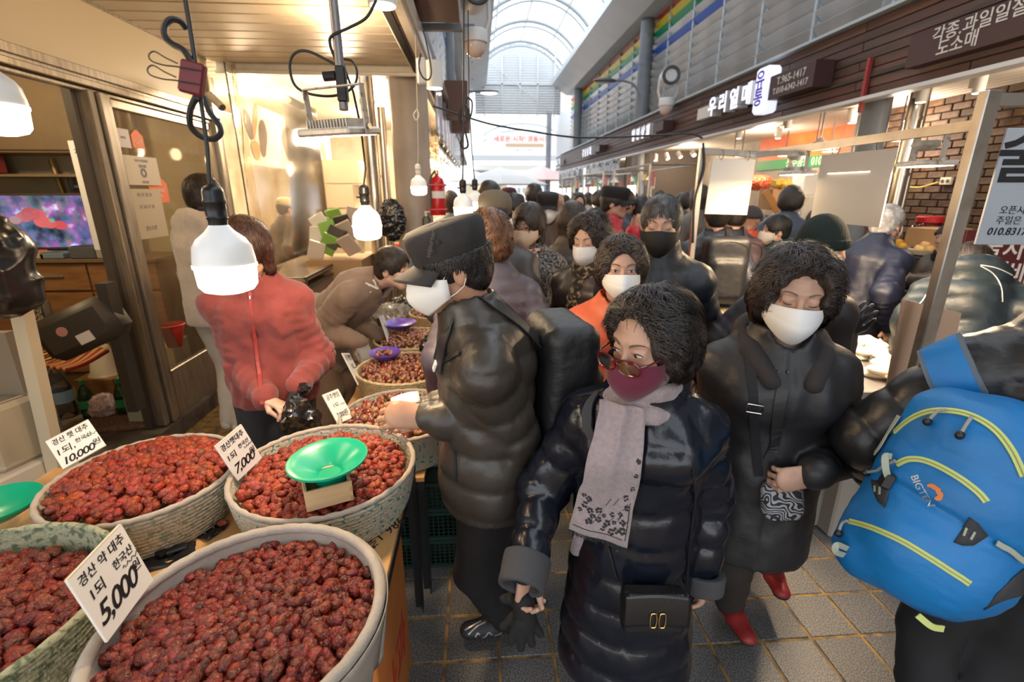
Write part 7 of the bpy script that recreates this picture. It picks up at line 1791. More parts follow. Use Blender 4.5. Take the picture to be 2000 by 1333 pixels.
# shops farther along: rails with goods, lit panels, awnings of clear plastic
m_clear = glassy('vinyl_sheet', (.92,.92,.96), .35, .08, .35, (.8,.8,.85)); m_glowp = M('lit_menu', (1,.95,.9), .5, emit=(1,.88,.68), estr=3)
rg = random.Random(12); cols_ = [(.5,.08,.06),(.75,.70,.62),(.15,.2,.3),(.6,.4,.1),(.08,.25,.12),(.55,.5,.5),(.25,.08,.05),(.7,.3,.1)]
for (y0, nm) in ((7.6,'nearer'),(10.4,'middle'),(13.4,'farther')):
    t = thing('market_stall', nm+' goods stall under lamps on the right side of the lane', 'stall', (3.0,y0+1,0))
    MB().box((3.05,y0+1,.75), (.9,2.2,.05)).obj('table_top', m_tblw, t); MB().box((3.05,y0+1,.36), (.85,2.1,.70)).obj('skirt', M('skirt_%s' % nm, cols_[rg.randrange(8)], .8), t)
    for yy in (y0,y0+2): 
        for xx in (2.65,3.4): MB().cyl((xx,yy,0),(xx,yy,2.15),.018,n=8).obj('post', m_galv, t, smooth=True)
    for xx in (2.65,3.4): MB().cyl((xx,y0,2.15),(xx,y0+2,2.15),.016,n=8).obj('rail', m_galv, t, smooth=True)
    for yy in (y0,y0+2): MB().cyl((2.65,yy,2.15),(3.4,yy,2.15),.016,n=8).obj('rail', m_galv, t, smooth=True)
    for i in range(9): MB().box((2.75+.09*(i%2), y0+.15+.21*i, 1.95-.06*(i%3)), (.02,.13,.22-.04*(i%2)), bev=.004).obj('hanging_pack', M('goods_%d' % (i%8), cols_[i%8], .5), t)
    for i in range(26): MB().box((2.75+.17*(i%4), y0+.15+.30*(i//4), .86+.03*(i%3)), (.13,.20,.14+.05*(i%3)), bev=.01).obj('goods_box', M('goods_%d' % ((i*5)%8), cols_[(i*5)%8], .5), t)
    MB().box((2.66,y0+.9,1.55), (.015,.42,.62)).obj('lit_board', m_glowp, t)
for i, y in enumerate((8.6,9.6,10.8,12.0,13.2,14.6,16.0,18.0)):
    o = copy_tree(pp); o.location = (3.0,y,1.98); o['label'] = 'dish lamp over the goods stalls, %s from the near end' % ['first','second','third','fourth','fifth','sixth','seventh','eighth'][i]; o['group'] = 'dish lamps over the goods stalls'
for i, (y0, y1, x) in enumerate(((11.9,15.5,3.40),(15.9,20.5,3.40))):
    o = MB().grid(lambda u, v: (x+.03*math.sin(u*30), y0+(y1-y0)*u, 2.52-.62*v+.01*math.sin(u*60)), 60, 6).obj('vinyl_curtain', m_clear, smooth=True, solid=.002); tag(o, ['clear wavy vinyl curtain under the third shop sign', 'clear vinyl curtain under the farthest shop sign'][i], 'curtain')
# street lamp and cctv on the facade columns
t = thing('street_lamp', 'slim dark street lamp on an arm from the right facade column', 'lamp', (3.5,11.5,3.6)); MB().tube(smooth_path([(3.62,11.4,3.75),(3.45,11.4,3.98),(3.2,11.4,4.05),(3.0,11.4,4.05)],6), .022, 8).obj('arm', m_grey, t, smooth=True); MB().ell((2.82,11.4,4.05), (.26,.09,.05), 16).obj('head', M('lamp_head_dark', (.10,.10,.11), .4), t, smooth=True); MB().ell((2.80,11.4,4.015), (.18,.06,.025), 12).obj('lens', M('cold_lens', (.6,.65,.7), .3), t, smooth=True)
t = thing('street_lamp', 'lit oval lamp head on an arm at the left facade', 'lamp', (-.4,9.0,3.3)); MB().cyl((-.4,9,3.37),(.1,9,3.37),.015,n=8).obj('arm', m_grey, t); MB().ell((.25,9,3.37), (.17,.08,.03), 16).obj('head', m_grey, t, smooth=True); MB().ell((.25,9,3.345), (.14,.06,.02), 12).obj('lens', m_lit, t, smooth=True)
def cctv(label, c, s, rz=0):
    t = thing('camera_housing', label, 'camera', c); T = Matrix.Translation(c)@Matrix.Rotation(rz,4,'Z')@Matrix.Scale(s,4)
    MB().cyl(T@Vector((0,-.14,.28)), T@Vector((0,.10,.28)), .12*s, n=28).obj('hood', M('speaker_white', (.66,.66,.66), .4), t, smooth=True); MB().tube([T@Vector((.10*math.cos(a),-.145,.28+.10*math.sin(a))) for a in [2*PI*i/28 for i in range(28)]], .022*s, 8, closed=True).obj('front_ring', M('dark_ring', (.06,.07,.08), .4), t, smooth=True)
    MB().lathe([(0,-.20),(.05,-.19),(.085,-.155),(.10,-.10),(.10,-.085)], n=28, T=T, cap=False).obj('dome', M('dome_tint', (.62,.52,.48), .15), t, smooth=True); MB().lathe([(.105,-.085),(.11,-.08),(.11,.0),(.10,.02),(0,.02)], n=28, T=T, cap=False).obj('base', M('speaker_white', (.66,.66,.66), .4), t, smooth=True)
    for k in (-1,1): MB().tube([T@Vector(p) for p in ((k*.09,0,.0),(k*.13,0,.10),(k*.125,0,.27))], .018*s, 8).obj('yoke', M('speaker_white', (.66,.66,.66), .4), t, smooth=True)
    return t
c_ = at(927,50,Y=4.6); cctv('large pan-tilt security camera hanging from the left facade', (c_.x,c_.y,c_.z-.05), .95, R_(10)); MB().box((c_.x-.25,c_.y,c_.z-.02), (.5,.05,.05)).obj('trim_8', m_grey)['kind'] = 'structure'
c_ = at(1303,195,X=3.35); cctv('white pan-tilt security camera on the right facade', tuple(c_), 1.25, R_(-10)); MB().tube([(c_.x+.1,c_.y,c_.z),(c_.x+.28,c_.y+.05,c_.z-.08),(c_.x+.3,c_.y+.05,c_.z-.3)], .02, 8).obj('trim_9', m_aludark)['kind'] = 'structure'
# ================================================================== LEFT ROOM AND LEFT ROW
m_oak = M('orange_oak', (.33,.16,.06), .5, col2=(.22,.10,.035), noise=(5,5,.4,.7), stretch=(1,6,6))
cb_ = thing('cabinet', 'oak sideboard with two drawers and doors under the television', 'cabinet', (-3.6,4.42,.12))
MB().box((-3.75,4.44,.66), (2.2,.46,1.08)).obj('body', M('oak_dark', (.16,.08,.03), .6), cb_); MB().box((-3.75,4.42,1.215), (2.24,.52,.03), bev=.004).obj('worktop', M('worktop_brown', (.20,.13,.07), .4), cb_)
m_hnd = M('satin_handle', (.6,.56,.48), .3, .8)
for k in range(4):
    x = -4.58+.55*k; d = MB().box((x,4.20,1.08), (.535,.02,.22), bev=.004).obj('drawer', m_oak, cb_); MB().box((x,4.18,1.09), (.17,.018,.02), bev=.005).obj('handle', m_hnd, d); d.children[0].location = -Vector((0,0,0)); 
    d = MB().box((x,4.20,.60), (.535,.02,.70), bev=.004).obj('door', m_oak, cb_); hx = x+(.21 if k%2 == 0 else -.21); MB().tube([(hx,4.185,.72),(hx,4.165,.74),(hx,4.165,.86),(hx,4.185,.88)], .008, 8).obj('handle', m_hnd, d, smooth=True)
for d in cb_.children:
    for hdl in d.children: hdl.data.transform(Matrix.Translation(-Vector(cb_.location)))
tv = thing('television', 'flat television showing the market stalls', 'television', (-3.85,4.38,1.23))
a = at(0,380,Y=4.36); b = at(192,386,Y=4.36); c_ = at(205,480,Y=4.36); tw = 1.02; th_ = a.z-c_.z; cx = b.x-tw/2+.03
MB().box((cx,4.39,a.z-th_/2-.01), (tw+.03,.04,th_+.04), bev=.006).obj('bezel', m_aludark, tv)
def screenmat():
    m = bpy.data.materials.new('tv_picture'); m.use_nodes = True; nt = m.node_tree; N = nt.nodes; L = nt.links; p = N['Principled BSDF']
    tc = N.new('ShaderNodeTexCoord'); v = N.new('ShaderNodeTexVoronoi'); v.inputs['Scale'].default_value = 16; L.new(tc.outputs['Object'], v.inputs['Vector'])
    n = N.new('ShaderNodeTexNoise'); n.inputs['Scale'].default_value = 7; n.inputs['Detail'].default_value = 5; L.new(tc.outputs['Object'], n.inputs['Vector'])
    r = N.new('ShaderNodeValToRGB'); e = r.color_ramp.elements; e[0].position = .32; e[0].color = (.01,.012,.03,1); e[1].position = .72; e[1].color = (.65,.75,1,1); q = e.new(.5); q.color = (.10,.12,.22,1); q = e.new(.6); q.color = (.30,.12,.30,1)
    L.new(n.outputs['Fac'], r.inputs['Fac']); mx = N.new('ShaderNodeMix'); mx.data_type = 'RGBA'; mx.blend_type = 'MULTIPLY'; mx.inputs['Factor'].default_value = .5
    L.new(r.outputs[0], mx.inputs['A']); L.new(v.outputs['Color'], mx.inputs['B']); L.new(mx.outputs['Result'], p.inputs['Emission Color']); p.inputs['Emission Strength'].default_value = 1.6; p.inputs['Base Color'].default_value = (.01,.01,.01,1); p.inputs['Roughness'].default_value = .2; return m
MB().box((cx,4.366,a.z-th_/2-.01), (tw,.004,th_)).obj('screen', screenmat(), tv)
for (u, v, r, col) in ((75,420,13,(.75,.14,.14)),(97,437,12,(.75,.14,.14)),(83,433,15,(.78,.16,.15)),(117,440,11,(.72,.10,.10)),(101,431,5,(.05,.6,.35)),(47,424,13,(.6,.18,.18)),(60,418,16,(.55,.12,.14)),(30,430,10,(.5,.3,.3))):
    q = at(u, v, Y=4.362); MB().lathe([(0,0),(r/940*4.4,0)], n=18, T=Matrix.Translation(q)@Matrix.Rotation(R_(90),4,'X')@Matrix.Diagonal((1,.7,1,1))).obj('picture_detail', M('tv_spot_%d_%d' % (col[0]*100, col[1]*100), (.01,.01,.01), .3, emit=col, estr=.9), tv)
m_upc = M('upper_cabinet_door', (.30,.22,.13), .5, col2=(.24,.17,.10), noise=(3,4,.4,.7))
uc = thing('wall_cabinet', 'brown wall cabinet above the television', 'cabinet', (-3.8,4.5,2.0)); MB().box((-3.9,4.55,2.45), (2.0,.36,.80), bev=.004).obj('body', m_upc, uc); MB().box((-3.9,4.55,1.88), (2.0,.36,.02)).obj('shelf', m_upc, uc); MB().box((-3.35,4.36,2.45), (.90,.02,.76), bev=.004).obj('door', m_upc, uc); MB().box((-4.3,4.36,2.45), (.94,.02,.76), bev=.004).obj('door', M('upper_dark', (.12,.07,.05), .5), uc)
carton('red and white printed carton on the shelf below the wall cabinet', (-4.15,4.42,1.97), (.55,.20,.14), (.35,.05,.05), 0, ('김치', .10, (.7,.65,.55)))
mb = MB()
o = None
for k, x in enumerate((-4.22,-3.62)): 
    o = MB().tube([(x,4.66,2.02),(x+.02,4.66,1.8),(x+.05,4.66,1.62)], .022, 8).obj('wall_pipe', M('brass_pipe', (.40,.28,.12), .35, .7), smooth=True); tag(o, ['left brass pipe on the wall over the television', 'right brass pipe on the wall over the television'][k], 'pipe')
o = MB().tube(smooth_path([(-3.2,4.66,1.90),(-3.40,4.66,1.92),(-3.50,4.66,1.86),(-3.50,4.66,1.74)],6), .024, 8).obj('wall_pipe', M('grey_elbow', (.18,.16,.14), .5), smooth=True); tag(o, 'grey bent pipe beside the socket strip', 'pipe')
t = thing('socket_strip', 'beige multi-socket strip hanging on the wall with black plugs', 'socket', (-3.43,4.64,1.5)); MB().box((-3.44,4.66,1.68), (.085,.03,.26), bev=.006).obj('strip_body', m_white, t)
for k in range(3): MB().cyl((-3.44,4.64,1.76-.08*k),(-3.44,4.60,1.76-.08*k),.026,n=14).obj('plug', m_aludark, t, smooth=True)
MB().tube(smooth_path([(-3.46,4.60,1.70),(-3.7,4.60,1.58),(-4.1,4.62,1.60),(-4.5,4.64,1.75)],6), .007, 6).obj('cord', m_white, t, smooth=True); MB().tube(smooth_path([(-3.44,4.60,1.6),(-3.40,4.6,1.45),(-3.34,4.6,1.3)],6), .007, 6).obj('cord', m_aludark, t, smooth=True)
cl = thing('wall_calendar', 'long paper calendar with red dates beside the door post', 'calendar', (-3.05,4.30,1.3)); T = frame(at(178,385,Y=3.75), (1,-.25,0), (-.2,-1,.0)); MB().box((0,0,0), (.15,.74,.004), T).obj('sheet', m_paper, cl)
for i, s in enumerate(('1','8','15','22','29')): text(s, T@Matrix.Translation((.01,.08-.105*i,.003)), .065, M('date_red', (.75,.10,.04), .6), cl, 'date', ext=.0005, bold=.015)
text('2023', T@Matrix.Translation((0,.30,.003)), .04, m_ink, cl, 'date', ext=.0005)
# clutter on the sideboard
for i, (u, w, h_, col, nm) in enumerate(((50,.22,.06,(.75,.22,.05),'orange paper packet'),(85,.14,.05,(.55,.45,.35),'paper stack'),(115,.18,.05,(.18,.26,.30),'folded blue-grey cloth'),(175,.20,.10,(.10,.10,.11),'small black printer'),(214,.10,.09,(.35,.33,.30),'glass tumbler block'))):
    q = at(u, 492, Y=4.26); t = thing('printer' if 'printer' in nm else 'packet', nm+' on the sideboard below the television', 'device' if 'printer' in nm else 'packet', (q.x,4.26,1.23)); MB().box((q.x,4.26,1.23+h_/2), (w,.18,h_), bev=.01).obj('case', M('desk_%d' % i, col, .6), t); MB().box((q.x,4.20,1.232+h_), (w*.7,.05,.006), bev=.002).obj('top_panel', M('desk_top_%d' % i, tuple(c*.6 for c in col), .4), t)
t = thing('phone_handset', 'black cradle with a handset before the screen', 'device', (-3.72,4.25,1.23)); MB().ell((-3.72,4.25,1.26), (.10,.07,.035), 16).obj('cradle', m_aludark, t, smooth=True); MB().tube([(-3.72,4.25,1.27),(-3.71,4.24,1.36),(-3.735,4.23,1.42)], [.012,.012,.022], 8).obj('handset', m_aludark, t, smooth=True)
# glass-door stickers and calendar sheet
def pane_card(label, pts_px, shape, col, txt=None, name='sticker', tc=(.85,.82,.75)):
    a, b, c_ = [at(u, v, X=LX-.005) for u, v in pts_px]; w = (b-a).length; h_ = abs(c_.z-a.z); cen = (b+c_)/2
    T = frame((LX-(.016 if shape == 'tag' else .008), (a.y+b.y)/2, (a.z+b.z)/2/1-h_/2), (0,1,0), (1,0,0)); t = thing(name, label, 'sticker', T.translation)
    if shape == 'tag': poly = [(-w/2,-h_/2),(w/2,-h_/2),(w/2,h_*.2),(w*.12,h_/2),(-w*.12,h_/2),(-w/2,h_*.2)]
    else: poly = [(-w/2,-h_/2),(w/2,-h_/2),(w/2,h_/2),(-w/2,h_/2)]
    MB().prism(poly, .002, T).obj('card', M('card_%d_%d' % (col[0]*100, col[2]*100), col, .6), t)
    for i, (s, y, sz) in enumerate(txt or []): text(s, T@Matrix.Translation((0,y*h_,.0028)), sz*h_, M('card_ink_%d' % (tc[0]*100), tc, .6), t, ext=.0003, bold=.01)
    return t
pane_card('orange-bordered square sticker high on the glass door', [(223,250),(250,252),(223,287)], 'sq', (.62,.58,.62), [('zero',.05,.24)], tc=(.1,.1,.25))
pane_card('small orange tag-shaped sticker high on the glass door', [(256,253),(279,256),(256,288)], 'tag', (.78,.16,.04), [('온누리상품권',-.08,.14),('가맹점',-.3,.14)])
pane_card('larger orange tag-shaped sticker in the middle of the glass door', [(288,341),(325,345),(288,396)], 'tag', (.80,.17,.05), [('온누리상품권',-.05,.13),('가맹점',-.25,.13)])
pane_card('white festival notice taped on the glass door', [(240,303),(305,308),(240,362)], 'sq', (.60,.54,.44), [('STAY STRONG',.34,.11),('전통시장',.15,.12),('◎',-.1,.4),('경동시장',-.40,.10)], tc=(.12,.12,.22))
pane_card('faint calendar sheet behind the glass door', [(245,366),(312,372),(245,470)], 'sq', (.50,.43,.33), [('18 19 20 21',.38,.10),('25 26 27 28',.14,.10),('협동조합',-.30,.10)], tc=(.25,.22,.2))
# heater post, chair, cloth, bottles and boxes just inside
m_gun = M('gunmetal', (.075,.065,.055), .5, .4)
ht = thing('heater', 'black slatted heater panel tilted on a square post', 'heater', (-2.42,2.98,.12))
p0, p1 = at(206,552,Y=2.95), at(268,800,Y=2.95); MB().bar(p0, p1, .085, .06).obj('post', m_gun, ht); MB().box((p1.x,p1.y,.14), (.5,.4,.03), bev=.005).obj('base_plate', m_gun, ht)
c_ = at(165,640,Y=2.93); T = Matrix.Translation(c_)@Matrix.Rotation(R_(-24),4,'Y')@Matrix.Rotation(R_(12),4,'Z'); MB().box((0,0,0), (.42,.22,.26), T, bev=.05).obj('hood', m_gun, ht, smooth=True)
mb = MB()
for i in range(14): mb.box((-.215, -.02, -.10+.015*i), (.01,.17,.005), T)
mb.obj('grille', m_aludark, ht, kind='stuff'); MB().cyl(T@Vector((-.05,-.112,.02)), T@Vector((-.05,-.114,.02)), .028, n=20).obj('round_label', M('label_red_white', (.6,.3,.28), .5), ht); MB().box((.03,-.112,-.06), (.08,.003,.06), T).obj('paper_label', m_paper, ht)
m_pet = glassy('pet_bottle', (.86,.88,.86), .3, .03, .10, (.6,.62,.6)); m_petg = glassy('green_bottle', (.25,.55,.30), .35, .03, .15, (.1,.35,.15))
def bottle(label, u, v, s, mat, band=None, capc=(.7,.7,.7), X=None):
    q = at(u, v, Z=.125); t = thing('bottle', label, 'bottle', tuple(q)); pr = [(0,0),(.040,.0),(.045,.01),(.045,.06),(.042,.07),(.045,.08),(.045,.12),(.042,.13),(.045,.14),(.045,.17),(.030,.215),(.014,.240),(.013,.26)]
    MB().lathe([(r*s,z*s) for r,z in pr], tuple(q), 24, cap=False).obj('bottle_body', mat, t, smooth=True); MB().cyl(q+Vector((0,0,.255*s)), q+Vector((0,0,.285*s)), .016*s, n=16).obj('cap', M('cap_col_%d' % (capc[1]*100), capc, .4), t)
    if band: MB().lathe([(.0458*s,.08*s),(.0458*s,.14*s)], tuple(q), 24, cap=False).obj('label_band', M('band_%d_%d' % (band[0]*100, band[1]*100), band, .5), t, smooth=True)
bottle('large clear water bottle with blue band beside the chair', 132, 812, 1.5, m_pet, (.30,.48,.66)); bottle('second clear water bottle behind the first', 95, 790, 1.45, m_pet, (.35,.5,.62)); bottle('green plastic drink bottle at the door sill', 247, 812, 1.05, m_petg, (.03,.30,.12), (.02,.25,.08)); bottle('green drink bottle partly behind the 10,000 card', 178, 815, 1.05, m_petg, (.03,.3,.12), (.02,.25,.08))
carton('white fruit carton with yellow stripe behind the heater post', (-2.72,4.02,.45), (.42,.34,.20), (.62,.55,.40), .2, ('포도', .07, (.2,.15,.3))); carton('lower white carton behind the heater post', (-2.72,4.02,.24), (.44,.36,.18), (.66,.62,.55), .2); carton('small white and green carton at the door jamb', (-2.48,3.52,.24), (.16,.3,.24), (.55,.60,.50))
o = MB().lathe([(.12,0),(.10,.02),(.07,.22),(.06,.24),(0,.25)], (-3.12,4.0,.30), 28).obj('white_bucket', M('cream_plastic', (.66,.60,.50), .4), smooth=True); tag(o, 'cream upturned bucket beside the cartons', 'bucket'); o = MB().box((-3.12,4.0,.21),(.3,.3,.18)).obj('low_stool', m_oak); tag(o, 'low block under the cream bucket', 'stool')
t = thing('office_chair', 'black chair with mesh backrest and round arm under the sideboard', 'chair', (-3.35,3.5,.12)); MB().tube([(-3.35+.27*math.cos(a),3.62,.78+.27*math.sin(a)) for a in [PI*i/14-.3 for i in range(16)]], .022, 8).obj('arm_ring', m_aludark, t, smooth=True); MB().tube([(-3.32+.22*math.cos(a),3.58,.72+.22*math.sin(a)) for a in [PI*i/14-.3 for i in range(16)]], .016, 8).obj('arm_ring', m_aludark, t, smooth=True)
q = at(72,625,Y=3.3); MB().box(tuple(q), (.22,.06,.30), bev=.04).obj('backrest', m_aludark, t, smooth=True); MB().box((q.x,q.y-.035,q.z), (.15,.01,.20), bev=.03).obj('mesh_panel', M('chair_mesh', (.35,.32,.22), .8, col2=(.06,.05,.04), noise=(90,0,.48,.52)), t, smooth=True); MB().box((-3.4,3.45,.42), (.5,.5,.09), bev=.03).obj('seat', m_aludark, t, smooth=True); MB().cyl((-3.4,3.45,.12),(-3.4,3.45,.40),.03,n=10).obj('stem', m_aludark, t)
q = at(92,690,Y=3.2); o = MB().grid(lambda u, v: (q.x+(u-.5)*.50, q.y+(v-.5)*.36, q.z+.03*math.sin(u*6)*math.sin(v*4)-.12*abs(u-.5)), 20, 14).obj('blanket', M('red_tartan', (.42,.03,.03), .9, col2=(.55,.42,.14), noise=(9,0,.53,.56), wave=('X',0)), smooth=True, solid=.02); tag(o, 'red tartan cloth folded on the chair seat', 'cloth')
bagmesh('plastic_bag', 'pink dotted plastic bag of rubbish on the sill', tuple(at(205,795,Z=.20)), (.09,.09,.10), M('pink_dotted', (.55,.38,.42), .4, col2=(.7,.6,.6), noise=(60,0,.5,.55)), 3)
o = MB().box((-2.62,3.42,.135), (.52,.30,.03), rz=.1, bev=.006).obj('floor_tray', M('red_speckled_cloth', (.25,.14,.11), .8, col2=(.12,.07,.05), noise=(60,3,.4,.6))); tag(o, 'flat speckled cushion the green bottle stands on', 'mat')
o = MB().box(tuple(at(338,830,Z=.01)), (.07,.09,.012), rz=.3).obj('white_block', m_white); tag(o, 'small white scrap lying by the door post', 'scrap')
t = thing('shopping_basket', 'red plastic basket behind the oatmeal hoodie', 'basket', (-2.25,3.95,.9)); q = at(338,655,Y=3.75); MB().lathe([(.05,-.09),(.085,.08),(.095,.085),(.09,.09)], tuple(q), 20, cap=False).obj('tub', M('red_plastic', (.62,.04,.03), .4), t, smooth=True, solid=.003)
# black vinyl over a post at the far left, beige cupboard post
V, F = iso([B((0,0,0),(.085,.10,.15),.04,k=.03), B((-.03,0,.10),(.07,.08,.09),.04,k=.03)], .009); V = V+vnormals(V,F)*(.02*(1-np.abs(vn(V*14,3)))**2)[:,None]; q = at(-14,530,Y=1.85); o = mesh_np('vinyl_cover', V+np.array(q), F, m_bag, loc=None); o.data.set_sharp_from_angle(angle=R_(30)); tag(o, 'crumpled black vinyl draped over a stand at the left edge', 'cover')
t = thing('display_stand', 'beige-framed stand carrying the black vinyl', 'stand', (-2.05,1.95,0)); p0, p1 = at(40,600,Y=2.0), at(68,800,Y=2.0); MB().bar(p0, (p1.x,p1.y,.4), .05).obj('post', m_cream, t); MB().box((p1.x-.35,2.05,.75), (.6,.04,.9)).obj('panel', M('beige_panel', (.30,.24,.17), .6), t); MB().bar((p1.x,p1.y,.4),(p1.x,p1.y,0),.05).obj('post', m_cream, t)
# clear curtain, seafood poster, display case, shelves beyond
m_curt = glassy('clear_curtain', (.985,.965,.93), .06, .12, .05, (.85,.75,.6))
o = MB().grid(lambda u, v: (LX+.10+.010*math.sin(u*13+v*3)*(.3+v*.7), 4.95+2.6*u, 2.85-1.9*v), 70, 16).obj('vinyl_curtain', m_curt, smooth=True, solid=.001); tag(o, 'clear plastic curtain hanging before the dried-seafood shop', 'curtain')
o = MB().grid(lambda u, v: (LX+.16+.03*math.sin(v*9+u*7)+.05*v, 4.92+.16*u*(1-.6*math.sin(PI*min(1,v*1.2))), 2.84-2.0*v), 10, 24).obj('vinyl_curtain', m_curt, smooth=True, solid=.001); tag(o, 'gathered bunch of plastic curtain tied beside the header', 'curtain')
ps = thing('banner_poster', 'long glossy banner picturing dried seafood behind the plastic', 'banner', (LX-.05,5.3,2.0))
a, b, c_, d_ = at(462,188,X=LX-.05), at(700,262,X=LX-.05), at(655,334,X=LX-.05), at(484,316,X=LX-.05); m_post = M('poster_white', (.80,.74,.64), .3)
b = Vector((LX-.05,8.6,2.62)); c_ = Vector((LX-.05,8.6,2.02)); a = Vector((LX-.05,5.30,2.66)); d_ = Vector((LX-.05,5.34,2.03))
MB().raw([a,b,c_,d_,a-Vector((.01,0,0)),b-Vector((.01,0,0)),c_-Vector((.01,0,0)),d_-Vector((.01,0,0))], [(0,1,2,3),(7,6,5,4),(0,4,5,1),(1,5,6,2),(2,6,7,3),(3,7,4,0)]).obj('sheet', m_post, ps)
rg = random.Random(5)
for (y, z, w, h_, an, col) in ((5.62,2.42,.16,.30,.3,(.07,.05,.045)),(5.95,2.32,.20,.42,-.3,(.09,.06,.05)),(5.80,2.48,.10,.45,-.5,(.55,.20,.06)),(5.72,2.18,.22,.20,0,(.60,.28,.10)),(6.7,2.32,.34,.40,.1,(.20,.15,.12)),(7.2,2.32,.30,.38,-.1,(.18,.13,.11)),(7.75,2.35,.26,.34,.2,(.5,.25,.12)),(8.2,2.35,.2,.3,.5,(.35,.2,.12))):
    T = frame((LX-.045,y,z), (0,1,0), (1,0,0))@Matrix.Rotation(an,4,'Z'); MB().prism([(w/2*math.cos(q)*(1+.15*math.sin(3*q)), h_/2*math.sin(q)) for q in [2*PI*i/14 for i in range(14)]], .002, T).obj('printed_shape', M('print_%d_%d' % (col[0]*100, col[1]*100), col, .4), ps)
o = MB().box((-2.45,7.7,1.35), (.06,.9,1.5)).obj('wooden_panel', M('amber_panel', (.62,.36,.12), .5)); tag(o, 'amber wooden panel under the end of the seafood banner', 'panel')
t = thing('display_case', 'long dark-framed glass case behind the bending vendor', 'case', (-1.75,4.9,0)); MB().box((-1.75,5.0,.48), (.55,1.6,.92)).obj('body', M('case_brown', (.22,.14,.09), .5), t); MB().box((-1.75,5.0,1.03), (.55,1.6,.03)).obj('top_glass', M('case_glass', (.5,.38,.25), .08, .3), t)
for yy in (4.22,5.78): MB().box((-1.75,yy,.99), (.57,.03,.12)).obj('frame_bar', m_aludark, t)
for z in (.955,1.045): MB().box((-1.475,5.0,z), (.025,1.6,.02)).obj('frame_bar', m_aludark, t)
sh_ = thing('goods_shelf', 'heaped shelf of printed packets by the steel ducts', 'shelf', (-1.45,5.3,0)); MB().box((-1.45,5.3,.55), (.55,.6,1.08)).obj('carton_base', M('carton_45_28', (.45,.28,.14), .7), sh_)
for i in range(14):
    T = Matrix.Translation((-1.65+.11*(i%4)+rg.uniform(-.03,.03), 5.1+.12*(i//4), 1.17+.05*(i%3)+.02*i))@Matrix.Rotation(rg.uniform(-.6,.6),4,'X')@Matrix.Rotation(rg.uniform(-.6,.6),4,'Y'); MB().box((0,0,0), (.16,.03,.22), T, bev=.006).obj('packet', M('packet_%d' % (i%4), [(.75,.72,.66),(.25,.5,.10),(.08,.07,.06),(.6,.5,.42)][i%4], .4), sh_)
m_gls = M('bright_wall_paper', (.80,.74,.62), .6)
for i in range(6):
    carton('pale carton stacked in the bright shop behind the ducts, %s' % ['lowest','second','third','fourth','fifth','topmost'][i], (-2.2+.1*(i%2), 8.2, .25+.36*i), (.6,.5,.34), (.72,.62,.45))
t = thing('notice', 'blue phone-number notice stuck on the pillar', 'notice', (-.66,5.2,1.1)); T = frame(at(821,527,Y=5.215), (1,0,0), (0,-1,.0)); MB().box((0,0,0), (.185,.31,.004), T, bev=.002).obj('sheet', M('notice_blue', (.03,.24,.46), .5), t); MB().box((0,.0,.003), (.165,.07,.002), T).obj('white_band', m_paper, t); text('080-235-9200', T@Matrix.Translation((0,0,.005)), .030, M('date_red', (.75,.10,.04), .6), t, ext=.0003, bold=.02); text('불편신고', T@Matrix.Translation((0,.09,.003)), .04, m_paper, t, ext=.0005, bold=.02)
t = thing('notice', 'white paper notice on the pillar above the blue one', 'notice', (-.66,5.2,1.4)); T = frame(at(838,478,Y=5.215), (1,0,0), (0,-1,.0)); MB().box((0,0,0), (.13,.12,.003), T).obj('sheet', m_paper, t); text('온누리', T@Matrix.Translation((0,0,.002)), .04, M('ink_blue', (.03,.25,.55), .5), t, ext=.0003, bold=.02)
# extinguisher and bottle on the pillar side
t = thing('fire_extinguisher', 'red fire extinguisher in its bracket on the pillar side', 'extinguisher', (-.42,5.25,1.5)); q = (-.40,5.25,1.52); m_red = M('extinguisher_red', (.55,.015,.02), .25)
MB().lathe([(0,0),(.075,.0),(.08,.02),(.08,.30),(.06,.36),(.02,.39),(.018,.42)], q, 28).obj('cylinder', m_red, t, smooth=True); MB().cyl((q[0],q[1],q[2]+.41),(q[0],q[1],q[2]+.45),.026,n=14).obj('valve', m_steel, t, smooth=True); MB().box((q[0]+.02,q[1],q[2]+.465), (.09,.02,.014)).obj('lever', m_red, t)
MB().tube(smooth_path([(q[0]-.02,q[1]-.03,q[2]+.43),(q[0]-.06,q[1]-.07,q[2]+.34),(q[0]-.06,q[1]-.085,q[2]+.08)],6), .011, 8).obj('hose', m_aludark, t, smooth=True); MB().lathe([(.0812,.17),(.0812,.24)], q, 28, cap=False).obj('label_band', m_paper, t, smooth=True)
for z in (.06,.30): MB().box((q[0],q[1],q[2]+z), (.19,.17,.018), bev=.004).obj('bracket', m_red, t)
t = thing('sanitiser_bottle', 'clear pump bottle strapped to the pillar', 'bottle', tuple(at(832,432,Y=5.18))); q = at(833,440,Y=5.18); MB().lathe([(0,-.08),(.04,-.08),(.042,.06),(.02,.09)], tuple(q), 20).obj('bottle_body', m_pet, t, smooth=True); MB().cyl(q+Vector((0,0,.09)), q+Vector((0,0,.13)), .014, n=12).obj('pump', m_white, t); MB().box((q.x+.015,q.y,q.z+.135), (.06,.018,.012)).obj('nozzle', m_white, t)
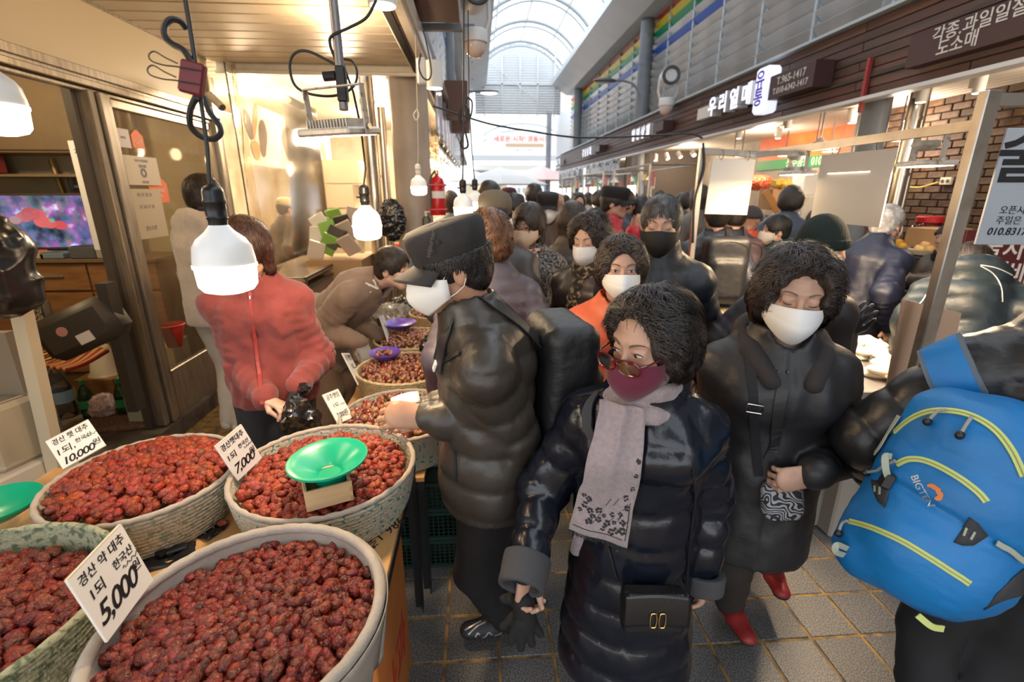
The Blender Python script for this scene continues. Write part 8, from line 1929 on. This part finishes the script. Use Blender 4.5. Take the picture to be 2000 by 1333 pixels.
# white spot lamp and cable loops on the canopy edge, poles and cords
t = thing('spot_lamp', 'white cylinder spot lamp on the canopy rail beside the pillar', 'lamp', (0,0,0)); q = at(848,150,Y=3.6); t.location = q; MB().cyl(q+Vector((0,0,-.07)), q+Vector((0,0,.09)), .055, n=28).obj('barrel', m_shade, t, smooth=True); MB().cyl(q+Vector((0,0,-.072)), q+Vector((0,0,-.070)), .048, n=28).obj('lit_disc', m_lit, t); MB().box((q.x-.08,q.y,q.z+.03), (.06,.05,.16), bev=.01).obj('driver_box', m_shade, t)
t = thing('spot_lamp', 'white cylinder spot lamp at the top of the canopy rail', 'lamp', (0,0,0)); q = at(747,0,Y=2.2); t.location = q; MB().cyl(q+Vector((0,0,-.02)), q+Vector((0,0,.12)), .055, n=28).obj('barrel', m_shade, t, smooth=True); MB().cyl(q+Vector((0,0,-.022)), q+Vector((0,0,-.020)), .048, n=28).obj('lit_disc', m_lit, t)
m_cab = M('black_cable', (.02,.02,.022), .45); m_pole = M('grey_pole', (.28,.27,.27), .4, .6)
pl = thing('lamp_pole', 'grey steel pole with clamp carrying the left floodlight', 'pole', tuple(at(650,0,Y=1.7))); MB().cyl(at(645,-60,Y=1.72), at(672,215,Y=1.68), .0135, n=14).obj('pole', m_pole, pl, smooth=True); MB().box(tuple(at(668,165,Y=1.68)), (.03,.03,.10), bev=.004).obj('clamp', m_angle, pl); MB().cyl(at(632,150,Y=1.68), at(655,148,Y=1.68), .014, n=12).obj('clamp_ear', m_angle, pl)
def wire(label, pts, Y, r=.0042, mat=None, name='cable'):
    P_ = smooth_path([at(u, v, Y=Y+(k*.01 if len(pts) > 5 else 0)) for k, (u, v) in enumerate(pts)], 7); o = MB().tube(P_, r, 8).obj(name, mat or m_cab, smooth=True); return tag(o, label, 'cable')
wire('black cable looping round the left steel pole', [(735,0),(715,35),(680,55),(648,70),(645,88),(655,115),(668,140),(660,105+25),(640,118),(600,100),(575,105),(566,130),(575,165),(600,182),(640,188),(672,182),(693,165),(697,140),(688,120),(668,115)], 1.66)
wire('thick black cord loop clipped beside the large bulb', [(383,190),(372,215),(372,245),(390,265),(415,272),(430,262),(428,245),(410,220),(398,190)], .97, .0055)
wire('upper black cord loop above the red clip', [(378,130),(360,100),(335,85),(322,70),(322,50),(335,38),(352,42),(362,55)], .97, .0055)
bc = thing('binder_clip', 'red binder clip holding the doubled black cord', 'clip', tuple(at(375,153,Y=.955))); q = at(376,153,Y=.955); T = frame(q, (1,0,-.25), (0,-1,.1)); MB().box((0,0,0), (.040,.052,.014), T, bev=.003).obj('clip_body', M('clip_red', (.17,.015,.02), .4), bc)
for k in (-.012,.010): MB().tube([T@p for p in smooth_path([(.018,k+.004,.009),(-.02,k,.010),(-.040,k-.003,.010),(-.060,k-.002,.010),(-.066,k+.006,.010),(-.058,k+.014,.010),(-.040,k+.009,.010),(-.02,k+.005,.010)],5)], .0013, 6).obj('wire_arm', M('hook_wire', (.10,.09,.08), .4, .6), bc, smooth=True)
wire('knotted pair of black cords above the far bulbs', [(905,205),(897,225),(902,240),(912,235),(914,215),(905,205),(900,230),(905,262),(900,280),(905,290),(914,284),(908,255),(903,235)], 2.78, .006)
wire('black cord coil beside the knotted cords', [(914,190),(922,200),(920,225),(912,232),(908,205),(914,190)], 3.28, .006)
wire('long black cable strung across the lane to the steel post', [(845,207),(900,225),(960,243),(1040,257),(1120,268),(1200,268),(1290,264),(1350,262),(1372,270)], 3.3, .006)
o = MB().tube(smooth_path([(1.55,3.43,2.07),(1.57,3.42,1.9),(1.53,3.42,1.7),(1.55,3.42,1.4)],6), .008, 8).obj('cable', m_cab, smooth=True); tag(o, 'black cable running down the steel corner post', 'cable')
wire('small black cable loop hanging from the canopy rail', [(822,105),(818,130),(825,150),(836,156),(842,145),(840,120),(832,80),(826,60)], 3.4, .005); wire('thin white cord loops beside the pillar bulb', [(813,215),(808,225),(813,235),(818,225),(814,212)], 3.88, .004, M('white_cable', (.6,.57,.5), .5))
t = thing('security_camera', 'small bullet camera on the end of the header', 'camera', tuple(at(425,198,Y=4.4))); q = at(424,198,Y=4.4); MB().cyl(q+Vector((-.06,.02,.05)), q+Vector((.05,-.04,-.05)), .03, n=18).obj('barrel', m_white, t, smooth=True); MB().cyl(q+Vector((.05,-.04,-.05)), q+Vector((.056,-.043,-.055)), .026, n=18).obj('lens', m_aludark, t); MB().cyl(q+Vector((-.06,.02,.05)), q+Vector((-.10,.05,.06)), .012, n=8).obj('bracket', m_white, t)
# sign boxes and lit vinyl on the left facade, bulbs with tinsel in the row beyond
for i, (y0, z0, s) in enumerate(((3.2,2.98,.34),(4.1,2.98,.34),(8.6,2.86,.5),(10.5,2.86,.5))):
    t = thing('sign_box', ['nearest','second','third','farthest'][i]+' brown projecting sign box on the left facade', 'sign', (-.35,y0,z0)); MB().box((-.28,y0,z0+s/2+.04), (.36,.55,s), bev=.005).obj('case', M('sign_box_brown', (.16,.07,.05), .5), t); MB().box((-.16,y0,z0+s/2+.04), (.13,.4,s*.8), bev=.02).obj('letter_block', m_letside, t)
o = MB().grid(lambda u, v: (-.44+.02*math.sin(u*60)-.25*v*0, 6.0+8.5*u, 3.12-.75*v), 120, 6).obj('vinyl_curtain', glassy('violet_vinyl', (.86,.86,.96), .35, .1, .45, (.80,.80,.95)), smooth=True, solid=.002); tag(o, 'long bluish vinyl weather curtain along the left facade', 'curtain')
o = MB().tube([(-.42,5.9,3.14),(-.42,14.6,3.14)], .02, 8).obj('curtain_rail', m_white); tag(o, 'white rail carrying the long vinyl curtain', 'rail')
lb = thing('tinsel_garland', 'gold tinsel garland glittering along the left shops', 'garland', (-.6,6,2.3)); mb = MB(); rg = random.Random(2)
for i in range(420): y = 6+rg.random()*8; c0 = Vector((-.62+rg.uniform(-.06,.06), y, 2.42-.05+rg.uniform(-.12,.10))); d = Vector((rg.gauss(0,1),rg.gauss(0,1),rg.gauss(0,1))).normalized()*.05; mb.raw([c0-d, c0+d.cross(Vector((0,0,1)))*.3, c0+d], [(0,1,2)])
mb.obj('tinsel', M('gold_tinsel', (.9,.65,.3), .2, 1), lb, kind='stuff')
for i, y in enumerate((6.2,7.0,7.9,8.9,10.0,11.2,12.5,14.0)):
    t = thing('hanging_bulb', 'warm bulb in the row beyond the pillar, %s from the pillar' % ['first','second','third','fourth','fifth','sixth','seventh','eighth'][i], 'lamp', (-.75,y,2.25), group='warm bulbs beyond the pillar'); MB().ell((-.75,y,2.22), (.06,.06,.075), 16).obj('bulb_glow', M('bulb_lit_far', (1,.9,.7), .4, emit=(1,.72,.40), estr=22), t, smooth=True); MB().cyl((-.75,y,2.28),(-.75,y,2.9),.006,n=6).obj('cord', m_aludark, t)
    if i%2 == 0: lamp('bulb_light', (-.75,y,2.2), WARM, 30, .08, parent=t)
# far-left goods beyond the pillar, seen between the heads
for i, y in enumerate((6.6,8.4,10.6,13)):
    t = thing('goods_table', 'heaped goods table in the left row, %s beyond the pillar' % ['first','second','third','fourth'][i], 'table', (-1.0,y,0)); MB().box((-1.0,y,.8), (.9,1.4,.05)).obj('table_top', m_tblw, t)
    for k in range(12): MB().box((-1.3+.2*(k%4), y-.5+.35*(k//4), .90), (.17,.28,.16+.06*(k%3)), bev=.01).obj('goods_box', M('goods_%d' % (k%8), cols_[k%8], .5), t)
    MB().box((-1.0,y,.4), (.85,1.35,.74)).obj('skirt', M('skirt_left', (.35,.25,.16), .7), t)
# ---- the open end of the lane: arch, banner, beams, buildings, parasols ---------------------------
far = thing('steel_arch', 'curved steel truss arch beyond the gable', 'arch', (3.2,35,0)); m_fst = M('far_steel', (.42,.46,.50), .5)
for R1, z1 in ((3.6,6.15),(3.6,5.75)): MB().tube([(3.2+3.1*math.sin(R_(a)), 35, z1-1.1*(1-math.cos(R_(a)*.9))-.35*(abs(a)/60)**2) for a in range(-60,61,6)], .07, 8).obj('chord', m_fst, far, smooth=True)
for a in range(-48,49,16): MB().cyl((3.2+3.1*math.sin(R_(a)),35,6.15-1.1*(1-math.cos(R_(a)*.9))-.35*(abs(a)/60)**2), (3.2+3.1*math.sin(R_(a)),35,5.75-1.1*(1-math.cos(R_(a)*.9))-.35*(abs(a)/60)**2), .04, n=6).obj('strut', m_fst, far)
t = thing('street_banner', 'white banner with red and black Korean lettering across the lane end', 'banner', (3.35,35,4.3)); T = frame((3.35,34.9,4.9), (1,0,0), (0,-1,0)); MB().box((0,0,0), (5.1,1.25,.03), T).obj('cloth_panel', M('banner_cloth', (.80,.80,.80), .6), t)
text('새로운 시작! 경동시장', T@Matrix.Translation((-.2,.25,.03)), .42, M('banner_red', (.75,.12,.10), .6), t, bold=.02); MB().box((.0,-.12,.025), (2.6,.24,.02), T, bev=.01).obj('brown_bar', M('bar_brown', (.45,.33,.22), .6), t); text('전통시장 이용하기', T@Matrix.Translation((0,-.44,.03)), .2, M('banner_grey', (.3,.3,.32), .6), t)
o = MB().box((2.6,34.5,3.95), (5.6,.5,.34)).obj('steel_beam', m_fst); tag(o, 'long grey cross beam under the banner', 'beam'); o = MB().box((2.7,36.0,3.4), (5.2,.4,.35)).obj('steel_beam', M('far_white', (.72,.74,.76), .5)); tag(o, 'pale cross beam below the grey one', 'beam')
m_bl = M('far_blue', (.12,.30,.52), .5); t = thing('steel_gate', 'blue steel gateway at the lane end', 'gate', (2.6,40,0)); MB().box((2.3,40,3.05), (5.2,.3,.22)).obj('lintel', m_bl, t)
for x in (4.7,5.5): MB().box((x,40,1.6), (.22,.25,3.2)).obj('post', m_bl, t)
MB().box((5.1,40,2.3), (.9,.2,.25)).obj('lintel', m_bl, t)
t = thing('building', 'dark grey sloping roofline building beyond the gateway', 'building', (1.4,46,0)); MB().box((1.2,46,3.35), (3.2,3,.5)).obj('canopy', M('far_slate', (.16,.17,.22), .6), t); MB().box((.9,48,1.4), (4,2,2.8)).obj('wall', M('far_cream', (.55,.48,.38), .7), t)
t = thing('building', 'low building with red-brown upper storey at the lane end', 'building', (5,52,0)); MB().box((5.2,52,1.6), (3.6,3,3.2)).obj('wall', M('far_white', (.72,.74,.76), .5), t); MB().box((5.2,50.4,3.0), (3.6,.3,.8)).obj('upper_storey', M('far_redbrick', (.38,.16,.12), .7), t)
for k in range(6): MB().box((3.8+.5*k,50.45,1.9), (.26,.1,.5)).obj('window', M('far_window', (.25,.28,.32), .3), t)
t = thing('building', 'tall pale building filling the sky beyond the lane', 'building', (12,70,0)); MB().box((-9,60,4), (14,6,8)).obj('wall', M('far_white', (.72,.74,.76), .5), t); MB().box((16,60,4), (14,6,8)).obj('wall', M('far_white', (.72,.74,.76), .5), t)
def parasol(label, x, y, z, r, col):
    t = thing('parasol', label, 'parasol', (x,y,0)); MB().lathe([(r,0),(r*.6,r*.16),(0,r*.34)], (x,y,z), 8, cap=False).obj('canopy', M('parasol_%d' % (col[1]*100), col, .7), t, smooth=False, solid=.01); MB().cyl((x,y,0),(x,y,z+r*.33),.03,n=8).obj('pole', m_galv, t)
parasol('wide white parasol above the far crowd, left', 1.0, 21, 2.05, 2.0, (.80,.80,.80)); parasol('white parasol with pinkish rim behind the far crowd', 3.2, 25, 2.3, 2.0, (.80,.60,.58)); parasol('white parasol farthest along the lane', -.2, 27, 2.3, 1.6, (.82,.82,.82))
